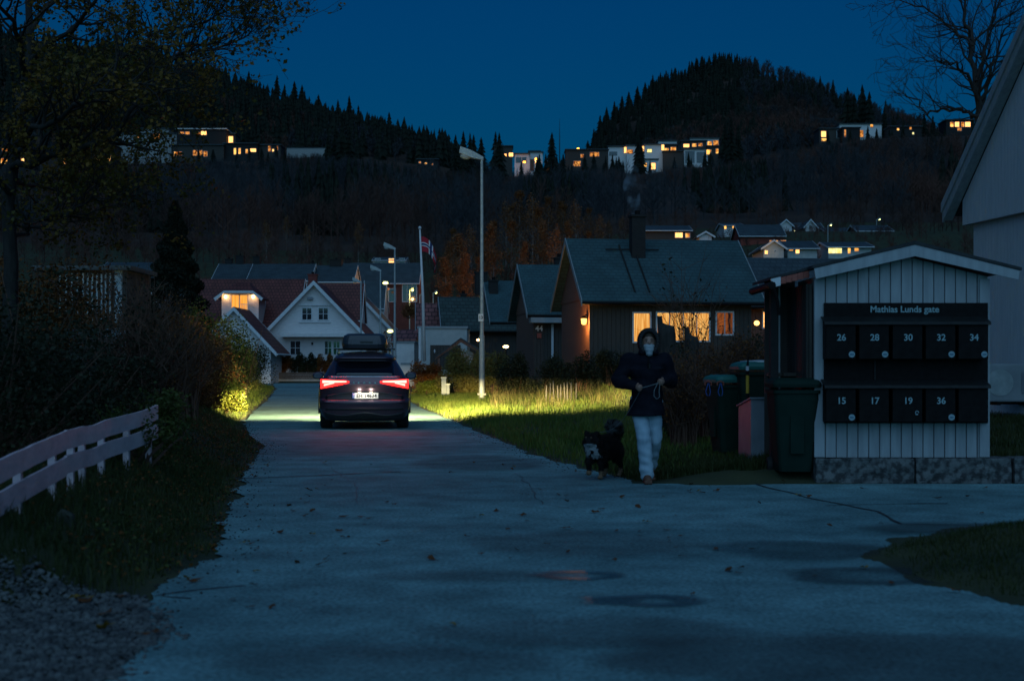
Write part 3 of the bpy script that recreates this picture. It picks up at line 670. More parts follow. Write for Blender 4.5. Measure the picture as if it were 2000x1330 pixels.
# ------------------------------------------------------------------ street lamps
def street_lamp(lab,px,ybase,ytop,Y,lit=False,arm=-1,group=None,headw=44,name='street_lamp'):
    z0=Z(ybase,Y); H=Z(ytop,Y)-z0; s=S(Y)
    t=thing(name,lab,'street lamp',(X(px,Y),Y,z0),group=group)
    mb=MB(); mb.tube([(0,0,-.2),(0,0,H*.26),(0,0,H*.262),(0,0,H)],[.10,.095,.07,.05] if not lit else [.06]*4,12); mb.build('pole',M['steel'],t,smooth=False)
    w=headw*s*arm; y=.0
    mb=MB()
    vs=[(0.06,-.05,H-.02),(0.06,.05,H-.02),(0.06,.05,H-.14),(0.06,-.05,H-.14),
        (w*.45,-.15,H+.20),(w*.45,.15,H+.20),(w*.45,.14,H-.06),(w*.45,-.14,H-.06),
        (w*.95,-.13,H+.34),(w*.95,.13,H+.34),(w*1.0,.12,H+.12),(w*1.0,-.12,H+.12)]
    if lit: vs=[(x,y_,z+.0) for x,y_,z in vs]
    mb.add(vs,[(0,1,2,3),(8,11,10,9)]+[(i*4+j,i*4+(j+1)%4,i*4+4+(j+1)%4,i*4+4+j) for i in range(2) for j in range(4)])
    mb.build('lamp_head',M['steel'],t,bevel=.012)
    mb=MB(); mb.ball((w*.70,0,H+.03),(abs(w)*.27,.12,.14),12,8); mb.build('lens',M['lamp_yel'] if lit else M['cream'],t,smooth=True)
    if not lit:
        mb=MB(); mb.box((0,-.1,H*.02),(.3,.22,.06)); mb.lathe([(.12,0),(.12,.04)],(0,0,H*.0),12); mb.build('base_plate',M['concrete'],t)
    return t
sl=street_lamp('tall unlit street lamp on the lit grass verge, nearest to the camera',941,779,306,50,group='unlit grey street lamps along the road')
mb=MB(); mb.box((-.03,-.11,3.55-.7),(.17,.02,.26)); p_=mb.build('number_plate',M['white_trim'],sl); 
text_mesh('plate_number','13',.15,M['black'],p_,(-.03,-.123,3.55-.7),offset=.004)
street_lamp('unlit street lamp rising above the dark roof left of the flagpole',771,700,484,88,headw=22,group='unlit grey street lamps along the road')
street_lamp('faint unlit street lamp second from the left behind the car',743,690,527,100,headw=20,group='unlit grey street lamps along the road')
street_lamp('faint unlit street lamp in front of the white gable house',705,690,550,112,headw=17,group='unlit grey street lamps along the road')
# ------------------------------------------------------------------ flagpole
Yf=84; t=thing('flagpole','white flagpole with a gold knob behind the white garage','flagpole',(X(829,Yf),Yf,Z(705,Yf)))
H=Z(448,Yf)-Z(705,Yf); tilt=(X(820,Yf)-X(829,Yf))
mb=MB(); mb.tube([(0,0,0),(tilt*.35,0,H*.5),(tilt,0,H)],[.10,.085,.045],10); mb.build('pole',M['white'],t,smooth=True)
mb=MB(); mb.ball((tilt,0,H+.08),.1,10,6); mb.build('knob',M['white_trim'],t)
def flagmat():
    m,tt,o=nt('flag_cloth'); N=tt.nodes; L=tt.links; b=N.new('ShaderNodeBsdfPrincipled'); L.new(b.outputs[0],o.inputs[0]); b.inputs['Roughness'].default_value=.8
    uv=N.new('ShaderNodeUVMap'); sp=N.new('ShaderNodeSeparateXYZ'); L.new(uv.outputs[0],sp.inputs[0])
    def band(out,c,w):
        a=N.new('ShaderNodeMath'); a.operation='SUBTRACT'; a.inputs[1].default_value=c; L.new(out,a.inputs[0])
        b_=N.new('ShaderNodeMath'); b_.operation='ABSOLUTE'; L.new(a.outputs[0],b_.inputs[0])
        c_=N.new('ShaderNodeMath'); c_.operation='LESS_THAN'; c_.inputs[1].default_value=w; L.new(b_.outputs[0],c_.inputs[0]); return c_.outputs[0]
    def mxx(a,b_):
        c_=N.new('ShaderNodeMath'); c_.operation='MAXIMUM'; L.new(a,c_.inputs[0]); L.new(b_,c_.inputs[1]); return c_.outputs[0]
    wcross=mxx(band(sp.outputs[0],8/22,2/22),band(sp.outputs[1],.5,2/16)); bcross=mxx(band(sp.outputs[0],8/22,1/22),band(sp.outputs[1],.5,1/16))
    m1=N.new('ShaderNodeMix'); m1.data_type='RGBA'; m1.inputs[6].default_value=(.42,.012,.03,1); m1.inputs[7].default_value=(.75,.75,.75,1); L.new(wcross,m1.inputs[0])
    m2=N.new('ShaderNodeMix'); m2.data_type='RGBA'; m2.inputs[7].default_value=(.012,.025,.11,1); L.new(m1.outputs[2],m2.inputs[6]); L.new(bcross,m2.inputs[0])
    L.new(m2.outputs[2],b.inputs['Base Color']); return m
nu_,nv_=26,14; s=S(Yf); vs=[];uvs=[]
# flag blowing: falls along an arc right and downward
for i in range(nu_):
    u=i/(nu_-1); ax=30*s*math.sin(u*2.0)*1.0; az=-(66*s)*(u**1.35); 
    for j in range(nv_):
        v=j/(nv_-1); hgt=30*s*(1-.45*u)
        vs.append((.05+ax+ (1-v)*(-.1)*u*8*s*3, .10+.28*math.sin(u*9+v*2)*u,  az*.88+(v-1)*hgt + .1*math.sin(u*7)))
        uvs.append((u,v))
fl=MB(); fl.add(vs,[(i*nv_+j,(i+1)*nv_+j,(i+1)*nv_+j+1,i*nv_+j+1) for i in range(nu_-1) for j in range(nv_-1)])
o=fl.build('norwegian_flag',flagmat(),None,smooth=True); o.location=(X(820.5,Yf),Yf,Z(462,Yf)); o.name='flag'
tag(o,'red flag with a white-edged blue cross blowing from the flagpole','flag')
uvl=o.data.uv_layers.new(name='UVMap')
for lp in o.data.loops: uvl.data[lp.index].uv=uvs[lp.vertex_index]
# ------------------------------------------------------------------ road-side electric cabinets and stakes
for px,w,py0,lab in ((867,9,738,'taller pale utility cabinet beside the olive bush'),(875,6,751,'shorter pale utility cabinet beside the taller one')):
    Y=57; s=S(Y); t=thing('utility_cabinet',lab,'utility cabinet',(X(px,Y),Y,Z(772,Y)),group='utility cabinets at the verge')
    h=(772-py0)*s; mb=MB(); mb.box((0,0,h/2),(w*s,.2,h)); mb.build('cabinet',M['cream'],t,bevel=.01)
    mb=MB(); mb.box((0,0,h+.015),(w*s+.05,.25,.035)); mb.build('cap',M['steel'],t)
for k in range(9):
    px=1068+k*7+random.uniform(-2,2); Y=44+random.uniform(-1,1); s=S(Y); x=X(px,Y)
    mb=MB(); h=random.uniform(.5,.68); mb.tube([(0,0,-.1),(random.uniform(-.03,.03),0,h)],[.022,.018],6)
    o=mb.build('fence_stake',M['wood']); o.location=(x,Y,ground(x,Y)); tag(o,'thin grey wooden stake standing in tall grass','stake','old stakes in the grass')
# ------------------------------------------------------------------ low timber wall at the road end
Y=114; s=S(Y); t=thing('timber_wall','low dark timber retaining wall across the road end','wall',(X(575,Y),Y,.16))
mb=MB()
for k in range(3): mb.box((0,.0,.16+.21*k),(X(665,Y)-X(500,Y),.2,.195))
mb.build('beam',pm('wall_timber',(.075,.06,.055),(.11,.09,.08),2,.8,.3),t); mb=MB(); mb.box((0,-.02,.05),(X(665,Y)-X(500,Y),.3,.16)); mb.build('footing',M['concrete'],t)
# ------------------------------------------------------------------ car
YC=29.2; car=thing('parked_car','dark blue grey car with red tail lights and roof box, plate EH 14634','car',(X(714,YC)-.02,YC,.006),math.atan2(286,F))
M['car_paint_redlit']=pm('car_paint_redlit',(.10,.065,.085),(.11,.072,.095),2,.28,0,.55,coat=.6)  # red glow of the tail lights on the body is mixed into this colour
M['car_black']=pm('car_black_trim',(.012,.012,.014),(.018,.018,.02),6,.4)
M['car_glass']=pm('car_glass',(.006,.006,.009),(.008,.008,.012),2,.04,spec=.9)
M['chrome']=pm('chrome',(.6,.62,.65),None,4,.2,0,1.0)
LZ=[.17,.20,.28,.42,.55,.60,.63,.72,.84,.95,1.03,1.09,1.14,1.25,1.36,1.43,1.47,1.52,1.57,1.60,1.615]
LW=[.70,.80,.88,.925,.935,.935,.935,.94,.94,.93,.905,.855,.82,.765,.705,.66,.635,.60,.52,.36,.15]
LR=[.20,.12,.05,.015,0,.02,.07,.08,.06,.05,.06,.07,.13,.27,.40,.46,.34,.42,.62,1.0,1.3]
LF=[4.3,4.45,4.55,4.62,4.64,4.64,4.63,4.6,4.45,4.1,3.75,3.5,3.4,3.15,2.9,2.75,2.65,2.5,2.25,1.95,1.8]
def ip(T,z): return float(np.interp(z,LZ,T))
NE=3.6
def rear_y(x,z,off=0.0):
    w=ip(LW,z); q=min(abs(x)/w,.9999); return ip(LR,z)+.42*(1-(1-q**NE)**(1/NE))-off
def outline(z,n=36):
    w=ip(LW,z);yr=ip(LR,z);yf=ip(LF,z); pts=[]
    for i in range(n):
        a=math.pi*(i/(n-1))-math.pi/2; q=math.sin(a)*.9999; x=w*(abs(q)**.75)*(1 if q>0 else -1); qq=min(abs(x)/w,.9999)
        pts.append((x,yr+.42*(1-(1-qq**NE)**(1/NE)),z))
    for i in range(n):
        a=math.pi*(i/(n-1))-math.pi/2; q=math.sin(a)*.9999; x=-w*(abs(q)**.75)*(1 if q>0 else -1); qq=min(abs(x)/w,.9999)
        pts.append((x,yf-.6*(1-(1-qq**2.6)**(1/2.6)),z))
    return pts
mb=MB(); vs=[]; ZZ=sorted(set(list(np.arange(.17,1.61,.03))+LZ)); 
for z in ZZ: vs+=outline(z)
n=72; fs=[(i*n+j,i*n+(j+1)%n,(i+1)*n+(j+1)%n,(i+1)*n+j) for i in range(len(ZZ)-1) for j in range(n)]+[tuple(range(n-1,-1,-1)),tuple(range((len(ZZ)-1)*n,len(ZZ)*n))]
mb.add(vs,fs); mb.build('body',M['car_paint_redlit'],car,smooth=True)
def patch(name,mat,x0,x1,zf0,zf1,off,parent=None,nx=24,nz=6,thick=0.0,smooth=True):
    """panel lying on the tail of the body between x0..x1 and zf0(x)..zf1(x)"""
    vs=[];mb=MB()
    for i in range(nx+1):
        x=x0+(x1-x0)*i/nx
        for j in range(nz+1):
            z=zf0(x)+(zf1(x)-zf0(x))*j/nz; vs.append((x,rear_y(x,z,off),z))
    mb.add(vs,[(i*(nz+1)+j,(i+1)*(nz+1)+j,(i+1)*(nz+1)+j+1,i*(nz+1)+j+1) for i in range(nx) for j in range(nz)])
    o=mb.build(name,mat,parent or car,smooth=smooth)
    md=o.modifiers.new('t','SOLIDIFY'); md.thickness=-.012; md.offset=0
    return o
C=lambda v:(lambda x:v)
patch('rear_window',M['car_glass'],-.60,.60,lambda x:1.12+.0*x,lambda x:1.405-.05*(abs(x)/.6)**6,.006,nx=30)
patch('spoiler',M['car_paint_redlit'],-.60,.60,C(1.415),C(1.47),.05)
# black valance with body-colour insert, bumper and lower diffuser
patch('tailgate_recess',M['car_black'],-.80,.80,lambda x:.615+.0*x,lambda x:.79-.10*(abs(x)/.8)**2,.004,nx=30)
patch('bumper_step',M['car_paint_redlit'],-.86,.86,C(.56),C(.60),.03,nx=36)
patch('bumper_groove',M['car_black'],-.80,.80,lambda x:.40,lambda x:.435,.006,nx=30)
patch('lower_bumper',M['car_black'],-.82,.82,C(.19),lambda x:.33+.03*math.cos(x*7),.006,nx=40)
patch('tailgate_edge',M['chrome'],-.76,.76,C(1.085),C(1.093),.006,nx=30)
# tail lights
M['tail']=em('tail_light',(1,.045,.035),26,sample=True)
M['tail_red']=em('tail_light_red',(1,.014,.012),5.5,sample=False)  # glowing lens made wider and stronger to stand for lamp bloom
for sg in (-1,1):
    o=patch('taillight',M['tail_red'],sg*.32,sg*.90,lambda x:.96-.115*max(0,(abs(x)-.34)/.535)**.8,lambda x:1.0+.035*((abs(x)-.34)/.535),.008,nx=24)
    patch('light_bar',M['tail'],sg*.37,sg*.86,lambda x:.975-.018*((abs(x)-.37)/.49),lambda x:1.0+.012*((abs(x)-.37)/.49),.022,parent=o,nx=24)
    patch('light_hook',M['tail'],sg*.62,sg*.83,lambda x:.895+.055*(1-(abs(x)-.62)/.21)**1.0,lambda x:.935+.035*(1-(abs(x)-.62)/.21),.022,parent=o,nx=12)
# number plate
py_=rear_y(.02,.69,.0)
npl=thing('x','x','x'); bpy.data.objects.remove(npl)
M['plate_white']=pm('plate_white',(.78,.78,.74),(.82,.82,.78),9,.4); M['plate_blue']=pm('plate_blue',(.02,.08,.4),None,9,.4)
mb=MB(); mb.box((.015,py_-.03,.695),(.53,.012,.115)); pl=mb.build('number_plate',M['plate_white'],car,bevel=.003)
mb=MB(); mb.box((-.228,py_-.037,.695),(.046,.004,.11)); mb.build('country_band',M['plate_blue'],pl)
text_mesh('country_letter','N',.045,M['plate_white'],pl,(-.228,py_-.041,.67),offset=.0)
mb=MB(); mb.box((-.228,py_-.0395,.722),(.034,.002,.026)); mb.build('flag_mark',pm('flag_mark',(.6,.35,.4),None,9,.5),pl)
text_mesh('plate_letters','EH 14634',.098,M['black'],pl,(.04,py_-.038,.693),offset=.003,sx=.98,space=1.08)
text_mesh('lettering','S K O D A',.05,M['chrome'],car,(0.0,rear_y(.0,.955,.012),.958),offset=.001,space=2.2)
text_mesh('dealer_lettering','ALFA NO',.045,M['car_black'],car,(.12,rear_y(.12,.86,.014),.865),offset=.002)
for sg in (-1,1):
    mb=MB(); mb.box((.015+sg*.12,py_-.03,.772),(.07,.03,.012)); mb.build('plate_lamp',em('plate_lamp',(1,.85,.6),2.5),car)
# wheels
for sx_ in (-1,1):
    for yy_ in (.93,3.7):
        t_=MB(); t_.lathe([(.25,-.12),(.33,-.125),(.355,-.10),(.36,-.05),(.36,.05),(.355,.10),(.33,.125),(.25,.12)],(sx_*.80,yy_,.36),36,'x'); tyre=t_.build('wheel',M['rubber'],car)
        t_=MB(); t_.lathe([(.0,.08),(.06,.1),(.24,.115),(.25,.12),(.25,.10),(.0,.05)] if sx_>0 else [(.0,-.08),(.06,-.1),(.24,-.115),(.25,-.12),(.25,-.10),(.0,-.05)],(sx_*.80,yy_,.36),24,'x'); t_.build('rim',M['steel'],tyre)
        t_=MB(); t_.tube([(sx_*.938,yy_+.42*math.cos(a),.36+.42*math.sin(a)) for a in np.linspace(-.1,math.pi+.1,16)],.022,6); t_.build('wheel_arch',M['car_black'],car)
M['mirror_m']=pm('mirror_surface',(.10,.11,.13),None,6,.5)
# side windows
for sg in (-1,1):
    mb=MB(); vs=[]; P=[(.75,1.13),(.95,1.33),(1.5,1.44),(2.3,1.42),(2.9,1.25),(3.2,1.13)]
    k=0
    for y_,z_ in P:
        for zz in (1.12,z_): vs.append((sg*(ip(LW,zz)+.006),y_,zz))
    mb.add(vs,[(2*i,2*i+1,2*i+3,2*i+2) for i in range(len(P)-1)]); mb.build('side_window',M['car_glass'],car)
    mb=MB(); mb.ball((sg*1.04,2.95,1.09),(.135,.07,.09),14,8); mb.box((sg*.90,2.98,1.06),(.14,.06,.04)); mir=mb.build('mirror',M['car_paint_redlit'],car,smooth=True)
    mb=MB(); mb.lathe([(.0,-.0),(.058,0),(.058,.006),(.0,.006)],(0,0,0),20,'y',sx=1.7); o_=mb.build('mirror_glass',M['mirror_m'],mir); o_.location=(sg*1.04,2.875,1.09)
    mb=MB(); mb.tube([(sg*.56,.75,1.60),(sg*.58,1.0,1.645),(sg*.58,2.3,1.645),(sg*.56,2.5,1.60)],.017,8); mb.build('roof_rail',M['steel'],car)
for y_ in (1.15,2.0):
    mb=MB(); mb.box((0,y_,1.665),(1.30,.07,.03)); mb.build('roof_bar',M['car_black'],car,bevel=.008)
# roof box
mb=MB(); vs=[]; n=32
for z,w,y0,y1 in ((1.67,.40,.95,2.6),(1.68,.47,.85,2.75),(1.76,.485,.82,2.8),(1.77,.49,.82,2.8),(1.86,.475,.84,2.6),(1.95,.44,.88,2.35),(1.995,.36,.98,2.1)):
    for j in range(n):
        t_=2*math.pi*j/n; c_,s_=math.cos(t_),math.sin(t_); q=.35
        vs.append((w*abs(c_)**q*(1 if c_>0 else -1),(y0+y1)/2+(y1-y0)/2*abs(s_)**q*(1 if s_>0 else -1),z))
mb.add(vs,[(i*n+j,i*n+(j+1)%n,(i+1)*n+(j+1)%n,(i+1)*n+j) for i in range(6) for j in range(n)]+[tuple(range(n-1,-1,-1)),tuple(range(6*n,7*n))])
M['box_blue']=pm('roof_box_shell',(.035,.04,.05),(.045,.05,.06),2,.3); rb=mb.build('roof_box',M['box_blue'],car,smooth=False)
mb=MB(); mb.box((.04,.83,1.81),(.26,.02,.035)); mb.build('latch',M['car_black'],rb)
# headlights
M['headlight']=em('headlight',(1,.97,.82),14)
for sg in (-1,1):
    mb=MB(); mb.box((sg*.66,4.40,.70),(.34,.12,.10)); mb.build('headlight',M['headlight'],car,bevel=.02)

# ------------------------------------------------------------------ person
M['skin']=pm('skin',(.30,.16,.12),(.36,.20,.15),12,.55)
M['jacket']=pm('navy_jacket',(.004,.005,.011),(.008,.009,.016),9,.85,.5,bscale=14,spec=.15)
M['fur_trim']=pm('hood_trim',(.02,.02,.026),(.04,.036,.034),40,.95,.8)
M['jeans']=pm('pale_jeans',(.27,.38,.47),(.38,.50,.58),5,.8,.5,stretch=(1,1,.5),bscale=12)
M['shoe']=pm('brown_shoe',(.10,.04,.025),(.14,.06,.035),9,.7)
M['mask']=pm('white_scarf',(.26,.31,.34),(.34,.38,.41),20,.9,.4)
M['hair']=pm('brown_hair',(.03,.018,.012),(.06,.035,.02),30,.7)
YP=15.9; PX=1262; per=thing('person','person in a dark hooded jacket and pale jeans walking toward the camera holding a leash','person',(X(PX,YP),YP,.006))
sP=S(YP)
def lx(px): return (px-PX)*sP
def lz(py): return Z(py,YP)
B=MB() # body: skin
capsule(B,(.0,.02,.98),.115,(.0,.0,1.16),.105,sy=.75); capsule(B,(.0,0,1.16),.11,(.0,.0,1.34),.125,sy=.75)
capsule(B,(-.15,0,1.36),.05,(.15,0,1.36),.05); capsule(B,(0,.01,1.36),.055,(.01,-.01,1.47),.05)
B.ball((lx(1266),-.02,1.565),(.074,.092,.108),18,14); B.ball((lx(1266),-.05,1.50),(.052,.055,.055),12,10)   # head + jaw
B.ball((lx(1266),-.115,1.555),(.013,.022,.02),8,6); B.ball((lx(1266)-.077,0,1.56),(.012,.022,.03),8,6); B.ball((lx(1266)+.077,0,1.56),(.012,.022,.03),8,6)
shL,elL,waL=(-.185,0,1.36),(lx(1208),.03,1.14),(lx(1238),-.20,1.075)
shR,elR,waR=(.195,0,1.36),(lx(1311),.05,1.13),(lx(1293),-.20,1.135)
for sh,el,wa in ((shL,elL,waL),(shR,elR,waR)): capsule(B,sh,.05,el,.042); capsule(B,el,.042,wa,.027)
def hand(mb,w,dir_,up,side):
    """palm with four curled fingers and a thumb from its side"""
    w=Vector(w); d=Vector(dir_).normalized(); u=Vector(up).normalized(); n=d.cross(u).normalized()*side
    mb.tube([w,w+d*.03,w+d*.085],[.024,.032,.036],10)
    mb.ball(w+d*.05,(.036,.03,.034),10,8)
    for k in range(4):
        o=w+d*.08+u*(.027-.018*k); L_=(.036,.04,.038,.03)[k]
        a=o+d*L_*.7+n*.010; b=a+n*L_*.75-d*.004; c=b-d*L_*.6+n*.004
        mb.tube([o,a,b,c],[.0095,.009,.0085,.0075],7); mb.ball(c,.0078,7,5); mb.ball(a,.009,7,5); mb.ball(b,.0085,7,5)
    o=w+d*.03+u*.028; a=o+d*.03+u*.018+n*.016; b=a+d*.02+n*.026; mb.tube([o,a,b],[.013,.011,.009],7); mb.ball(b,.009,7,5)
hL=(lx(1247)-.01,-.255,lz(757)); hR=(lx(1283)+.015,-.25,lz(746))
hand(B,waL,Vector(hL)-Vector(waL),(0,-.3,1),1); hand(B,waR,Vector(hR)-Vector(waR),(0,-.3,1),-1)
hipL,knL,anL=(-.09,0,.90),(lx(1256),-.12,.50),(lx(1262),-.10,.085)
hipR,knR,anR=(.09,0,.90),(lx(1279),.02,.48),(lx(1275),.30,.16)
for h_,k_,a_ in ((hipL,knL,anL),(hipR,knR,anR)): capsule(B,h_,.075,k_,.052); capsule(B,k_,.052,a_,.036)
capsule(B,anL,.036,(anL[0],-.20,.05),.03); capsule(B,anR,.036,(anR[0],.22,.07),.03); capsule(B,(-.08,0,.93),.09,(.08,0,.93),.09)
body=remeshed('body',B,.006,M['skin'],per,3)
J=MB() # jacket
zb=lz(813)
capsule(J,(0.005,.01,.84),.185,(0.005,.01,1.05),.175,16,.8); capsule(J,(.01,.01,1.05),.172,(0.005,0,1.28),.195,16,.72)
capsule(J,(-.165,0,1.345),.095,(.175,0,1.345),.095,12); capsule(J,(0,0,1.36),.10,(0,0,1.43),.085)
J.tube([(0.003,.005,zb),(0.003,.01,.95)],[.215,.18],20)
for sh,el,wa in ((shL,elL,waL),(shR,elR,waR)):
    wv=Vector(el).lerp(Vector(wa),.97); capsule(J,sh,.098,el,.082); capsule(J,el,.085,tuple(wv),.052)
def jd(co): return .006*math.sin(co.z*38+1.5*math.sin(co.x*9))*(1 if co.z<1.4 else .3)+.008*mnoise.noise(co*9)
jac=remeshed('jacket',J,.009,M['jacket'],per,4,jd)
# flatten hem
for v in jac.data.vertices:
    if v.co.z<zb: v.co.z=zb+(v.co.z-zb)*.05
mb=MB(); mb.tube([(.02,-.148,.78),(.015,-.15,1.1),(.01,-.155,1.40)],.007,6); mb.build('zip',M['black'],jac)
mb=MB(); mb.box((lx(1284),-.147,lz(719)),(.035,.004,.005)); mb.build('chest_mark',M['lid_black'],jac)
mb=MB(); mb.box((lx(1266),-.155,lz(716)),(.016,.004,.05)); mb.build('zip_pull',M['lid_black'],jac)
H=MB() # hood, open at the face
hx=lx(1266)
def hoodpt(t,u,r): # t: around face opening, u: depth
    return None
for k in range(26):
    t=2*math.pi*k/26; 
    x_=math.sin(t)*.098; z_=1.575+math.cos(t)*.128
    if z_<1.46: continue
    capsule(H,(hx+x_,-.085,z_),.024,(hx+x_*1.05,.0,z_),.026,8); capsule(H,(hx+x_*1.05,.0,z_),.026,(hx+x_*.75,.10,1.57+(z_-1.57)*.75),.028,8)
H.ball((hx,.08,1.57),(.085,.06,.10),12,8); capsule(H,(hx-.07,-.03,1.45),.045,(hx+.07,-.03,1.45),.045); capsule(H,(hx-.08,-.08,1.455),.032,(hx+.08,-.08,1.455),.032)
hood=remeshed('hood',H,.008,M['jacket'],per,4)
mb=MB()
for k in range(22):
    t=-2.5+5.0*k/21; x_=math.sin(t)*.098; z_=1.572+math.cos(t)*.126
    mb.ball((hx+x_,-.105,z_),(.02,.016,.02),7,5)
mb.build('trim',M['fur_trim'],hood)
mb=MB(); mb.ball((hx,-.012,1.632),(.078,.082,.062),14,10); mb.ball((hx-.068,-.06,1.53),(.018,.03,.07),8,8); mb.ball((hx+.068,-.06,1.53),(.018,.03,.07),8,8); mb.build('hair',M['hair'],per,smooth=True)
SC=MB(); SC.ball((hx,-.07,1.51),(.068,.062,.045),14,10); capsule(SC,(hx,-.05,1.47),.06,(hx,-.045,1.42),.05); SC.tube([(hx,-.10,1.50),(hx,-.125,1.44),(hx,-.12,1.405)],[.055,.04,.015],10)
remeshed('scarf',SC,.007,M['mask'],per,3,lambda co:.004*math.sin(co.z*120))
for sg in (-1,1):
    mb=MB(); mb.ball((hx+sg*.029,-.099,1.575),(.011,.008,.007),8,6); mb.build('eye',M['black'],per,smooth=True)
    mb=MB(); mb.tube([(hx+sg*.045,-.098,1.594),(hx+sg*.03,-.108,1.599),(hx+sg*.014,-.107,1.595)],.004,5); mb.build('eyebrow',M['hair'],per)
T=MB()
for h_,k_,a_,b_ in ((hipL,knL,anL,.078),(hipR,knR,anR,.075)):
    capsule(T,h_,.095,k_,.083,14); a2=Vector(k_).lerp(Vector(a_),.98); capsule(T,k_,.083,tuple(a2),b_,14)
capsule(T,(-.07,.01,.90),.12,(.07,.01,.90),.12)
def td(co): return .008*mnoise.noise(Vector((co.x*10,co.y*10,co.z*17)))+.005*math.sin(co.z*60+co.x*25)*max(0,1-abs(co.z-.22)*4)
tr=remeshed('trousers',T,.009,M['jeans'],per,5,td)
for a_,y0,tl in ((anL,-.0,0),(anR,.0,1)):
    s_=MB(); x_=a_[0]
    if not tl:
        s_.ball((x_,-.13,.055),(.05,.12,.05),14,8); s_.ball((x_,-.20,.045),(.048,.085,.042),14,8); s_.box((x_,-.155,.02),(.085,.25,.035))
    else:
        s_.ball((x_,.26,.12),(.048,.07,.08),14,8); s_.ball((x_,.20,.06),(.047,.075,.05),14,8); s_.box((x_,.19,.028),(.085,.16,.03))
    remeshed('shoe',s_,.006,M['shoe'],per,3)

# ------------------------------------------------------------------ dog
M['dog']=pm('dog_black_fur',(.006,.005,.005),(.015,.012,.012),16,.9,.6,spec=.15)
M['dog_grey']=pm('dog_grey_fur',(.03,.032,.036),(.09,.095,.10),20,.9,.5); M['dog_tan']=pm('dog_tan_fur',(.13,.075,.045),(.2,.12,.07),16,.9,.5); M['dog_white']=pm('dog_white_fur',(.24,.26,.28),(.36,.37,.38),16,.9,.5)
YD=16.5; dog=thing('dog','fluffy black dog with white chin and tan paws walking beside the person','dog',(X(1177,YD),YD,.006),R(-28)); dog.scale=(.93,.93,.93)
D=MB()  # local: faces -y, body runs to +y
capsule(D,(0,-.12,.37),.145,(0,.16,.385),.135,14); capsule(D,(0,.16,.385),.135,(0,.30,.37),.115,14); capsule(D,(0,-.16,.38),.12,(0,-.28,.46),.10,14)
D.ball((0,-.34,.485),(.088,.09,.082),14,10); capsule(D,(0,-.39,.465),.042,(0,-.435,.452),.028,12); D.ball((0,-.462,.456),(.014,.012,.012),8,6)
D.ball((0,-.27,.40),(.115,.11,.12),12,10)
for sg in (-1,1):
    D.tube([(sg*.055,-.325,.54),(sg*.068,-.33,.575),(sg*.072,-.335,.605)],[.034,.024,.006],10)
    D.ball((sg*.07,-.34,.46),(.045,.05,.05),10,8)
capsule(D,(.065,-.17,.32),.055,(.068,-.20,.19),.036); capsule(D,(.068,-.20,.19),.034,(.068,-.185,.04),.027); D.ball((.068,-.215,.03),(.034,.048,.028),10,6)
capsule(D,(-.065,-.17,.32),.055,(-.07,-.27,.21),.036); capsule(D,(-.07,-.27,.21),.034,(-.07,-.24,.10),.026); D.ball((-.07,-.262,.085),(.032,.042,.026),10,6)
for sg,dy in ((1,.05),(-1,-.05)):
    capsule(D,(sg*.07,.26,.33),.09,(sg*.08,.21+dy,.23),.05); capsule(D,(sg*.08,.21+dy,.23),.045,(sg*.08,.33+dy,.15),.028); capsule(D,(sg*.08,.33+dy,.15),.027,(sg*.08,.30+dy,.035),.024); D.ball((sg*.08,.275+dy,.028),(.031,.045,.027),10,6)
tp=[(0,.36,.44),(0,.42,.53),(.0,.38,.61),(.0,.28,.63),(.02,.20,.58)]
D.tube(tp,[.04,.065,.075,.07,.03],12); 
for p,r_ in zip(tp,[.04,.065,.075,.07,.03]): D.ball(p,r_,10,8)
def dm(c,n):
    if c.z<.11: return 1
    if c.y<-.20 and c.z<.445 and c.z>.29 and abs(c.x)<.085 and n.y<-.15 and mnoise.noise(c*20)>-.3: return 2
    if c.y<-.395 and c.z<.452: return 2
    if c.y>.1 and c.z>.55: return 3 if mnoise.noise(c*30)>.0 else 0
    return 0
db=remeshed('body',D,.008,[M['dog'],M['dog_tan'],M['dog_white'],M['dog_grey']],dog,3,lambda co:.006*mnoise.noise(co*30),dm)
# fur tufts: thin leaf-like triangles combed back over the body
me=db.data; fv=[];ff=[];fm=[]; ps=[p for p in me.polygons]; random.seed(4)
for k in range(24000):
    p=random.choice(ps); c=p.center; 
    if c.y<-.42 or c.z<.06: continue
    n_=p.normal; comb=Vector((random.uniform(-.35,.35),.8,-.75 if c.z<.5 else .2))
    d=(n_*.55+comb*.6).normalized(); L_=random.uniform(.02,.055)*(1.3 if c.z>.5 and c.y>.1 else 1)*(.4 if c.y<-.32 or c.z<.2 else 1)
    sd=d.cross(n_); 
    if sd.length<1e-4: continue
    sd.normalize(); i=len(fv); fv+= [c+sd*.003,c-sd*.003,c+d*L_]; ff.append((i,i+1,i+2)); fm.append(p.material_index)
npmesh('fur',[tuple(v) for v in fv],ff,[M['dog'],M['dog_tan'],M['dog_white'],M['dog_grey']],dog,midx=fm)
for sg in (-1,1):
    mb=MB(); mb.ball((sg*.033,-.415,.505),.010,8,6); mb.build('eye',pm('dog_eye',(.02,.01,.005),None,9,.1),dog,smooth=True)
    mb=MB(); mb.ball((sg*.036,-.414,.527),(.012,.006,.007),8,6); mb.build('brow_spot',M['dog_tan'],dog)
mb=MB(); mb.lathe([(.108,-.012),(.114,0),(.108,.012)],(0,0,0),24,'z'); o_=mb.build('collar',M['red_tile'],dog); o_.location=(0,-.265,.43); o_.rotation_euler=(R(52),0,0)
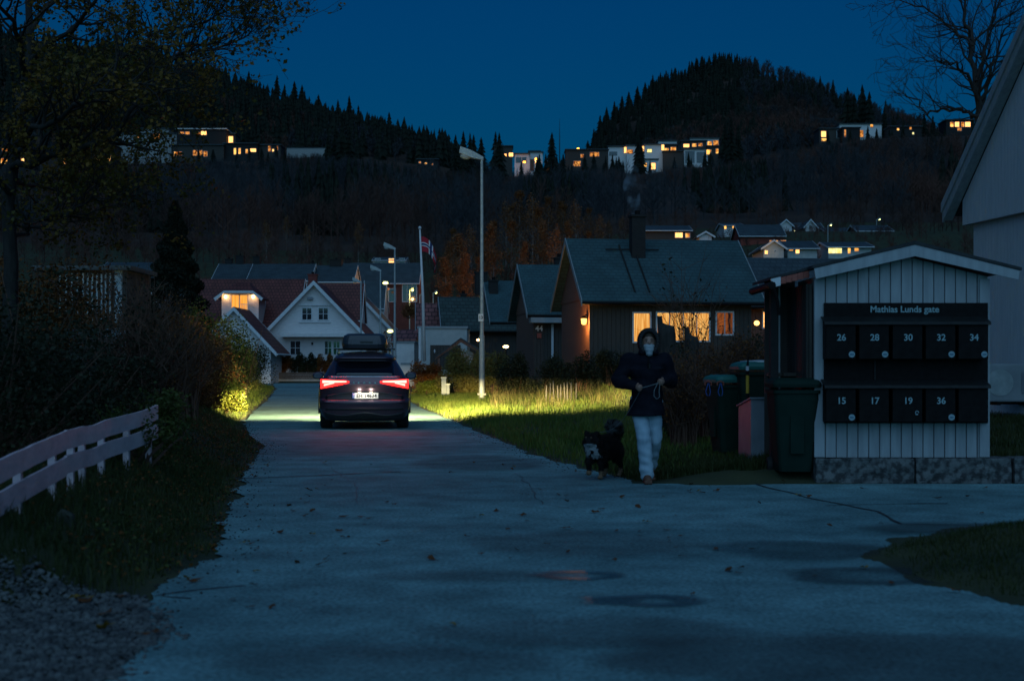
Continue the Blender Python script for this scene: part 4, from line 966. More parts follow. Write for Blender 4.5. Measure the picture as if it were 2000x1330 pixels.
# leash from the hands with a hanging loop, then down to the dog
M['leash']=pm('grey_leash',(.10,.12,.13),(.15,.17,.18),30,.6)
P0=Vector((X(PX,YP),YP,0)); a=P0+Vector(hL)+Vector((.02,-.02,0)); b=P0+Vector(hR)+Vector((-.01,-.03,0))
mb=MB(); mb.tube([a,a.lerp(b,.35)+Vector((0,-.015,-.002)),a.lerp(b,.7)+Vector((0,-.015,-.004)),b],.0045,6)
c=b+Vector((-.055,-.01,-.02)); mb.tube([b+Vector((-.02,0,0)),c+Vector((-.01,0,-.07)),c+Vector((-.012,0,-.13)),c+Vector((.02,0,-.165)),c+Vector((.05,0,-.14)),c+Vector((.045,0,-.08)),b],.0045,6)
dg_=Vector((X(1177,YD),YD,0))+Matrix.Rotation(R(-28),3,'Z')@Vector((.0,-.20,.55))
pts=[a.lerp(dg_,t)+Vector((0,0,-.16*math.sin(math.pi*t))) for t in np.linspace(0,1,14)]
mb.tube(pts,.0028,6)
tag(mb.build('leash',M['leash']),'thin grey leash running between both hands with a hanging loop','leash')
# ------------------------------------------------------------------ houses
def face_xf(face,L,D):
    if face=='S': return lambda u,z,o:(u,-D/2-o,z), 'y'
    if face=='W': return lambda u,z,o:(-L/2-o,-u,z), 'x'
    if face=='E': return lambda u,z,o:(L/2+o,u,z), 'x'
def window(t,face,L,D,u,z,w,h,mat,frame='white_trim',mx=1,my=1,door=False):
    f,ax=face_xf(face,L,D); fw=.07 if w>.5 else .05
    def bx(mb,u0,u1,z0,z1,o0,o1):
        a=f(u0,z0,o0); b=f(u1,z1,o1); c=[(a[i]+b[i])/2 for i in range(3)]; d=[abs(a[i]-b[i]) for i in range(3)]; mb.box(c,d)
    mb=MB(); bx(mb,u-w/2,u-w/2+fw,z,z+h,-.02,.05); bx(mb,u+w/2-fw,u+w/2,z,z+h,-.02,.05)
    bx(mb,u-w/2+fw,u+w/2-fw,z,z+fw,-.02,.048); bx(mb,u-w/2+fw,u+w/2-fw,z+h-fw,z+h,-.02,.048)
    for i in range(1,mx): bx(mb,u-w/2+w*i/mx-.02,u-w/2+w*i/mx+.02,z+fw,z+h-fw,-.01,.04)
    for i in range(1,my): bx(mb,u-w/2+fw,u+w/2-fw,z+h*i/my-.018,z+h*i/my+.018,-.01,.036)
    fr=mb.build('window' if not door else 'door',M[frame],t)
    mb=MB(); bx(mb,u-w/2+fw*.6,u+w/2-fw*.6,z+fw*.6,z+h-fw*.6,.004,.018); mb.build('pane',M[mat],fr)
    return fr
def gable_house(label,cx,cy,z0,rz,L,D,H,Rr,wall,roof,trim='white_trim',oe=.5,og=.45,wins=(),name='house',group=None,ch=(),thick=.2,gable=None,barge=.24,asym=0.0,cat='house'):
    t=thing(name,label,cat,(cx,cy,z0),rz,group=group)
    mb=MB(); mb.prism([(-D/2,-1.5),(-D/2,H),(0,H+Rr),(D/2,H),(D/2,-1.5)],-L/2,L/2,axis='x'); mb.build('wall',M[wall],t)
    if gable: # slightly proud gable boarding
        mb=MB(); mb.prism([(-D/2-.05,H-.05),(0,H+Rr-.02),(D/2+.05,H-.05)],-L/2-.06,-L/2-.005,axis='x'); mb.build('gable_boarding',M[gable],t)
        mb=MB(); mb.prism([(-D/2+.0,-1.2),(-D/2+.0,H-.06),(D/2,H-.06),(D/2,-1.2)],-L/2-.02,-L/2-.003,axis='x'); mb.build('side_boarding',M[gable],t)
    k=Rr/(D/2); mb=MB()
    for sg in (-1,1): mb.prism([(0,H+Rr+.03),(sg*(D/2+oe),H+.03-k*oe),(sg*(D/2+oe),H+.03-k*oe+thick),(0,H+Rr+.03+thick)],-L/2-og,L/2+og,axis='x')
    rf=mb.build('roof',M[roof],t)
    for x0,x1 in ((-L/2-og-.04,-L/2-og),(L/2+og,L/2+og+.04)):
        mb=MB()
        for sg in (-1,1): mb.prism([(0,H+Rr+.03+thick-barge),(sg*(D/2+oe+.02),H+.03-k*oe+thick-barge),(sg*(D/2+oe+.02),H+.05-k*oe+thick),(0,H+Rr+.05+thick)],x0,x1,axis='x')
        mb.build('barge_board',M[trim],t)
    mb=MB(); mb.tube([(-L/2-og,-(D/2+oe+.06),H-k*oe+.1),(L/2+og,-(D/2+oe+.06),H-k*oe+.1)],.07,8); mb.build('gutter',M['black'] if trim!='white_trim' else M['white_trim'],t)
    for (x,y,w,d,h,mt) in ch:
        zr=H+Rr-abs(y)*k; mb=MB(); mb.box((x,y,zr+h/2-.3),(w,d,h+.6)); mb.box((x,y,zr+h+.04),(w+.12,d+.12,.1)); c_=mb.build('chimney',M[mt],rf)
        mb=MB(); mb.lathe([(.12,zr+h+.09),(.12,zr+h+.3)],(x,y,0),10); mb.build('flue',M['black'],c_)
    for w_ in wins: window(t,w_[0],L,D,*w_[1:])
    return t
def by_eave(px,py,Y,rz,oe,og,D,Rr,L,k=None):
    """centre of a house whose near left eave corner shows at (px,py)"""
    e=Vector((X(px,Y),Y)); c=Matrix.Rotation(rz,2)@Vector((L/2+og,D/2+oe)); return e.x+c.x,e.y+c.y
# brown house 1 (right)
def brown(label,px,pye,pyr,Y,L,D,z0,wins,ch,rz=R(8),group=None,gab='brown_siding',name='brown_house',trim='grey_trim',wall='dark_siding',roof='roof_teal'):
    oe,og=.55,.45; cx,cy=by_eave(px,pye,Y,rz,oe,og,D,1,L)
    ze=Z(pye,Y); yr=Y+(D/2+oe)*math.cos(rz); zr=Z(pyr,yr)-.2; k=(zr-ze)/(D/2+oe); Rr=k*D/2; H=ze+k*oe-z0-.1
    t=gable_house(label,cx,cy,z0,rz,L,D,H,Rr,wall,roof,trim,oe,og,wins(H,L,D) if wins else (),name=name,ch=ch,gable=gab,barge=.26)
    return t,H,Rr
def w1(H,L,D):
    Y=62.5; x0=X(1145,Y); o=-L/2
    def W(pa,pb,pt,pb2,m,mx=1): a=(X(pa,Y)-x0)+o; b=(X(pb,Y)-x0)+o; return ('S',(a+b)/2,Z(pb2,Y)-.7,b-a,Z(pt,Y)-Z(pb2,Y),m,'white_trim',mx,1)
    return [W(1229,1267,609,670,'lit_pane'),W(1276,1386,608,668,'lit_pane',4),W(1396,1434,607,655,'lit_dim',2)]
h1,H1,R1=brown('dark brown house with teal shingle roof, glowing amber windows and a tall black chimney',1137,592,463,61.6,7.3,7.0,.7,w1,[(-L_ if False else -.95,-1.0,.62,.62,1.9,'chimney')])
# ladder strips on the roof
mb=MB(); k=R1/3.5
for xx in (-1.7,-1.05): mb.tube([(xx,-.5,H1+R1-.5*k+.30),(xx+.05,-3.6,H1+R1-3.6*k+.30)],.035,5)
mb.tube([(-2.4,-.85,H1+R1-.85*k+.32),(.1,-.85,H1+R1-.85*k+.32)],.03,5)
mb.build('roof_ladder',M['chimney'],h1)
h2,H2,R2=brown('brown house numbered 44 with dark porch canopy, half hidden behind the lit one',1030,617,514,77.5,8.5,6.6,.8,None,[(-2.2,.4,.55,.5,.9,'chimney'),(-.1,.5,.5,.45,1.3,'chimney')])
Yw=78.2
mb=MB(); lx2=lambda px:(X(px,Yw)-X(1034,Yw))-4.25
mb.box((lx2(1065),-3.3-.35,H2-.55),(2.3,.75,.28)); mb.build('porch_canopy',M['grey_trim'],h2)
mb=MB(); mb.box((lx2(1070),-3.36,H2-1.7),(.12,.1,1.9)); mb.build('door_frame',M['white_trim'],h2)
text_mesh('house_number','44',.42,M['plate_white'],h2,(lx2(1044),-3.34,H2-1.0),offset=.008)
mb=MB(); mb.box((lx2(1044),-3.36,H2-1.38),(.24,.06,.26)); mb.build('meter_box',pm('meter_red',(.3,.06,.04),None,8,.6),h2)
h3,H3,R3=brown('small brown house behind the tall street lamp, third in the row of brown houses',957,631,546,96,8,6.4,.9,None,[(-4.6,.2,.8,.7,.9,'chimney')])
# wing right of house 1 with porch lamp
hw,Hw,Rw=brown('low grey roofed house beside the lit brown house with a porch lamp and small window',1452,601,500,69.5,8.2,7,.9,
  lambda H,L,D:[('S',X(1500,70)-X(1456,70)-L/2,H-1.28,.9,.9,'lit_bright','white_trim',1,1)],[],gab=None,wall='brown_siding',roof='roof_dark',name='grey_roof_house')
# white house A
YA=118; sA=S(YA); zA=.3
cxA=X(614,YA); Dg=8.6; Rg=4.45; Hg=Z(664,YA)-zA+.35
Hg=Z(549,YA)-zA-.23-Rg
def WA(pa,pb,pt,pb2,m='glass_dark',mx=2,my=2): a=X(pa,YA)-cxA; b=X(pb,YA)-cxA; return ('W',(a+b)/2,Z(pb2,YA)-zA,b-a,(pb2-pt)*sA,m,'white_trim',mx,my)
gA=gable_house('white gable fronted house with paned windows and red tiled roof at the road end',cxA,YA+5,zA,R(90),10,Dg,Hg,Rg,'white_siding','roof_red','white_trim',.55,.5,
  [WA(589,610,600,626),WA(621,642,600,626),WA(566,588,665,694),WA(633,649,665,694),WA(650,665,665,694)],name='white_house',ch=[(.5,-.4,.0001,.0001,.0001,'brick_red')] if False else (),barge=.36)
mb=MB(); mb.box((-5-.5,-(X(631,YA)-cxA),Z(655,YA)-zA),(1.0,X(711,YA)-X(552,YA),.28)); mb.build('canopy',M['white'],gA)
mb=MB(); mb.box((-5-.62,0,Z(658,YA)-zA-.02),(.02,6.5,.1)) if False else None; 
mb=MB(); mb.box((-5.1,-(X(606,YA)-cxA),Z(583,YA)-zA),(.3,.45,.22)); mb.build('heat_pump_box',M['box_white'],gA)
for zz in (629,596): mb=MB(); mb.box((-5.08,-(X(615,YA)-cxA),Z(zz,YA)-zA),(.08,X(646,YA)-X(584,YA),.08)); mb.build('window_moulding',M['white_trim'],gA)
mb=MB(); mb.box((-5.05,-(X(610,YA)-cxA),Z(671,YA)-zA),(.08,.14,.2)); mb.build('wall_lamp',M['black'],gA)
# red roofed block, left wing with dormer
YB=127; zB=.3; xa,xb=X(372,YB),X(592,YB)
zr=Z(546,YB); De=11; Hb=3.3; Rb=zr-zB-Hb-.2
bA=gable_house('long red roofed white house with a lit dormer, left of the gable fronted house',(xa+xb)/2,YB,zB,0,xb-xa,De,Hb,Rb,'white_siding','roof_red','white_trim',.5,.2,[],name='red_roof_house')
# dormer
YDm=120.8; sD=S(YDm); dx=X(469,YDm)-(xa+xb)/2; dy=YDm-YB
dm_w=X(505,YDm)-X(433,YDm); z1=Z(575,YDm)-zB; z0_=Z(610,YDm)-zB-.8
mb=MB(); mb.box((dx,dy+1.8,(z0_+z1)/2),(dm_w,3.6,z1-z0_)); dorm=mb.build('dormer',M['white_siding'],bA)
mb=MB(); hw_=X(516,YDm)-X(469,YDm); hn=X(497,YDm)-X(469,YDm); zt2=Z(550,YDm)-zB; zm=Z(570,YDm)-zB; zl_=Z(584,YDm)-zB
vs=[(dx-hw_,dy-.7,zl_),(dx-hn,dy-.7,zm),(dx+hn,dy-.7,zm),(dx+hw_,dy-.7,zl_),(dx-hw_*.3,dy+1.2,zt2),(dx+hw_*.3,dy+1.2,zt2),(dx-hw_,dy+3,zl_),(dx+hw_,dy+3,zl_)]
mb.add(vs,[(1,2,5,4),(0,1,4,6),(2,3,7,5),(4,5,7,6)]); mb.build('dormer_roof',M['roof_red'],dorm)
mb=MB(); mb.prism([(dx-hw_-.05,zl_+.03),(dx-hn,zm+.05),(dx+hn,zm+.05),(dx+hw_+.05,zl_+.03),(dx+hw_-.1,zl_-.2),(dx+hn-.02,zm-.16),(dx-hn+.02,zm-.16),(dx-hw_+.1,zl_-.2)],dy-.82,dy-.72); mb.build('dormer_fascia',M['white_trim'],dorm)
wz=Z(607,YDm)-zB
mb=MB(); ww_=X(486,YDm)-X(453,YDm); 
for a_,b_,c_,d_ in ((dx-.04,0,.09,1.36),(dx-.04-ww_/2,0,.1,1.36),(dx-.04+ww_/2,0,.1,1.36)): mb.box((a_,dy-.05,wz+.68),(c_,.08,d_))
mb.box((dx-.04,dy-.05,wz+1.36),(ww_+.1,.08,.1)); wf=mb.build('window',M['white_trim'],dorm)
mb=MB(); mb.box((dx-.04,dy-.02,wz+.66),(ww_,.03,1.3)); mb.build('pane',em('dormer_pane',(1,.47,.09),1.15,(.9,.3,.03),2.0,(4,4,.3)),wf)
mb=MB()
for k_ in range(9): mb.box((dx+.15+k_*.13,dy-.12,wz+.2),(.03,.03,.7))
mb.box((dx+.67,dy-.12,wz+.55),(1.2,.04,.05)); mb.build('railing',M['white_trim'],dorm)
for sg in (-1,1):
    mb=MB(); mb.ball((dx+sg*1.16-.04,dy-.14,Z(580,YDm)-zB),(.11,.1,.14),10,6); mb.build('lantern',M['lamp_glow'],dorm)
# small left gable in front, hidden in part by shrubs
YG=110; cxG=X(458,YG); R_g=3.0; zG=.3; Hh=Z(599,YG)-zG-R_g-.25
gG=gable_house('small white gable end half hidden by the roadside shrubs',cxG,YG+3,zG,R(90),6,5.6,Hh,R_g,'white_siding','roof_red','white_trim',.5,.4,[('W',0.1,Hh+.6,.5,.5,'glass_dark','white_trim',2,1)],name='white_annex',barge=.32)
# right block of A: red roof section with red chimney, lower eave
YR=124; cxR=(X(608,YR)+X(706,YR))/2; L_=X(706,YR)-X(590,YR); 
bR=gable_house('red roof section with white verge to the right of the gable fronted house',X(650,YR),YR+2.1,zB,0,X(708,YR)-X(592,YR)-.4,3.4,5.6,Z(553,YR+2.1)-zB-5.6-.25,'white_siding','roof_red','white_trim',.5,.15,[],name='red_roof_wing',ch=[(X(604,YR)-X(650,YR),.1,.75,.7,1.1,'brick_red')])
# white house B to its right
YB2=133; cxB=X(700,YB2); R_b=3.3; 
gB=gable_house('white gable house right of the gable fronted one, showing its right slope',cxB,YB2+4,.3,R(90),8,6.2,Z(572,YB2)-.3-R_b-.25,R_b,'white_siding','roof_dark','white_trim',.5,.4,[('W',1.1,2.5,.35,.35,'glass_dark','white_trim',1,1)],name='white_house',barge=.36)
YB3=146; gB2=gable_house('dark blue tiled steep roof with white verges above the white gable',X(729,YB3),YB3+2.5,.5,0,X(750,YB3)-X(708,YB3),5,Z(600,YB3)-.5,Z(549,YB3+2.5)-Z(600,YB3)-.2,'white_siding','roof_dark','white_trim',.3,.05,[],name='blue_roof_house',barge=.4)
# row of dark roofs behind
def back_roof(label,pa,pb,pyr,pye,Y,wall,roof,trim,chs=(),wins=(),name='terrace_house'):
    L=X(pb,Y)-X(pa,Y); z0=ground(X((pa+pb)/2,Y),Y)-.5; D=8; Yr=Y+D/2; zr=Z(pyr,Yr); ze=Z(pye,Y-.4); k=(zr-ze)/(D/2+.4); Rr=k*D/2; H=ze+k*.4-z0-.2
    return gable_house(label,X((pa+pb)/2,Y),Yr,z0,0,L,D,H,Rr,wall,roof,trim,.4,.1,[(w[0],X(w[1],Y)-X((pa+pb)/2,Y),Z(w[2],Y)-z0,w[3],w[4],w[5],'white_trim',w[6],1) for w in wins],name=name,ch=[(X(c[0],Y)-X((pa+pb)/2,Y),.3,c[1],c[1],c[2],'chimney') for c in chs])
back_roof('leftmost dark roofed terrace house behind the red roofs',416,484,516,546,168,'white_siding','roof_dark','white_trim',[(433,.8,.9),(456,.9,1.3)])
back_roof('long dark ribbed terrace roof in the middle behind the red roofs',484,606,516,548,165,'white_siding','roof_dark','white_trim',[(489,.8,1.2),(601,.3,.5)])
back_roof('dark terrace roof with small white dormer, behind the white gable peak',606,690,519,550,167,'white_siding','roof_dark','white_trim',[(648,1.4,1.0)])
back_roof('dark red timber house with wide slate roof beyond the street lamps',640,818,514,553,190,'red_siding','roof_dark','white_trim',[(672,.8,1.0)],[('S',766,590,1.0,1.8,'glass_dark',1),('S',800,590,2.0,2.6,'glass_dark',3)],name='red_timber_house')
back_roof('small white house up the slope with one bright porch lamp, left of the flag',728,792,503,508,238,'white','roof_dark','white_trim',[],[('S',765,514,1.1,.8,'lit_bright',1),('S',738,515,1,.9,'glass_dark',1),('S',785,515,1,.9,'glass_dark',1)],name='white_cottage')
# white garage + red tiled + green roofed houses right of the road
def flat_box(label,name,pa,pb,pyt,Y,D,mat,z0=.2,cap='grey_trim',cat='garage'):
    t=thing(name,label,cat,(X((pa+pb)/2,Y),Y+D/2,z0)); W=X(pb,Y)-X(pa,Y); H=Z(pyt,Y)-z0
    mb=MB(); mb.box((0,0,H/2-.3),(W,D,H+.6)); mb.build('wall',M[mat],t)
    mb=MB(); mb.box((0,0,H+.05),(W+.14,D+.14,.14)); mb.build('roof_edge',M[cap],t); return t,W,H
g_,W,H=flat_box('cream rendered flat roofed garage beside the flagpole','garage',817,912,641,88,6,'cream')
mb=MB(); mb.box((X(870,88)-X(864.5,88),-3.03,Z(685,88)-.2-.4),(X(902,88)-X(843,88),.06,1.5)); o_=mb.build('garage_door',M['dark_siding'],g_)
mb=MB(); mb.box((-W/2+.1,-3.06,H/2),(.12,.08,H)); mb.build('downpipe',M['white_trim'],g_)
mb=MB(); mb.ball((X(849,88)-X(864.5,88),-3.1,Z(686,88)-.2),(.05,.04,.12),8,6); mb.build('reflector',M['white_trim'],g_)
g2,W,H=flat_box('small white garage with a low red tiled roof','small_garage',768,809,669,94,5,'white',.2)
mb=MB(); mb.prism([(-2.6,H+.1),(-2.6,H+.22),(1.0,H+.95),(1.0,H+.8)],-W/2-.15,W/2+.1,axis='x'); mb.build('tiled_roof',M['roof_brick'],g2)
mb=MB(); mb.box((.15,-2.52,H-1.4),(.7,.02,.12)); mb.build('wall_mark',M['grey_trim'],g2)
brown('small house with pinkish red tiled roof behind the flagpole',812,650,590,97,3.0,6,.3,None,[],rz=R(4),gab=None,wall='cream',roof='roof_brick',name='red_tile_house')
brown('house with dark green roof and two black chimneys right of the flagpole',862,648,578,95,5.2,6.4,.3,None,[(-1.3,.2,.4,.4,.5,'chimney'),(.75,-.3,.62,.6,1.5,'chimney')],rz=R(6),gab='cream',wall='dark_siding',roof='roof_green',name='green_roof_house')
# open timber carport in front of the garage
Yc=72; t=thing('carport','dark timber gabled carport roof with a pale tarp beneath','carport',(X(900,Yc),Yc,.2))
hh=Z(661,Yc)-.2; hw_=X(935,Yc)-X(899,Yc); hl=X(850,Yc)-X(899,Yc); zr_=Z(684,Yc)-.2
mb=MB(); mb.prism([(0,hh),(hl,hh-.95),(hl-.05,hh-1.08),(0,hh-.2)],0,.15); mb.prism([(0,hh),(hw_,zr_),(hw_,zr_-.15),(0,hh-.2)],0,.15); mb.build('gable_frame',M['brown_siding'],t)
mb=MB(); mb.prism([(0,hh+.04),(hw_+.05,zr_+.04),(hw_+.05,zr_-.02),(0,hh-.02)],-.05,3.0); mb.prism([(0,hh+.04),(hl,hh-.92),(hl,hh-.98),(0,hh-.02)],-.05,3.0); mb.build('roof',M['roof_dark'],t)
for xx in (hl+.15,hw_-.1): mb=MB(); mb.box((xx,.1,(hh-.9)/2-.2),(.12,.12,hh-.7)); mb.build('post',M['brown_siding'],t)
mb=MB(); mb.prism([(-.2,hh-1.9),(.35,hh-1.9),(.62,hh-.75),(.3,hh-.55),(-.05,hh-.95)],1.0,1.5); mb.build('tarp',M['white'],t)
# lit garden lamp low behind bushes
for px,py,Y,lab in ((988,677,70,'small low garden lamp glowing in front of the brown houses'),(935,664,92,'small orange porch lamp beside the street lamp pole')):
    t=thing('garden_lamp',lab,'lamp',(X(px,Y),Y,Z(py,Y)-.25)); mb=MB(); mb.tube([(0,0,-1),(0,0,.15)],.03,6); mb.build('stem',M['black'],t)
    mb=MB(); mb.ball((0,0,.25),(.14,.1,.07),10,6); mb.build('bulb',M['lamp_glow'],t)
# left building behind the hedge: dark shed with pale vertical slats
Y=45; t=thing('slatted_shed','dark shed with pale vertical slats and flat roof behind the left shrubs','shed',(X(170,Y),Y,.4)); H=Z(528,Y)-.4
mb=MB(); mb.box((0,1.5,H/2),(X(245,Y)-X(90,Y),3,H)); mb.build('wall',M['dark_siding'],t)
mb=MB(); mb.box((-.1,1.4,H+.06),(X(252,Y)-X(60,Y),3.4,.14)); mb.build('roof',M['roof_dark'],t)
M['slat']=pm('pale_slat',(.20,.28,.32),(.3,.38,.42),6,.5)
for k_,px in enumerate((118,130,141,152,163,172,181,190,199,207,216)):
    mb=MB(); mb.box((X(px,Y)-X(170,Y),-.03,H*.5+.3),(.05,.03,H*.8)); mb.build('slat',M['slat'],t)
mb=MB(); mb.box((X(232,Y)-X(170,Y),-.03,H*.55+.3),(.24,.04,H*.75)); mb.build('white_panel',M['slat'],t)
brown('dark roofed house far behind the slatted shed',176,545,510,80,3.2,6,1.5,None,[],rz=0,gab=None,wall='white_siding',roof='roof_dark',name='dark_roof_house')
# covered stack behind the fence on the left
Y=24; t=thing('wood_stack','stack of dark planks under pale roofing sheets among the left shrubs','wood stack',(X(190,Y),Y,.4)); H=Z(652,Y)-.4
mb=MB(); mb.prism([(-.5,H),(.5,H-.02),(.55,H+.05),(-.55,H+.08)],-.1,1.2); 
for k_ in range(5): mb.box((0,-.12,H-.04+k_*.028),(.85-.06*k_,.03,.014))
mb.build('roof_sheet',M['slat'],t)
mb=MB()
for k_ in range(7):
    for q in range(3): mb.box((-.28+q*.28+.03*math.sin(k_*3+q),.1+.05*math.sin(k_*5+q*2),H-.12-k_*.13),(.26,.8,.10))
mb.build('plank',M['wood'],t)
for xx in (-.45,.45): mb=MB(); mb.box((xx,.0,H/2),(.05,.05,H)); mb.build('post',M['slat'],t)

# ------------------------------------------------------------------ hillside houses (right, about 200-270 m)
def wlist(t,L,D,ws,Y,cx,z0):
    for (pa,pb,pt,pb2,m) in ws: window(t,'S',L,D,(X(pa,Y)+X(pb,Y))/2-cx,Z(pb2,Y)-z0,X(pb,Y)-X(pa,Y),(pb2-pt)*S(Y),m,'white_trim',1,1)
def hill_front(label,pc,pa,pb,pyap,pye,pyb,Y,wall,roof,D=9,ws=(),name='hillside_house',trim='white_trim'):
    """gable facing the camera"""
    cx=X(pc,Y); hw=(X(pb,Y)-X(pa,Y))/2; z0=min(Z(pyb,Y),ground(cx,Y)); H=Z(pye,Y)-z0; Rr=Z(pyap,Y)-Z(pye,Y)
    t=gable_house(label,cx,Y+D/2,z0,R(90),D,2*hw-.8,H+Rr*.4/hw,Rr*(1-.4/hw),wall,roof,trim,.4,.4,[('W',(X(a,Y)+X(b,Y))/2-cx,Z(d,Y)-z0,X(b,Y)-X(a,Y),(d-c)*S(Y),m,'white_trim',1,1) for a,b,c,d,m in ws],name=name); return t
def hill_side(label,pa,pb,pyr,pye,pyb,Y,wall,roof,ws=(),name='hillside_house',D=9,trim='white_trim',og=.3):
    cx=X((pa+pb)/2,Y); L=X(pb,Y)-X(pa,Y)-2*og; z0=min(Z(pyb,Y),ground(cx,Y)); zr=Z(pyr,Y+D/2); ze=Z(pye,Y); k=max((zr-ze)/(D/2+.5),.05)
    t=gable_house(label,cx,Y+D/2,z0,0,L,D,ze+k*.5-z0-.15,k*D/2,wall,roof,trim,.5,og,[],name=name)
    for (a,b,c,d,m) in ws: window(t,'S',L,D,(X(a,Y)+X(b,Y))/2-cx,Z(d,Y)-z0,X(b,Y)-X(a,Y),(d-c)*S(Y),m,'white_trim',2 if b-a>12 else 1,1)
    return t
hill_side('dark bungalow with bright amber windows just above the shingle roof ridge',1254,1352,442,451,470,215,'dark_siding','roof_dark',[(1318,1334,454,465,'lit_bright'),(1338,1348,455,465,'lit_far')])
hill_front('small white gable peeking over the shingle roof ridge',1378,1361,1396,455,465,475,205,'white_siding','roof_dark')
hill_side('white flat fronted house with two orange wall lamps uphill',1411,1452,437,441,462,260,'white','roof_dark',[(1414,1419,441,448,'lit_far'),(1430,1434,441,447,'lit_far')])
hill_side('red timber house with a dark roof among the hillside houses',1443,1535,440,462,480,235,'red_bright','roof_dark',[(1502,1520,469,473,'lit_far'),(1524,1536,469,473,'lit_far2')])
hill_front('left one of two white gabled houses standing highest on the slope',1535,1520,1552,431,445,455,268,'white_siding','roof_dark',ws=[(1550,1554,450,454,'lit_cool')])
hill_front('right one of two white gabled houses standing highest on the slope',1583,1570,1598,431,447,462,262,'white_siding','roof_dark',ws=[(1579,1587,440,448,'glass_dark')])
hill_side('dark roof joining the two white gabled houses on the slope',1552,1612,436,452,460,270,'white_siding','roof_dark')
hill_front('pale grey gabled bungalow with yellow porch lamps above the grey roof',1511,1486,1537,472,489,500,192,'cream','roof_dark',ws=[(1493,1500,489,497,'lit_bright'),(1512,1516,488,493,'glass_dark')])
hill_side('dark roofed wing with glowing windows right of the grey bungalow',1534,1600,472,486,498,194,'cream','roof_dark',[(1553,1562,487,496,'lit_bright'),(1540,1550,487,491,'lit_far2')])
hill_side('low house with pale lit picture windows behind the mailbox shed roof',1614,1706,474,483,500,200,'cream','roof_dark',[(1617,1645,484,496,'lit_cool'),(1655,1662,484,496,'lit_far'),(1668,1678,484,492,'lit_far')])
hill_side('dark roofed house beside a lit street lamp at the top of the slope',1672,1745,441,452,470,255,'dark_siding','roof_dark')
hill_side('dark house in the middle of the hillside group',1612,1668,446,456,466,262,'dark_siding','roof_dark')
for px,yb,yt,Y,lab in ((1617,478,440,222,'lit street lamp among the hillside houses, lower left one'),(1712,445,429,272,'lit street lamp among the hillside houses, upper right one'),(800,640,567,165,'lit street lamp nearest the white garage in the valley'),(820,600,575,172,'lit street lamp just left of the flagpole'),(846,600,572,176,'lit street lamp just right of the flagpole')):
    o=street_lamp(lab,px,yb,yt,Y,lit=True,arm=1,group='lit street lamps far off',headw=8)
    if px<900: o.children[1].hide_render=False
# lamps seen beside white house B
for px,py,Y,lab in ((753,553,136,'bright yellowish lamp on the blue roof verge'),(762,647,118,'yellow wall lamp low beside the small white garage'),(757,565,186,'orange lamp on the red timber house')):
    t=thing('wall_lamp',lab,'lamp',(X(px,Y),Y,Z(py,Y))); mb=MB(); mb.ball((0,-.1,0),(.26,.15,.12),10,6); mb.build('bulb',M['lamp_yel' if px!=757 else 'lit_far'],t); mb=MB(); mb.box((0,.1,0.16),(.5,.3,.06)); mb.build('bracket',M['grey_trim'],t)

# ------------------------------------------------------------------ modern houses on the hill terrace (about 480-520 m)
def modern(label,pa,pb,pt,pb2,Y,wall,ws=(),roofm='roof_dark',D=9,over=.6,name='modern_house',cat='house'):
    x0,x1=X(pa,Y),X(pb,Y); z0=Z(pb2,Y); H=Z(pt,Y)-z0; t=thing(name,label,cat,((x0+x1)/2,Y,z0),group='modern hillside houses')
    W=x1-x0; mb=MB(); mb.box((0,D/2,H/2-4),(W,D,H+8)); mb.build('wall',M[wall],t)
    mb=MB(); mb.box((0,D/2-over/2,H+.12),(W+over,D+over,.3)); mb.build('roof',M[roofm],t)
    for (a,b,c,d,m) in ws:
        u0,u1=X(a,Y)-t.location.x,X(b,Y)-t.location.x; za,zb=Z(d,Y)-z0,Z(c,Y)-z0
        mb=MB(); mb.box(((u0+u1)/2,-.03,(za+zb)/2),(u1-u0+.25,.10,zb-za+.25)); w_=mb.build('window',M['grey_trim'],t)
        mb=MB(); mb.box(((u0+u1)/2,-.09,(za+zb)/2),(u1-u0,.05,zb-za)); mb.build('pane',M[m],w_)
    return t
LF='lit_far';LS='lit_far2';LB='lit_bright';GD='glass_dark'
modern('white cube house with tall dark windows farthest left on the right terrace',1005,1034,301,334,500,'white',[(1008,1018,308,318,GD),(1020,1028,308,318,GD)])
modern('white house wing with dark central bay beside the first white cube',1034,1060,298,332,505,'white',[(1036,1043,312,334,'brown_siding')])
modern('dark gabled house with bright porch lights above the first white cube',965,1001,286,308,530,'dark_siding',[(985,989,301,306,LB),(994,1002,299,306,LB),(975,982,303,307,LS)])
modern('small dark house on the saddle skyline right of the white cube',1033,1055,296,302,540,'dark_siding',[])
modern('long dark house with amber windows in the middle of the terrace',1105,1188,293,324,495,'dark_siding',[(1134,1140,302,308,LS),(1152,1170,298,306,LS),(1120,1134,315,325,LS),(1128,1131,317,323,LF)])
modern('white stepped house with one bright strip light, left in the white row',1188,1224,287,312,505,'white',[(1190,1205,297,304,GD),(1219,1224,288,299,LB)])
modern('white stepped house with amber corner window, centre of the white row',1224,1262,285,314,503,'white',[(1225,1236,293,300,LS),(1254,1260,286,297,LB)])
modern('tall white house with greenish window and bright strip light',1259,1297,283,325,500,'white',[(1264,1273,292,298,'lit_cool'),(1292,1297,283,294,LB)])
modern('amber lit glass house right of the tall white house',1296,1322,283,302,510,'dark_siding',[(1297,1306,290,296,LF),(1310,1320,288,294,LF)])
modern('low white garden house with glowing room below the white row',1258,1285,312,333,490,'white',[(1255,1263,319,326,LF),(1272,1280,319,331,LB)])
modern('dark terrace wall block between the white houses',1296,1334,296,318,497,'dark_siding',[])
modern('thin white roofed house high behind the white row',1286,1322,276,283,530,'white',[])
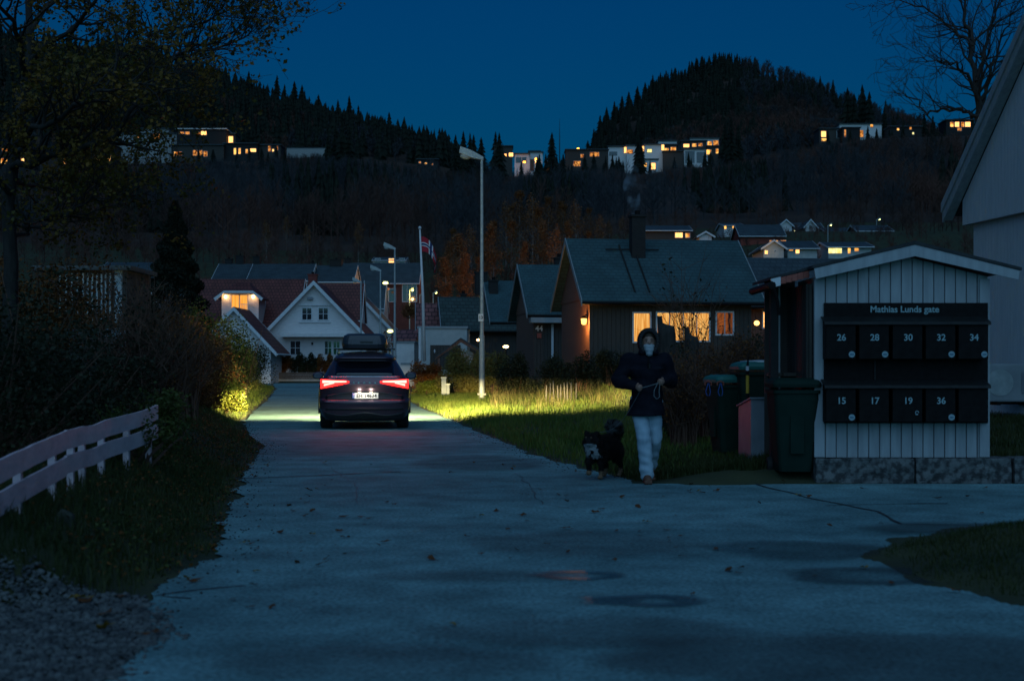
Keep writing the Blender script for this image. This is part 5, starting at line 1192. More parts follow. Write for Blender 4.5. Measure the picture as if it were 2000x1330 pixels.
modern('white villa with wide glass front at the right end of the row',1336,1382,292,316,500,'white',[(1339,1356,296,318,GD),(1361,1375,298,318,GD),(1380,1386,293,302,LF)])
modern('dark upper villa with yellow lit windows above the glass fronted one',1331,1380,276,292,512,'dark_siding',[(1335,1346,282,288,'lit_bright'),(1352,1360,281,287,LF),(1364,1372,280,286,LS)])
modern('white upper villa with one amber window, at the dark tree',1348,1404,271,282,522,'white',[(1382,1390,277,287,LF),(1393,1403,275,284,LS)])
modern('amber lit end room of the villas beside the dark spruces',1382,1404,286,304,508,'dark_siding',[(1384,1389,293,300,LF),(1398,1403,291,300,LF)])
modern('dark cube house with two stacked amber windows on the far right terrace',1600,1645,252,278,520,'dark_siding',[(1604,1613,257,268,LB),(1604,1615,271,276,LF),(1634,1640,255,270,'glass_dark')])
modern('dark boxy house with a thin white roof edge on the far right terrace',1645,1680,250,270,516,'chimney',[(1649,1652,254,268,LS)])
modern('long low white house beneath the big skyline spruces',1640,1722,243,258,528,'white',[(1679,1686,255,268,LS),(1700,1705,244,249,LF)])
modern('half hidden pale house between the far right conifers',1738,1800,248,264,520,'chimney',[(1752,1756,251,255,LF),(1776,1780,249,253,LF),(1782,1785,259,263,'lit_cool')])
modern('glass house with a row of bright amber windows farthest right',1848,1898,235,255,515,'chimney',[(1856,1862,239,248,LF),(1865,1873,239,248,LB),(1877,1883,239,248,LF),(1885,1895,239,248,LB),(1870,1878,250,256,LS)])
# left terrace
modern('large two storey dark villa with lit upper floor on the left terrace',345,442,253,282,480,'chimney',[(350,360,258,262,LS),(362,370,258,263,LS),(384,392,259,263,LS),(393,403,257,264,LB)],roofm='white')
modern('lit corner room with white sloping roof at the end of the large villa',403,460,262,279,484,'dark_siding',[(437,446,265,279,LF),(446,455,267,279,LB)])
modern('long dark lower storey with orange windows on the left terrace',335,437,284,306,470,'dark_siding',[(340,348,297,305,LF),(349,355,297,304,LF),(377,385,294,304,LS),(388,395,294,304,LS),(398,405,296,306,LS)])
modern('low pale roofed house with four bright windows on the left terrace',437,503,281,302,472,'chimney',[(457,461,290,302,LF),(466,470,290,301,LF),(480,484,292,300,LF),(487,500,291,297,LB)])
modern('low dark house with a single bright lamp left of the glass railing',503,548,284,300,475,'dark_siding',[(524,529,286,296,LS),(532,535,292,296,LB),(540,543,286,294,LS)])
modern('long pale glass railing terrace at the right end of the left houses',560,642,290,297,478,'concrete',[],cat='terrace',D=2,over=.1)
modern('pink white house high behind the left tree branches',225,345,262,276,490,'concrete',[(268,276,265,269,LS),(300,312,262,272,LS)])
modern('white block with one orange corner on the left terrace',265,330,252,280,500,'concrete',[(296,310,262,278,LS)])
modern('dark wooden house with three amber windows low among the left branches',130,222,283,320,465,'dark_siding',[(177,185,305,315,LF),(189,199,306,318,LB),(203,216,305,315,LB),(124,128,308,320,LF)])
modern('dark house at the far left edge with two amber windows',-20,60,290,330,468,'chimney',[(2,22,310,320,LF),(41,47,310,324,LB),(4,24,291,296,LS)])
modern('small house with tiny lights between the left conifers',815,856,312,326,480,'chimney',[(818,822,316,319,LS),(830,834,318,321,LF),(842,846,320,323,LS)])
# street lamps on the terrace
for px,py,yb,Y,lab in ((1046,311,342,492,'orange terrace street lamp in front of the first white cube'),(1023,317,340,494,'smaller orange terrace lamp left of the taller one'),(1128,291,320,520,'orange lamp above the long dark terrace house')):
    t=thing('street_lamp',lab,'street lamp',(X(px,Y),Y,Z(yb,Y)),group='orange lamps on the hill terrace'); h=Z(py,Y)-Z(yb,Y)
    mb=MB(); mb.tube([(0,0,-1),(0,0,h)],.14,6); mb.build('pole',M['steel'],t); mb=MB(); mb.ball((.2,-.1,h),(.5,.4,.4),10,6); mb.build('lamp_head',em('sodium',(1,.36,.04),6),t)
# radio mast on the saddle
Y=620; t=thing('spire_tree','single thin columnar tree on the saddle skyline','tree',(X(1093,Y),Y,ground(X(1093,Y),Y)-2)); h=Z(232,Y)-t.location.z
mb=MB(); mb.tube([(0,0,0),(0,0,h*.7),(0,0,h)],[.3,.2,.05],6); mb.build('trunk',M['bark'],t)
# ------------------------------------------------------------------ vegetation tools
def leaf_quads(P,size,rs,up=.3,aspect=.6,droop=0):
    """P (n,3) leaf centres -> small folded leaf triangles/quads"""
    n=len(P); a=rs.normal(size=(n,3)); a[:,2]=a[:,2]*.6+droop; a/=np.linalg.norm(a,axis=1)[:,None]
    b=rs.normal(size=(n,3)); b-= (a*b).sum(1)[:,None]*a; b/=np.linalg.norm(b,axis=1)[:,None]
    s=size*rs.uniform(.6,1.3,size=(n,1)); w=s*aspect*.5
    V=np.stack([P-a*s*.5,P+b*w,P+a*s*.5,P-b*w],1).reshape(-1,3)
    Fc=np.arange(4*n).reshape(n,4); return V,Fc
def clumpy(n,rs,dims,seed,hollow=.35,bumps=14,zmin=0.0,density=None):
    """points filling an uneven bush volume: union of random lobes"""
    c=rs.uniform(-1,1,size=(bumps,3))*np.array([.62,.62,.5]); c[:,2]=np.abs(rs.uniform(0,1,bumps))*.62+.12
    r=rs.uniform(.22,.42,bumps); out=[]
    k=rs.integers(0,bumps,n*2); d=rs.normal(size=(n*2,3)); d/=np.linalg.norm(d,axis=1)[:,None]
    rad=r[k]*(hollow+(1-hollow)*rs.uniform(0,1,n*2)**.5)*(1+rs.normal(size=n*2)*.09)
    p=c[k]+d*rad[:,None]; p=p[p[:,2]>zmin][:n]
    return p*np.array(dims)[None,:]*np.array([.5/.9,.5/.9,1/1.0])
def bush_parts(seed,w,d,h,n,lsize,stems=10,aspect=.6,hollow=.35,bumps=14,twigs=0):
    rs=np.random.default_rng(seed); P=clumpy(n,rs,(w,d,h),seed,hollow,bumps); V,Fc=leaf_quads(P,lsize,rs,aspect=aspect)
    mb=MB(); r_=random.Random(seed)
    for k in range(stems+twigs):
        t=P[r_.randrange(len(P))]; b=(t[0]*.25+r_.uniform(-.1,.1)*w,t[1]*.25,-.05); k_=1.0 if k<stems else r_.uniform(1.05,1.25)
        m_=((b[0]+t[0])*.5+r_.uniform(-.1,.1),(b[1]+t[1])*.5,t[2]*.55)
        mb.tube([b,m_,(t[0]*k_,t[1]*k_,t[2]*k_)],[.018,.012,.004],4,cap=False)
    return V,Fc,mb
def bush(label,px,pytop,Y,w,h,leaf,n=3500,lsize=.07,seed=1,d=None,name='shrub',group=None,z0=None,stems=10,twigs=6,hollow=.35,aspect=.6,bumps=14,cat='shrub',dx=0):
    x=X(px,Y)+dx; z=ground(x,Y) if z0 is None else z0
    if h is None: h=Z(pytop,Y)-z
    t=thing(name,label,cat,(x,Y,z),group=group)
    V,Fc,mb=bush_parts(seed,w,d or w,h,n,lsize,stems,aspect,hollow,bumps,twigs)
    npmesh('foliage',V,Fc,M[leaf],t); mb.build('stem',M['twig'],t); return t
def twig_bush(label,x,Y,w,h,nst,seed,name='bare_shrub',mat='twig',leaf=None,nl=0,lsize=.05,lean=0,group=None,cat='shrub',z=None,arc=.3):
    """many fine arching stems with side twigs"""
    r_=random.Random(seed); z=ground(x,Y) if z is None else z; t=thing(name,label,cat,(x,Y,z),group=group); mb=MB(); tips=[]
    for k in range(nst):
        a=r_.uniform(0,6.28); rr=r_.uniform(0,1)**.6; bx_,by_=r_.uniform(-.3,.3)*w*.5,r_.uniform(-.3,.3)*w*.5
        tx,ty=math.cos(a)*w*.5*rr+lean,math.sin(a)*w*.5*rr; th=h*(1-.35*rr**2)*r_.uniform(.7,1.08)
        P=[]
        for i in range(6):
            u=i/5; P.append((bx_+(tx-bx_)*u**1.6+r_.uniform(-.03,.03)*w*.3,by_+(ty-by_)*u**1.6+r_.uniform(-.03,.03)*w*.3,th*(u**(1-arc*.3))))
        mb.tube(P,[.011,.010,.008,.006,.004,.002],3,cap=False)
        for q in range(5):
            i=r_.randint(2,4); p=Vector(P[i]); dd=Vector((r_.uniform(-1,1),r_.uniform(-1,1),r_.uniform(.3,1.2))).normalized()*h*r_.uniform(.08,.22)
            mb.tube([p,p+dd*.5+Vector((0,0,.02)),p+dd],[.005,.004,.0015],3,cap=False); tips+= [p+dd*r_.random() for _ in range(3)]
        tips+=[Vector(P[i]) for i in (3,4,5)]
    mb.build('stem',M[mat],t)
    if leaf:
        rs=np.random.default_rng(seed); T=np.array([tuple(v) for v in tips]); P=T[rs.integers(0,len(T),nl)]+rs.normal(size=(nl,3))*.05; V,Fc=leaf_quads(P,lsize,rs); npmesh('foliage',V,Fc,M[leaf],t)
    return t
# ---- hedges and shrubs along the left of the road
bush('low rounded bush lit yellow green by the headlights beside the road',430,762,35.3,1.5,.95,'leaf_yellow',5200,.075,11,d=1.6,stems=14)
bush('upright yellow green shrub above the lit bush, left verge',432,690,38,1.5,None,'leaf_olive',5200,.07,12,d=1.6,dx=-.15)
bush('second olive hedge shrub further up the left verge',462,668,44,2.0,None,'leaf_olive',6000,.07,13,d=2.4,dx=-.3)
bush('clipped dark green hedge shrub nearest the road end on the left',478,668,52,2.0,None,'leaf_green',6000,.07,14,d=3.2,dx=-.35)
bush('dark hedge shrub at the far left before the crossroad',482,672,64,2.4,None,'leaf_dark',5000,.08,15,d=4)
bush('leafy dark green bush spreading over the small white gable',430,590,41,2.4,None,'leaf_green',7500,.085,16,d=2.4,dx=-.3,twigs=26)
bush('loose twiggy bush with sparse leaves against the white annex wall',462,640,43,1.3,None,'leaf_dark',1400,.08,17,d=1.5,twigs=40)
bush('tall dark shrub below the conifer on the left',345,600,36,3.4,None,'leaf_brown',9000,.08,18,d=3,twigs=20)
bush('reddish brown shrub mass leaning over the left verge',330,650,30,2.4,None,'leaf_brown',9000,.06,19,d=2.4,twigs=30)
bush('orange brown shrub behind the wood stack',240,585,27.5,2.6,None,'leaf_brown',9000,.06,20,d=2.2,twigs=30)
bush('brown shrub with orange tint right of the wood stack',395,640,33,1.6,None,'leaf_brown',6000,.06,21,d=2.2,twigs=30)
bush('tall shrub before the slatted shed, third from the left edge',130,590,29,3.0,None,'leaf_brown',7000,.07,22,d=2.4,twigs=30)
twig_bush('arching bare shrub bending toward the road behind the fence end',X(318,19),19,1.8,2.0,110,31,leaf='leaf_brown',nl=2600,lsize=.04)
twig_bush('second arching bare shrub nearer the lit bush',X(352,25),25,2.0,2.1,110,32,leaf='leaf_brown',nl=2600,lsize=.045)
twig_bush('bare grey brown shrub right of the dark ivy behind the fence',X(255,17.5),17.5,1.8,2.2,110,33,leaf='leaf_dark',nl=2000,lsize=.045)
bush('dark ivy like bush directly behind the fence',185,690,16,1.7,None,'leaf_dark',7000,.05,23,d=1.4,twigs=10)
bush('low leafy green bush at the far end of the fence',290,752,16.2,1.0,None,'leaf_green',3600,.045,24,d=1.0)
bush('tall black shrub at the left edge behind the fence',40,540,17,2.4,None,'leaf_dark',9000,.06,25,d=2,twigs=30)
bush('black shrub at the extreme left edge above the fence rail',-40,600,12.5,2.2,None,'leaf_dark',7000,.05,26,d=1.6,twigs=20)
bush('dark shrub between the left edge and the ivy',115,640,14.5,1.3,None,'leaf_dark',6000,.045,27,d=1.2,twigs=20)
bush('tall dark brown shrub left of the slatted shed',60,500,24,3.2,None,'leaf_brown',9000,.07,28,d=2.4,twigs=30)
bush('low dark growth spreading under the fence rail',262,812,13.6,1.0,.55,'leaf_green',2500,.04,29,d=.9)
# ---- right verge
bush('reddish bush just right of the car mirror',824,706,62,1.9,None,'leaf_brown',6500,.09,41,d=1.6,dx=0.05,twigs=10)
bush('yellow green lower bush in front of the reddish one',838,738,60,1.5,None,'leaf_yellow',3800,.07,42,d=1.2)
bush('large drooping olive green bush left of the street lamp',905,678,60,2.3,None,'leaf_olive',12000,.15,43,d=2,aspect=.22,twigs=40,bumps=16,hollow=.2)
bush('dull brown green bush right behind the street lamp pole',958,684,56,1.6,None,'leaf_olive',6500,.11,44,d=1.6,aspect=.3,twigs=20)
bush('black leafy bush right of the street lamp pole',1002,688,54,1.6,None,'leaf_dark',7500,.08,45,d=1.6,twigs=14)
bush('black leafy bush below house number 44',1070,690,52,1.8,None,'leaf_dark',7500,.08,46,d=1.6,twigs=14)
bush('black leafy bush below the glowing wall lamp',1135,690,50,1.6,None,'leaf_dark',7500,.08,47,d=1.6,twigs=20)
bush('dark bush between the wall lamp and the walker',1198,684,47,1.7,None,'leaf_dark',7500,.07,48,d=1.5,twigs=30)
twig_bush('bare shrub with grey stems just right of the walker',X(1335,21),21,1.2,1.5,150,61,leaf='leaf_brown',nl=2200,lsize=.04)
twig_bush('dense bare hedge left of the bins',X(1390,22),22,1.3,1.55,160,62,leaf='leaf_brown',nl=3600,lsize=.04)
twig_bush('bare hedge behind the green bins',X(1450,22.5),22.5,1.3,1.5,150,63,leaf='leaf_brown',nl=3600,lsize=.04)
bush('leafy dark bush catching lamp light at the porch corner',1468,648,24,1.35,None,'leaf_dark',6500,.06,64,d=1.3,twigs=30,stems=14)
bush('leafy bush below the amber windows beside the tree stump',1375,672,25,1.4,None,'leaf_dark',5500,.055,65,d=1.3,twigs=40)
bush('low dark bush at the feet of the bare hedge',1330,742,23,1.2,None,'leaf_dark',3500,.05,66,d=1.2)
bush('dark bush filling the gap beside the shed post',1515,655,26,1.4,None,'leaf_dark',6500,.06,67,d=1.3)
t=twig_bush('tall bare whips rising in front of the picture window',X(1345,30),30,2.1,3.5,34,68,leaf='leaf_dark',nl=120,lsize=.09,name='bare_whips')
# cut tree stump and a second lower one
for px,pt,Y,r0,lb in ((1303,634,27,.17,'tall sawn tree stump against the amber window'),(1352,655,27.5,.13,'lower sawn tree stump right of the tall one')):
    x=X(px,Y); z=ground(x,Y); h=Z(pt,Y)-z; t=thing('tree_stump',lb,'tree stump',(x,Y,z)); mb=MB()
    mb.lathe([(r0*1.25,-.1),(r0*1.05,h*.5),(r0,h*.9),(r0*.85,h*.98),(r0*.45,h)],(0,0,0),14); o=mb.build('trunk',M['bark'],t,smooth=True)
    for v in o.data.vertices: v.co.x*=1+.2*mnoise.noise((v.co.z*2,v.co.x*5,v.co.y*5)); v.co.z+=.08*mnoise.noise((v.co.x*9,v.co.y*9,1))*(v.co.z>h*.8)
    mb=MB(); mb.tube([(-r0*.6,0,h*.85),(-r0*.85,0,h+.16)],[.07,.045],8); mb.build('branch_stub',M['bark'],t)
# hedge in front of the white house
for k,(px,leafn) in enumerate(((530,'leaf_brown'),(556,'leaf_brown'),(582,'leaf_dark'),(608,'leaf_dark'),(634,'leaf_brown'),(662,'leaf_dark'))):
    bush(['leftmost reddish hedge shrub','second reddish hedge shrub from the left','third dark hedge shrub from the left','fourth dark hedge shrub from the left','fifth reddish hedge shrub from the left','last dark hedge shrub beside the car'][k]+' before the white gable house',px,686,115.6,1.45,1.7,leafn,4200,.13,70+k,d=1.2,z0=.72,group='hedge before the white gable house',name='hedge_shrub')
bush('yellow leaved bush glowing orange under the valley street lamps',800,598,150,2.4,1.6,'leaf_orange',2000,.16,80,z0=Z(622,150))
bush('bare orange shrub between the white gable and the small garage',752,655,108,1.6,1.6,'leaf_orange',900,.12,81,z0=Z(688,108),twigs=30)

# ---- branching trees
def tree_skel(mb,p,d,L,r,depth,rr,tips,segs=5,curve=.25,upb=.12,kids=(4,6),ratio=.62,n=5,minr=.0025,spread=(25,60)):
    pts=[Vector(p)]; d=Vector(d).normalized(); rads=[r]; cur=Vector(p)
    for i in range(segs):
        d=(d+Vector((rr.gauss(0,curve),rr.gauss(0,curve),rr.gauss(0,curve)+upb))).normalized(); cur=cur+d*L/segs; pts.append(cur.copy()); rads.append(max(minr,r*(1-.75*(i+1)/segs)))
    mb.tube(pts,rads,n if r>.03 else (4 if r>.012 else 3),cap=False)
    if depth<=0: tips.extend(pts[1:]); return
    tips.extend(pts[-2:])
    for k in range(rr.randint(*kids)):
        t=rr.uniform(.25,1.0); i=min(int(t*segs),segs-1); q=pts[i].lerp(pts[i+1],t*segs-i); dd=(pts[i+1]-pts[i]).normalized()
        ax=Vector((rr.gauss(0,1),rr.gauss(0,1),rr.gauss(0,1))); ax=(ax-dd*ax.dot(dd)).normalized(); a=R(rr.uniform(*spread)); nd=dd*math.cos(a)+ax*math.sin(a)
        tree_skel(mb,q,nd,L*ratio*rr.uniform(.7,1.15),max(minr,rads[i]*.55),depth-1,rr,tips,segs,curve,upb,kids,ratio,n,minr,spread)
def px_limb(pts,Y): return [Vector((X(a,Y+dy),Y+dy,Z(b,Y+dy))) for a,b,dy in pts]
# big leafy tree, upper left (limbs placed along what the photograph shows, at 17-22 m)
YT=19.5; base=Vector((X(18,YT),YT,ground(X(18,YT),YT))); t=thing('leafy_tree','big tree with thin autumn leaves filling the upper left corner','tree',tuple(base))
rr=random.Random(5); mb=MB(); tips=[]; 
trunk=[base+Vector((0,0,-.2)),base+Vector((0,0,1.2)),Vector((X(22,YT),YT,Z(520,YT))),Vector((X(15,YT),YT,Z(400,YT))),Vector((X(35,YT),YT,Z(250,YT))),Vector((X(60,YT),YT,Z(100,YT))),Vector((X(50,YT),YT,Z(-120,YT)))]
mb.tube([p-base for p in trunk],[.14,.12,.10,.09,.08,.06,.03],10,cap=False)
limbs=[([(20,330,0),(120,300,-.6),(230,265,-1.2),(330,115,-1.6),(380,95,-1.8),(460,60,-2)],.055),
([(30,260,0),(130,180,.5),(240,120,1),(330,60,1.3),(400,-20,1.5)],.055),
([(60,120,0),(160,40,-.5),(230,-50,-1)],.05),([(50,150,0),(20,40,-1.2),(-40,-40,-2)],.05),
([(18,430,0),(100,425,-.8),(165,400,-1.2),(205,330,-1.5)],.04),([(18,470,0),(75,440,.6),(160,400,1),(240,380,1.3),(300,382,1.5)],.03),
([(40,220,0),(150,200,1.2),(260,200,2),(330,240,2.4),(380,250,2.5)],.045),([(22,380,0),(-40,300,-1),(-90,200,-1.5)],.05),
([(25,300,0),(90,240,-1.6),(170,190,-2.4),(260,165,-2.8),(350,150,-3)],.045),([(330,115,-1.6),(400,100,-1.9),(470,80,-2.1),(530,40,-2.3)],.02),([(330,60,1.3),(400,40,1.4),(480,10,1.4),(540,-20,1.5)],.02),
([(60,60,0),(120,-20,.5),(250,-60,.8),(420,-60,1)],.05),([(20,350,0),(80,360,1.4),(150,330,1.8),(210,250,2.2)],.04)]
for pts,r in limbs:
    P=[q-base for q in px_limb(pts,YT)]
    Q=[P[0]]; 
    for k in range(len(P)-1):
        for i in range(1,5): Q.append(P[k].lerp(P[k+1],i/4)+Vector((rr.gauss(0,.03),rr.gauss(0,.05),rr.gauss(0,.03))))
    rads=[max(.006,r*(1-.85*i/(len(Q)-1))) for i in range(len(Q))]; mb.tube(Q,rads,6,cap=False)
    for i in range(2,len(Q)-1):
        for q in range(2 if i%2 else 3):
            d=(Q[i+1]-Q[i]).normalized(); ax=Vector((rr.gauss(0,1),rr.gauss(0,1),rr.gauss(0,.8)+.3)); ax=(ax-d*ax.dot(d)).normalized(); nd=d*.75+ax*.75
            tree_skel(mb,Q[i].lerp(Q[i+1],rr.random()),nd,rr.uniform(.5,1.05),rads[i]*.5+.003,2,rr,tips,4,.22,.10,(2,3),.6,5,.0025,(25,55))
    tips.extend(Q[6:])
mb.build('trunk',M['bark'],t,smooth=True)
rs=np.random.default_rng(3); T=np.array([tuple(v) for v in tips]); 
# fewer leaves toward the outer right side, as in the photo
wgt=np.clip(1.15-(T[:,0])/4.6,.12,1); keep=rs.choice(len(T),size=24000,p=wgt/wgt.sum()); P=T[keep]+rs.normal(size=(24000,3))*.045
V,Fc=leaf_quads(P,.062,rs,aspect=.7,droop=-.3); npmesh('crown',V,Fc,M['leaf_autumn'],t)
print('tree tips',len(T))
# bare birch behind the right house
YR_=44; base=Vector((X(1915,YR_),YR_,.6)); t=thing('bare_birch','tall bare birch with spreading thin branches behind the right hand house','tree',tuple(base)); mb=MB(); tips=[]; rr=random.Random(8)
def limb(pts,Y,r,base,mb,tips,rr,nsub=3,L=(.9,2.0),dep=2,endr=.12,n=6,jj=.05,kids=(1,3)):
    nsub=max(1,nsub-1)
    P=[q-base for q in px_limb(pts,Y)]; Q=[P[0]]
    for k in range(len(P)-1):
        for i in range(1,5): Q.append(P[k].lerp(P[k+1],i/4)+Vector((rr.gauss(0,jj),rr.gauss(0,jj*1.5),rr.gauss(0,jj))))
    rads=[max(.006,r*(1-(1-endr)*i/(len(Q)-1))) for i in range(len(Q))]; mb.tube(Q,rads,n,cap=False)
    for i in range(1,len(Q)-1):
        for q in range(nsub):
            d=(Q[i+1]-Q[i]).normalized(); ax=Vector((rr.gauss(0,1),rr.gauss(0,1),rr.gauss(0,.8))); ax=(ax-d*ax.dot(d)).normalized()
            tree_skel(mb,Q[i].lerp(Q[i+1],rr.random()),d*.7+ax*.8,rr.uniform(*L),rads[i]*.4+.004,dep,rr,tips,5,.16,.05,kids,.6,5,.006,(20,50))
mb.tube([Vector((0,0,-.3)),Vector((0,0,2)),Vector((X(1917,YR_),YR_,Z(400,YR_)))-base,Vector((X(1914,YR_),YR_,Z(250,YR_)))-base],[.2,.17,.14,.13],10,cap=False)
limb([(1914,250,0),(1908,180,0),(1900,90,.3),(1885,40,.3),(1868,-60,.5)],YR_,.125,base,mb,tips,rr,3,(1.2,2.4))
limb([(1912,205,0),(1890,140,-.5),(1860,125,-1),(1820,115,-1.3),(1780,110,-1.5)],YR_,.06,base,mb,tips,rr,3,(.8,1.5))
limb([(1914,240,0),(1885,215,.6),(1850,212,1),(1810,225,1.3),(1795,200,1.5),(1760,185,1.6),(1722,178,1.6)],YR_,.06,base,mb,tips,rr,2,(.7,1.3))
limb([(1908,160,0),(1930,80,.6),(1950,20,1),(1960,-50,1)],YR_,.07,base,mb,tips,rr,3,(1,2))
limb([(1912,200,0),(1940,130,-.6),(1965,60,-1),(1990,0,-1.5)],YR_,.06,base,mb,tips,rr,3,(.9,1.8))
limb([(1900,90,0),(1860,60,.6),(1820,20,1),(1760,0,1),(1720,10,1)],YR_,.05,base,mb,tips,rr,3,(.9,1.5))
limb([(1810,225,1.3),(1840,260,1.3),(1860,300,1.4)],YR_,.025,base,mb,tips,rr,2,(.5,1))
mb.build('trunk',M['bark'],t,smooth=True); print('birch verts',len(mb.v))

# ---- conifers
def spruce_mesh(seed,h,w,layers,n,name='spruce'):
    r_=random.Random(seed); vs=[];fs=[]
    for k in range(layers):
        u=k/(layers); z0=h*(.04+.93*u); rad=w*.5*(1-u)**.85*r_.uniform(.8,1.12)+w*.02; top=z0+h*(1.25/layers)+rad*.25
        i0=len(vs); vs.append((0,0,min(top,h)))
        for j in range(2*n):
            a=math.pi*j/n+r_.uniform(-.15,.15); q=rad*(r_.uniform(.75,1.2) if j%2==0 else r_.uniform(.35,.55)); vs.append((q*math.cos(a),q*math.sin(a),z0-rad*(.28 if j%2==0 else .05)+r_.uniform(-.02,.02)*h))
        fs+=[(i0,i0+1+j,i0+1+(j+1)%(2*n)) for j in range(2*n)]
    return vs,fs
def spruce(label,x,Y,h,w,seed,layers=15,n=9,group=None,z=None,name='spruce_tree'):
    z=ground(x,Y) if z is None else z; t=thing(name,label,'spruce tree',(x,Y,z-.5),group=group)
    vs,fs=spruce_mesh(seed,h,w,layers,n); mb=MB(); mb.add(vs,fs); c=mb.build('crown',M['needle'],t)
    mb=MB(); mb.tube([(0,0,0),(0,0,h*.98)],[max(.12,h*.012),.02],6,cap=False); mb.build('trunk',M['bark'],t); return t
# dense garden conifer on the left with drooping sprays
Yq=70; t=thing('garden_conifer','dense dark conifer standing before the valley roofs on the left','conifer',(X(342,Yq),Yq,.5)); rs=np.random.default_rng(77); hh=Z(395,Yq)-.5
n=24000; u=rs.uniform(0,1,n)**.75; ang=rs.uniform(0,6.283,n); wave=.82+.18*np.sin(u*60+ang*2); r=(1-u)**.85*2.7*wave*(.45+.55*rs.uniform(0,1,n)**.4)+.05
P=np.stack([r*np.cos(ang),r*np.sin(ang),u*hh],1); V,Fc=leaf_quads(P,.24,rs,aspect=.35,droop=-.8); npmesh('crown',V,Fc,M['needle'],t); mb=MB(); mb.tube([(0,0,0),(0,0,hh)],[.18,.03],8); mb.build('trunk',M['bark'],t)
# skyline spruces: individuals
protos=[]
for i in range(4):
    t=spruce('x',0,0,20,9.5,100+i,layers=12,n=8,z=0); protos.append(t)
def place(i,x,Y,h,label,group,wide=1.0):
    p=protos[i%4]; z=ground(x,Y)-1; s=h/20
    return dup(p,(x,Y,z),rng.uniform(0,6.28),(s*wide,s*wide,s),label,group)
def sky(pxs,pys,Y,label,group,wide=1.0,hmax=30):
    for i,(px,py) in enumerate(zip(pxs,pys)):
        Yv=Y+rng.uniform(-12,12); x=X(px,Yv); h=Z(py,Yv)-ground(x,Yv)+1
        if h<4: h=4+rng.uniform(0,3)
        place(int(rng.integers(0,4)),x,Yv,min(h,hmax),label,group,wide*rng.uniform(.8,1.1))
sky([486,515,541,556,575,590,595,622,660,682,700,705,745,752,760,790,805,820],[138,164,146,164,158,165,176,184,194,186,205,216,226,229,218,238,255,262],690,'dark spruce on the skyline of the left hill','spruces on the left hill skyline')
sky([330,350,372,395,415,440,460],[95,110,118,120,130,128,140],720,'tall dark spruce high on the left hill behind the leafy tree','spruces high on the left hill')
sky([835,852,870,890,905,925,940,968,982],[262,275,266,262,255,262,268,256,280],560,'dark tree in the saddle between the two hills','dark trees in the saddle')
sky([1136,1148,1160,1172,1185,1200,1215,1228,1245,1260,1275,1290,1305,1318,1332,1345,1360,1372,1385,1398,1410,1421,1440,1455],[228,218,205,188,180,177,172,165,168,160,146,140,142,140,136,128,112,110,108,116,110,104,120,122],930,'dark spruce on the left shoulder and peak of the right hill','spruces on the right hill skyline',1.2,17)
sky([1480,1498,1510,1524,1546,1556,1563,1572,1590,1602,1627],[128,135,130,132,140,143,146,150,150,148,155],940,'dark spruce on the right shoulder of the right hill','spruces on the right hill shoulder',1.0,17)
sky([1655,1668,1684,1698],[170,182,164,178],560,'big spruce standing over the white house on the far right terrace','big spruces over the far right terrace')
sky([1727,1745,1765,1805,1822,1898],[212,225,232,220,225,214],540,'dark conifer between the far right terrace houses','conifers among the far right terrace houses')
sky([1416,1428,1442],[240,228,245],486,'tall dark spruce at the right end of the white terrace houses','dark spruces at the end of the white houses')
sky([1078,1100,1142,1160,1178,1246,1252,1183,1066],[258,300,300,296,318,262,272,322,300],478,'dark spruce in front of the terrace houses','spruces in front of the terrace houses')
sky([890,905,918,975,965],[262,282,258,258,300],440,'large dark spruce left of the first white cube house','large spruces left of the white cube house')
sky([668,655,682,640],[232,246,250,262],440,'large dark spruce at the right of the left terrace','large spruces right of the left terrace')
sky(list(rng.uniform(1005,1400,26)),list(rng.uniform(300,326,26)),474,'young dark spruce below the terrace houses','young spruces below the terrace houses',1.1)
sky(list(rng.uniform(1600,1900,12)),list(rng.uniform(246,262,12)),500,'young spruce below the far right terrace houses','young spruces below the far right terrace',1.1)
sky(list(rng.uniform(130,560,14)),list(rng.uniform(276,300,14)),462,'young dark spruce below the left terrace houses','young spruces below the left terrace',1.1)
for t in protos:
    for c in list(t.children): bpy.data.objects.remove(c)
    bpy.data.objects.remove(t)
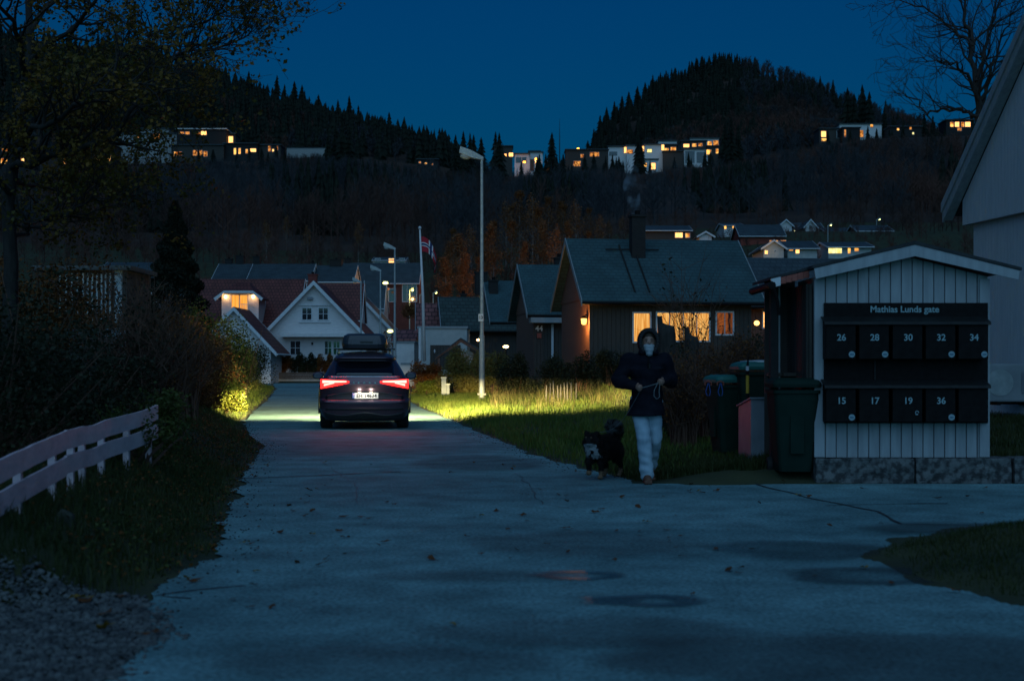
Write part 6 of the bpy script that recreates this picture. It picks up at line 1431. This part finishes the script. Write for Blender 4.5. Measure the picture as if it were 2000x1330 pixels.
# ---- the wooded slopes as stuff: thousands of trees in two meshes
rs=np.random.default_rng(21)
def mass(name,pts,make,kinds,mat):
    """pts: list of (x,y,z,h,kind); make: list of (V,F) unit meshes (height 1)"""
    Vs=[];Fs=[];o=0
    for (x,y,z,h,w,k,a) in pts:
        V,Fc=make[k]; c,s=math.cos(a),math.sin(a)
        W=np.stack([(V[:,0]*c-V[:,1]*s)*w+x,(V[:,0]*s+V[:,1]*c)*w+y,V[:,2]*h+z],1); Vs.append(W); Fs.append(Fc+o); o+=len(V)
    ob=npmesh(name,np.concatenate(Vs),np.concatenate(Fs),mat); return ob
sp=[]
for i in range(5):
    v,f=spruce_mesh(300+i,1,1,7,5); sp.append((np.array(v,float),np.array(f)))
bt=[]
for i in range(6):  # bare deciduous tree: trunk and a fan of fine ascending twigs
    r_=random.Random(400+i); vs=[];fs=[]
    def sliver(p,q,w):
        k=len(vs); d=Vector(q)-Vector(p); a=d.cross(Vector((r_.uniform(-1,1),r_.uniform(-1,1),.1))); a=a.normalized()*w if a.length>1e-5 else Vector((w,0,0))
        vs.extend([tuple(Vector(p)+a),tuple(Vector(p)-a),tuple(q)]); fs.append((k,k+1,k+2))
    sliver((0,0,0),(0,0,1),.018); sliver((0,0,0),(.01,0,.95),.018)
    for k in range(26):
        z=r_.uniform(.2,.85); a=r_.uniform(0,6.28); L_=r_.uniform(.18,.42)*(1.15-z); q=Vector((math.cos(a)*L_,math.sin(a)*L_,z+L_*r_.uniform(.7,1.3))); sliver((0,0,z),q,.007)
        for m in range(5):
            u=r_.uniform(.3,1); p=Vector((0,0,z)).lerp(q,u); e=p+Vector((r_.uniform(-.1,.1),r_.uniform(-.1,.1),r_.uniform(.04,.16))); sliver(p,e,.0045)
    bt.append((np.array(vs,float),np.array(fs)))
bt2=[]
for V_,F_ in bt:
    V2=V_.copy()
    for i in range(0,len(V2),3):
        c=(V2[i]+V2[i+1])/2; V2[i]=c+(V2[i]-c)*3.2; V2[i+1]=c+(V2[i+1]-c)*3.2
    bt2.append((V2,F_))
def rand_pts(Y0,Y1,u0,u1,n,hr,wr,K,cond=None):
    out=[]
    while len(out)<n:
        Y=math.sqrt(rs.uniform(Y0*Y0,Y1*Y1)); u=rs.uniform(u0,u1)
        if cond and not cond(u,Y): continue
        x=X(u,Y); h=rs.uniform(*hr)
        if 300<Y<480:
            room=Z(float(np.interp(u,TLX,TLY))+rs.uniform(-4,3),Y)-ground(x,Y)
            if room<1.2: continue
            h=min(h,room)
        out.append((x,Y,ground(x,Y)-.6,h,h*rs.uniform(*wr),int(rs.integers(0,K)),rs.uniform(0,6.28)))
    return out
nz=lambda u,Y,s,k: mnoise.noise((u*s,Y*.02,k))
# deciduous slope below the terraces
c1=lambda u,Y: True
pts=rand_pts(300,468,-150,2150,2600,(7,12),(.7,1.1),6)
pts+=rand_pts(545,700,-150,1150,900,(6,10),(.7,1.1),6,lambda u,Y: nz(u,Y,.004,2)>-.1)
pts+=rand_pts(560,940,1150,2100,1900,(8,13),(.7,1.1),6,lambda u,Y: u>1450 or Y<760)
def patchn(p): return mnoise.noise((p[0]*.012,p[1]*.02,4))+.35*mnoise.noise((p[0]*.05,p[1]*.05,8))
pts=[p if p[1]<540 else (*p[:5],p[5]+6,p[6]) for p in pts if patchn(p)>-.42]
pts=[(p[0],p[1],p[2],p[3]*(.75+.6*rs.random()**2),*p[4:]) if p[1]<400 else p for p in pts]
M['twig_grey']=pm('far_grey_twigs',(.022,.026,.032),(.05,.052,.058),.03,.9)
A_=[p for p in pts if patchn(p)>.02]; B_=[p for p in pts if patchn(p)<=.02]
mass('bare_woodland',A_,bt+bt2,12,M['twig_far']); tag(bpy.data.objects['bare_woodland'],'brownish bare deciduous woodland on the dark hillsides','woodland',kind='stuff')
mass('grey_woodland',B_,bt+bt2,12,M['twig_grey']); tag(bpy.data.objects['grey_woodland'],'grey bare deciduous woodland on the dark hillsides','woodland',kind='stuff')
def spr_ok(u,Y):
    if Y<470: return nz(u,Y,.006,7)>.18
    if u<1100: return True
    return u<1480 or nz(u,Y,.004,9)>.05
pts=rand_pts(320,462,-150,2150,520,(9,16),(.3,.42),5,spr_ok)
pts+=rand_pts(545,740,-150,880,1900,(8,15),(.42,.58),5,spr_ok)
pts+=rand_pts(600,770,200,900,600,(8,13),(.42,.58),5,spr_ok)
pts+=rand_pts(620,950,1120,2100,2200,(7,13),(.42,.6),5,spr_ok)
mass('spruce_forest',pts,sp,5,M['needle']); tag(bpy.data.objects['spruce_forest'],'dark spruce forest covering the upper hillsides','forest',kind='stuff')
# ---- autumn birches in the valley behind the brown houses
def birch(label,seed,h,leaf,n,group):
    t=thing('birch_tree',label,'birch tree',(0,0,0),group=group); mb=MB(); tips=[]; r_=random.Random(seed)
    mb.tube([(0,0,-.5),(r_.uniform(-.1,.1),0,h*.4),(r_.uniform(-.3,.3),0,h)],[h*.014,h*.010,.03],5,cap=False)
    for k in range(30):
        z=h*r_.uniform(.2,.95); a=r_.uniform(0,6.28); L_=h*.26*(1.15-z/h)
        tree_skel(mb,(0,0,z),(math.cos(a)*.6,math.sin(a)*.6,1),L_,.045*(1.1-z/h)+.01,1,r_,tips,4,.15,.1,(3,5),.6,4,.012,(20,50))
    mb.build('trunk',M['bark_birch'],t)
    rs_=np.random.default_rng(seed); T=np.array([tuple(v) for v in tips]); P=T[rs_.integers(0,len(T),n)]+rs_.normal(size=(n,3))*.22; V,Fc=leaf_quads(P,.26,rs_); npmesh('crown',V,Fc,M[leaf],t); return t
b1_=birch('x',1,11,'leaf_orange',2600,None); b2_=birch('x',2,12,'leaf_brown',1500,None); b3_=birch('x',3,10,'leaf_orange',800,None)
BT=[(898,215,455,0),(878,225,470,0),(920,235,440,2),(958,222,436,0),(945,240,455,1),(988,250,395,2),(1015,245,372,1),(1040,240,380,2),(1070,250,384,1),(1100,240,398,1),(1125,235,392,2),(1150,245,405,1),(1172,230,418,2),(1190,250,430,2),(870,205,500,0),(905,205,492,0),(1060,225,430,0),(1000,228,430,1),(935,210,500,1),(1025,218,470,0),(1050,232,405,1),(1110,228,430,0),(1150,222,450,1),(965,232,430,1),(885,240,445,1),(1095,255,392,1),(1000,262,400,1),(1085,215,440,2),(858,232,500,1),(1215,260,420,2),(600,260,440,2),(520,270,430,2),(560,290,420,2),(700,270,430,2)]
for i,(px,Y,pt,k) in enumerate(BT):
    x=X(px,Y); z=ground(x,Y); h=Z(pt,Y)-z; p=(b1_,b2_,b3_)[k]; s=h/(11,12,10)[k]
    dup(p,(x,Y,z-.3),rng.uniform(0,6.28),s,['orange leaved birch in the valley between the flag and the brown houses','bare brown birch in the valley behind the brown houses','thinly leaved pale stemmed birch in the valley'][k],'autumn birches in the valley')
for p in (b1_,b2_,b3_):
    for c in list(p.children): bpy.data.objects.remove(c)
    bpy.data.objects.remove(p)
# valley scrub between the houses and slopes
pts=rand_pts(205,300,-150,2150,800,(3,6.5),(.9,1.3),6,lambda u,Y: not(1240<u<1760 and Y<285))
pts+=rand_pts(205,285,1240,1760,600,(1,2.4),(.9,1.5),6)
mass('valley_scrub',pts,bt,6,M['twig_far']); tag(bpy.data.objects['valley_scrub'],'low bare scrub and garden growth across the dark valley','scrub',kind='stuff')

# ------------------------------------------------------------------ grass
def grass(name,pts,hr,wd,mat,seed,lab):
    rs=np.random.default_rng(seed); P=np.array(pts); n=len(P); a=rs.uniform(0,6.283,n); h=rs.uniform(*hr,n); w=wd*rs.uniform(.7,1.4,n)
    dx,dy=np.cos(a)*w,np.sin(a)*w; lx_,ly_=rs.normal(size=n)*h*.35,rs.normal(size=n)*h*.35; z=np.zeros(n)
    A=P+np.stack([dx,dy,z-.02],1); B_=P-np.stack([dx,dy,z+.02],1); C_=P+np.stack([lx_*.4+dx*.6,ly_*.4+dy*.6,h*.6],1); D_=P+np.stack([lx_*.4-dx*.6,ly_*.4-dy*.6,h*.6],1); E=P+np.stack([lx_,ly_,h],1)
    V=np.stack([A,B_,D_,C_,E],1).reshape(-1,3); i=np.arange(n)*5
    Fc=np.concatenate([np.stack([i,i+1,i+2],1),np.stack([i,i+2,i+3],1),np.stack([i+3,i+2,i+4],1)]); o=npmesh(name,V,Fc,mat); return tag(o,lab,'grass',kind='stuff')
M['grass']=leafm('grass_blades',(.045,.095,.012),(.14,.165,.03),1.4); M['grass_dark']=leafm('grass_blades_dark',(.03,.05,.012),(.06,.065,.02),1.1)
rs=np.random.default_rng(5); pts=[]
def edge_gap(x,Y):
    if Y>=16.3 and x>il(RE,Y)+jit(Y,7)*min(1,Y/25): return x-il(RE,Y)
    if x<il(LE,Y)+jit(Y,1)*min(1,Y/12+.2): return il(LE,Y)-x
    return -1
while len(pts)<62000:
    Y=rs.uniform(16.6,66); x=il(RE,max(Y,16.3))+rs.uniform(0,1)**1.2*(9 if Y>28 else 6.5)
    if X(1010,Y)+0<-99 or x>X(1290 if Y>26 else 1560,Y): continue
    if mnoise.noise((x*1.1,Y*1.1,0))<-.25 and rs.random()<.6: continue
    if edge_gap(x,Y)>.02+rs.uniform(0,.35): pts.append((x,Y,ground(x,Y)))
grass('verge_grass',pts,(.05,.16),.006,M['grass'],1,'uneven grass on the right verge, lit green by the headlights')
tall=[]
while len(tall)<1900:
    Y=rs.uniform(36,52); u=rs.uniform(960,1262); x=X(u,Y)
    if mnoise.noise((x*.9,Y*.5,3))+.25*(Y-44)/8<-.12: continue
    tall.append((x,Y,ground(x,Y)))
M['straw']=leafm('straw',(.05,.05,.016),(.13,.105,.04),2.2)
grass('tall_grass',tall,(.10,.50),.006,M['straw'],8,'tall dry grass along the bushes on the right verge')
pts=[]
while len(pts)<70000:
    Y=rs.uniform(8.0,50) if rs.random()<.4 else rs.uniform(8.0,18); x=il(LE,Y)-rs.uniform(0,1)**1.3*(5 if Y<20 else 3)
    if edge_gap(x,Y)>.05+rs.uniform(0,.5): pts.append((x,Y,ground(x,Y)))
far=[]
while len(far)<16000:
    Y=rs.uniform(30,95); x=il(LE,Y)-rs.uniform(0,1)**1.2*3.2
    if edge_gap(x,Y)>.05+rs.uniform(0,.4): far.append((x,Y,ground(x,Y)))
grass('far_verge_grass',far,(.05,.16),.008,M['grass'],12,'grass strip along the left verge toward the crossroad')
grass('bank_grass',pts,(.04,.14),.0035,M['grass_dark'],2,'rough dark grass on the left bank under the fence')
pts=[]
while len(pts)<14000:
    Y=rs.uniform(16.3,16.3+4.2*rs.random()); x=rs.uniform(1.0,3.5)
    if edge_gap(x,Y)>.03+rs.uniform(0,.3) and mnoise.noise((x*2,Y*2,3))>-.3: pts.append((x,Y,ground(x,Y)))
grass('corner_grass',pts,(.04,.13),.005,M['grass_dark'],9,'dark trampled grass between the walker and the mailbox shed')
# leafy weeds and litter on the left bank
pts=[]
while len(pts)<15000:
    Y=rs.uniform(8.5,30); x=il(LE,Y)-rs.uniform(0,1)*(3.5 if rs.random()<.6 else 1.0)
    if mnoise.noise((x*1.8,Y*1.8,6))<.02 and rs.random()<.8: continue
    pts.append((x,Y,max(0.01,ground(x,Y))+rs.uniform(.005,.10)*min(1,max(0,il(LE,Y)-x)*2)))
V,Fc=leaf_quads(np.array(pts),.032,rs); o=npmesh('bank_weeds',V,Fc,[M['leaf_dark'],M['leaf_brown'],M['leaf_green']],midx=rs.integers(0,3,len(Fc))); tag(o,'low weeds and leaf litter covering the left bank','ground cover',kind='stuff')
pts=[]
while len(pts)<26000:
    x,Y=rs.uniform(2.0,6.0),rs.uniform(6.2,12.3)
    if island(x,Y)>.03+rs.uniform(0,.15): pts.append((x,Y,ground(x,Y)))
grass('island_grass',pts,(.02,.06),.004,M['grass_dark'],3,'short dark grass on the patch at the lower right')
pts=[]
while len(pts)<14000:
    Y=rs.uniform(16.3,26); x=rs.uniform(X(1590,Y),X(2020,Y)); pts.append((x,Y,ground(x,Y)))
grass('lawn_grass',pts,(.04,.09),.006,M['grass_dark'],4,'dark lawn between the mailbox shed and the white house')
# ------------------------------------------------------------------ gravel, lower left
M['gravel_m']=pm('gravel_stone',(.03,.035,.038),(.12,.13,.13),9,.85,.3); ico=[]
for i in range(3):
    bm=bmesh.new(); bmesh.ops.create_icosphere(bm,subdivisions=1,radius=1); V=np.array([v.co[:] for v in bm.verts]); V*=1+.25*rs.normal(size=(len(V),1)).clip(-1,1); Fc=np.array([[v.index for v in f.verts] for f in bm.faces]); bm.free(); ico.append((V,Fc))
pts=[]
def gravel_in(x,Y):
    px=1000+x*F/Y; py=HY+CAMZ*F/Y
    lim=float(np.interp(py,[1160,1180,1240,1290,1340],[240,305,330,250,205]))+mnoise.noise((py*.03,0,1))*30
    return py>1163+mnoise.noise((px*.02,1,0))*12 and px<lim
while len(pts)<9000:
    Y=rs.uniform(5.3,8.3); x=rs.uniform(X(-60,Y),X(370,Y))
    if gravel_in(x+rs.normal()*.05,Y):
        s=rs.uniform(.004,.016) if rs.random()<.93 else rs.uniform(.016,.028); pts.append((x,Y,max(ground(x,Y),0)+s*.3,s*.7,s,int(rs.integers(0,3)),rs.uniform(0,6.28)))
gr=mass('gravel',pts,ico,3,M['gravel_m']); tag(gr,'loose grey gravel beside the road at the lower left','gravel',kind='stuff')
pts=[]
for k in range(1500):  # grit and litter along the ragged asphalt edge
    Y=rs.uniform(7,34); x=il(LE,Y)+rs.normal()*.2-.08; s=rs.uniform(.003,.011); pts.append((x,Y,max(0,ground(x,Y))+.008,s*.6,s,int(rs.integers(0,3)),rs.uniform(0,6.28)))
    if k%2: Y=rs.uniform(16.3,34); x=il(RE,Y)+rs.normal()*.18; pts.append((x,Y,max(0,ground(x,Y))+.008,s*.6,s,int(rs.integers(0,3)),rs.uniform(0,6.28)))
gr=mass('edge_grit',pts,ico,3,M['bark']); tag(gr,'soil crumbs and leaf litter along the ragged road edges','grit',kind='stuff')
# ------------------------------------------------------------------ fallen leaves
M['fallen']=leafm('fallen_leaf',(.16,.06,.02),(.07,.03,.015),3); M['fallen_y']=leafm('fallen_leaf_yellow',(.3,.2,.03),(.2,.1,.02),3)
lv=[]
for i in range(5):
    r_=random.Random(600+i); n=9; vs=[(0,0,.012)]
    for k in range(n):
        a=2*math.pi*k/n; q=(.032+.008*math.sin(a*3+i))*(1.35 if k==0 else 1)*r_.uniform(.8,1.2); vs.append((q*math.cos(a),q*.75*math.sin(a),r_.uniform(0,.022)))
    mb=MB(); mb.add(vs,[(0,1+k,1+(k+1)%n) for k in range(n)]); mb.tube([(.03,0,.01),(.065,.008,.014)],.0015,3); lv.append(mb)
meshes=[]
for i,mb in enumerate(lv):
    o=mb.build('fallen_leaf',M['fallen' if i<4 else 'fallen_y']); meshes.append(o.data); bpy.data.objects.remove(o)
def fleaf(x,Y,s,i,grp,lab):
    o=bpy.data.objects.new('fallen_leaf',meshes[i]); col.objects.link(o); o.location=(x,Y,max(.012,ground(x,Y)+.01)); o.rotation_euler=(rs.normal()*.2,rs.normal()*.2,rs.uniform(0,6.28)); o.scale=(s,s,s); tag(o,lab,'leaf',grp)
spots=[(500,1120),(497,1145),(455,1175),(532,1190),(625,1107),(640,1093),(580,1102),(365,1134),(373,1140),(668,1012),(720,1015),(702,1012),(600,970),(605,960),(618,957),(598,985),(565,990),(570,1000),(596,1010),(610,1000),(548,1042),(610,1047),(670,1052),(750,1062),(755,983),(770,988),(680,1052),(842,1095),(1003,913),(1000,917),(1106,970),(1108,981),(1090,968),(1160,1003),(1175,998),(1260,1022),(1300,1038),(1400,1076),(1470,1075),(1424,1117),(1450,1112),(1440,1123),(1688,1113),(1590,1128),(1742,1144),(1867,1159),(1353,1164),(1720,1025),(1620,1028),(1560,970),(1580,972),(1684,957),(1835,975),(1925,955),(1917,1005),(1890,972),(1365,961),(1346,961),(1373,965),(1400,961),(1350,948),(1245,992),(1250,1040),(940,1010),(970,1000),(1030,968),(1022,1008),(1105,1035),(1115,1035),(1030,1020),(635,905),(880,925),(1090,910),(1215,973),(1530,945),(1205,1040),(490,1190),(885,1225),(660,1040)]
for k,(px,py) in enumerate(spots):
    x,Y=gp(px,py); fleaf(x,Y,rs.uniform(.55,1.1),int(rs.integers(0,4)) if k%7 else 4,'fallen leaves on the road','small curled brown leaf lying on the asphalt')
for k in range(60):
    px,py=rs.uniform(470,1500),rs.uniform(900,1100); x,Y=gp(px,py)
    if edge_gap(x,Y)<0: fleaf(x,Y,rs.uniform(.3,.7),int(rs.integers(0,4)),'fallen leaves on the road','small curled brown leaf lying on the asphalt')
for k in range(70):
    Y=rs.uniform(8,24); x=il(LE,Y)-rs.uniform(-.25,.9); fleaf(x,Y,rs.uniform(.6,1.2),int(rs.integers(0,5)),'fallen leaves on the left bank','curled brown leaf lying on the left bank beside the road')
for px,py,s in ((150,1180,1.5),(168,1182,1.3),(205,1232,1.6),(208,1205,1.3),(300,1243,1.3),(240,1170,1.1),(600,1065,.1)):
    x,Y=gp(px,py); fleaf(x,Y,s,4 if s>1.35 else 1,'fallen leaves on the gravel','broad yellow brown leaf lying on the gravel')
# ------------------------------------------------------------------ chimney smoke
Ysm=62.5; bm=bmesh.new(); 
P=[(0,0,0,.22),(.02,.1,.6,.34),(-.12,.2,1.3,.42),(-.02,.3,2.0,.34)]
mb=MB()
for a,b in zip(P[:-1],P[1:]): capsule(mb,a[:3],a[3],b[:3],b[3],12)
m,tt,o=nt('smoke'); pv=tt.nodes.new('ShaderNodeVolumePrincipled'); tt.links.new(pv.outputs[0],o.inputs['Volume']); pv.inputs['Color'].default_value=(.7,.88,1,1)
tc=tt.nodes.new('ShaderNodeTexCoord'); nn=tt.nodes.new('ShaderNodeTexNoise'); nn.inputs['Scale'].default_value=1.4; nn.inputs['Detail'].default_value=5; tt.links.new(tc.outputs['Object'],nn.inputs['Vector'])
mr=tt.nodes.new('ShaderNodeMapRange'); mr.inputs[1].default_value=.47; mr.inputs[2].default_value=.75; mr.inputs[4].default_value=2.0; tt.links.new(nn.outputs[0],mr.inputs[0]); tt.links.new(mr.outputs[0],pv.inputs['Density'])
m.cycles.volume_step_rate=1
Cc=by_eave(1137,592,61.6,R(8),.55,.45,7.0,1,7.3)
sm_=remeshed('chimney_smoke',mb,.12,m,None,2); sm_.location=(X(1238,66),66,Z(418,66)); tag(sm_,'thin pale smoke drifting up from the tall black chimney','smoke',kind='stuff')

# ------------------------------------------------------------------ world, lights, camera
w=bpy.data.worlds.new('World'); scene.world=w; w.use_nodes=True; N=w.node_tree.nodes; L=w.node_tree.links; N.clear()
SUN_EL=R(2.5); SUN_ROT=R(180)
sk=N.new('ShaderNodeTexSky'); sk.sky_type='NISHITA'; sk.sun_disc=False; sk.sun_elevation=SUN_EL; sk.sun_rotation=SUN_ROT; sk.air_density=1.0; sk.dust_density=.3; sk.ozone_density=3.0
tint=N.new('ShaderNodeMix'); tint.data_type='RGBA'; tint.blend_type='MULTIPLY'; tint.inputs[0].default_value=1; tint.inputs[7].default_value=(*SKY_TINT,1)
L.new(sk.outputs[0],tint.inputs[6]); bg=N.new('ShaderNodeBackground'); bg.inputs[1].default_value=SKY_STR; L.new(tint.outputs[2],bg.inputs[0]); wo=N.new('ShaderNodeOutputWorld'); L.new(bg.outputs[0],wo.inputs[0])
def light(name,kind,loc,energy,color,rot=(0,0,0),size=.1,**kw):
    l=bpy.data.lights.new(name,kind); l.energy=energy; l.color=color
    if kind=='SUN': l.angle=size
    elif kind=='AREA': l.size=size
    else: l.shadow_soft_size=size
    for k,v in kw.items(): setattr(l,k,v)
    o=bpy.data.objects.new(name,l); col.objects.link(o); o.location=loc; o.rotation_euler=rot; return o
# last glow of the sunken sun, behind the camera
light('afterglow','SUN',(0,-20,30),SUN_STR,SUN_COL,rot=(R(SUN_TILT),0,R(0)),size=R(85))
cm=Matrix.Rotation(math.atan2(286,F),4,'Z'); co_=Vector((X(714,YC)-.02,YC,0))
def carpt(x,y,z): v=cm@Vector((x,y,z)); return (v.x+co_.x,v.y+co_.y,z)
for sg in (-1,1):
    l=light('headlamp','POINT',carpt(sg*.66,4.72,.66),HEAD,(1,.78,.33),size=.04)
    d=l.data; d.use_nodes=True; N=d.node_tree.nodes; L=d.node_tree.links; e=[n for n in N if n.type=='EMISSION'][0]
    ge=N.new('ShaderNodeNewGeometry'); sp_=N.new('ShaderNodeSeparateXYZ'); L.new(ge.outputs['Incoming'],sp_.inputs[0])
    # direction leaving the lamp: low-beam cut-off just under the horizontal, stronger straight ahead
    def mr(src,a,b,c,d_): n_=N.new('ShaderNodeMapRange'); n_.inputs[1].default_value=a; n_.inputs[2].default_value=b; n_.inputs[3].default_value=c; n_.inputs[4].default_value=d_; L.new(src,n_.inputs[0]); return n_.outputs[0]
    cut=mr(sp_.outputs[2],LSGN*-.012,LSGN*.014,1,.03); fwd=mr(sp_.outputs[1],LSGN*.0,LSGN*.05,0,1); ahead=mr(sp_.outputs[1],LSGN*.2,LSGN*1.0,.22,3.2)
    a=N.new('ShaderNodeMath'); a.operation='MULTIPLY'; L.new(cut,a.inputs[0]); L.new(fwd,a.inputs[1]); b=N.new('ShaderNodeMath'); b.operation='MULTIPLY'; L.new(a.outputs[0],b.inputs[0]); L.new(ahead,b.inputs[1])
    dn=mr(sp_.outputs[2],LSGN*-.34,LSGN*-.02,.10,2.6); c=N.new('ShaderNodeMath'); c.operation='MULTIPLY'; L.new(b.outputs[0],c.inputs[0]); L.new(dn,c.inputs[1]); L.new(c.outputs[0],e.inputs[1])
    light('number_plate_lamp','POINT',carpt(sg*.12+.015,-.12,.775),2.2,(1,.92,.75),size=.012)
    # brake lamps throw red on everything behind the car
    light('brake_lamp','AREA',carpt(sg*.6,-.02,.95),BRAKE,(1,.02,.03),rot=(R(-90-4),0,math.atan2(286,F)),size=.25,spread=R(115))
# wall lantern on the brown house
Yl=61.2; v_=h1.location+Matrix.Rotation(R(8),3,'Z')@Vector((-3.65-.2,-3.5+.35,0)); p=(v_.x,v_.y,Z(628,v_.y)); t=thing('wall_lantern','glowing amber wall lantern on the corner of the lit brown house','lantern',p)
mb=MB(); mb.lathe([(.05,-.14),(.10,-.10),(.13,.12),(.05,.14)],(0,0,0),8); mb.build('glass',em('lantern_glass',(1,.50,.10),4),t); mb=MB(); mb.lathe([(.16,.13),(.08,.22),(.02,.26)],(0,0,0),8); mb.tube([(0,0,.2),(.1,.02,.3),(.2,.03,.2)],.02,5); mb.build('cap',M['black'],t)
light('lantern_light','POINT',(p[0]-.22,p[1]-.1,p[2]-.05),150,(1,.42,.09),size=.1)
Yl=69.0; light('porch_light','POINT',(X(1478,66),66.1,Z(631,66)),30,(1,.45,.10),size=.1)
t=thing('porch_lamp','bright porch lamp glowing behind the bush at the shed','lamp',(X(1478,66),66,Z(631,66))); mb=MB(); mb.ball((0,0,0),(.13,.1,.12),10,6); mb.build('bulb',em('porch_bulb',(1,.5,.13),4),t); mb=MB(); mb.tube([(0,0,.15),(0,.3,.3)],.02,5); mb.build('arm',M['black'],t)
for sg in (-1,1): light('dormer_light','POINT',(X(469,YDm)+sg*1.16,YDm-.45,Z(579,YDm)),14,(1,.5,.22),size=.15)
light('valley_street_light','POINT',(X(803,165),164,Z(575,165)),260,(.95,.75,.2),size=.08)
light('valley_street_light','POINT',(X(790,185),180,Z(570,180)),300,(1,.45,.12),size=.08)
light('valley_birch_fill','POINT',(X(1076,196),196,Z(503,196)),850,(1,.45,.16),size=.1)  # set at a tiny valley lamp, strengthened to warm the birches
light('valley_birch_fill','POINT',(X(1140,200),200,Z(470,200)),800,(1,.45,.16),size=.1)  # added orange fill on the birches, no lamp stands here
light('valley_birch_fill','POINT',(X(930,192),192,Z(545,192)),850,(1,.45,.16),size=.1)  # another added birch fill without a lamp of its own
light('terrace_light','POINT',(X(1046,492),491,Z(313,492)),600,(1,.36,.05),size=.2)
light('villa_light','POINT',(X(452,482),476,Z(268,476)),120,(1,.5,.12),size=.5)
light('hill_window_light','POINT',(X(1290,500),492,Z(292,492)),120,(1,.6,.25),size=.5)
light('bungalow_light','POINT',(X(1500,192),190,Z(487,190)),35,(1,.55,.15),size=.3)
cam=bpy.data.cameras.new('camera'); co=bpy.data.objects.new('camera',cam); col.objects.link(co); co.location=(0,0,CAMZ); co.rotation_euler=(R(90),0,0)
cam.sensor_width=36; cam.lens=36*F/2000; cam.shift_y=(HY-665)/2000; cam.clip_start=.1; cam.clip_end=6000
cam.dof.use_dof=True; cam.dof.focus_distance=30; cam.dof.aperture_fstop=2.8
scene.camera=co
vs=scene.view_settings; vs.view_transform='Standard'; vs.look='None'; vs.exposure=0; vs.gamma=1; vs.use_curve_mapping=False
cy=scene.cycles; cy.use_denoising=True; cy.denoiser='OPENIMAGEDENOISE'; cy.max_bounces=5; cy.diffuse_bounces=2; cy.glossy_bounces=2; cy.transmission_bounces=2; cy.volume_bounces=2; cy.caustics_reflective=False; cy.caustics_refractive=False; cy.sample_clamp_indirect=3; cy.use_light_tree=True
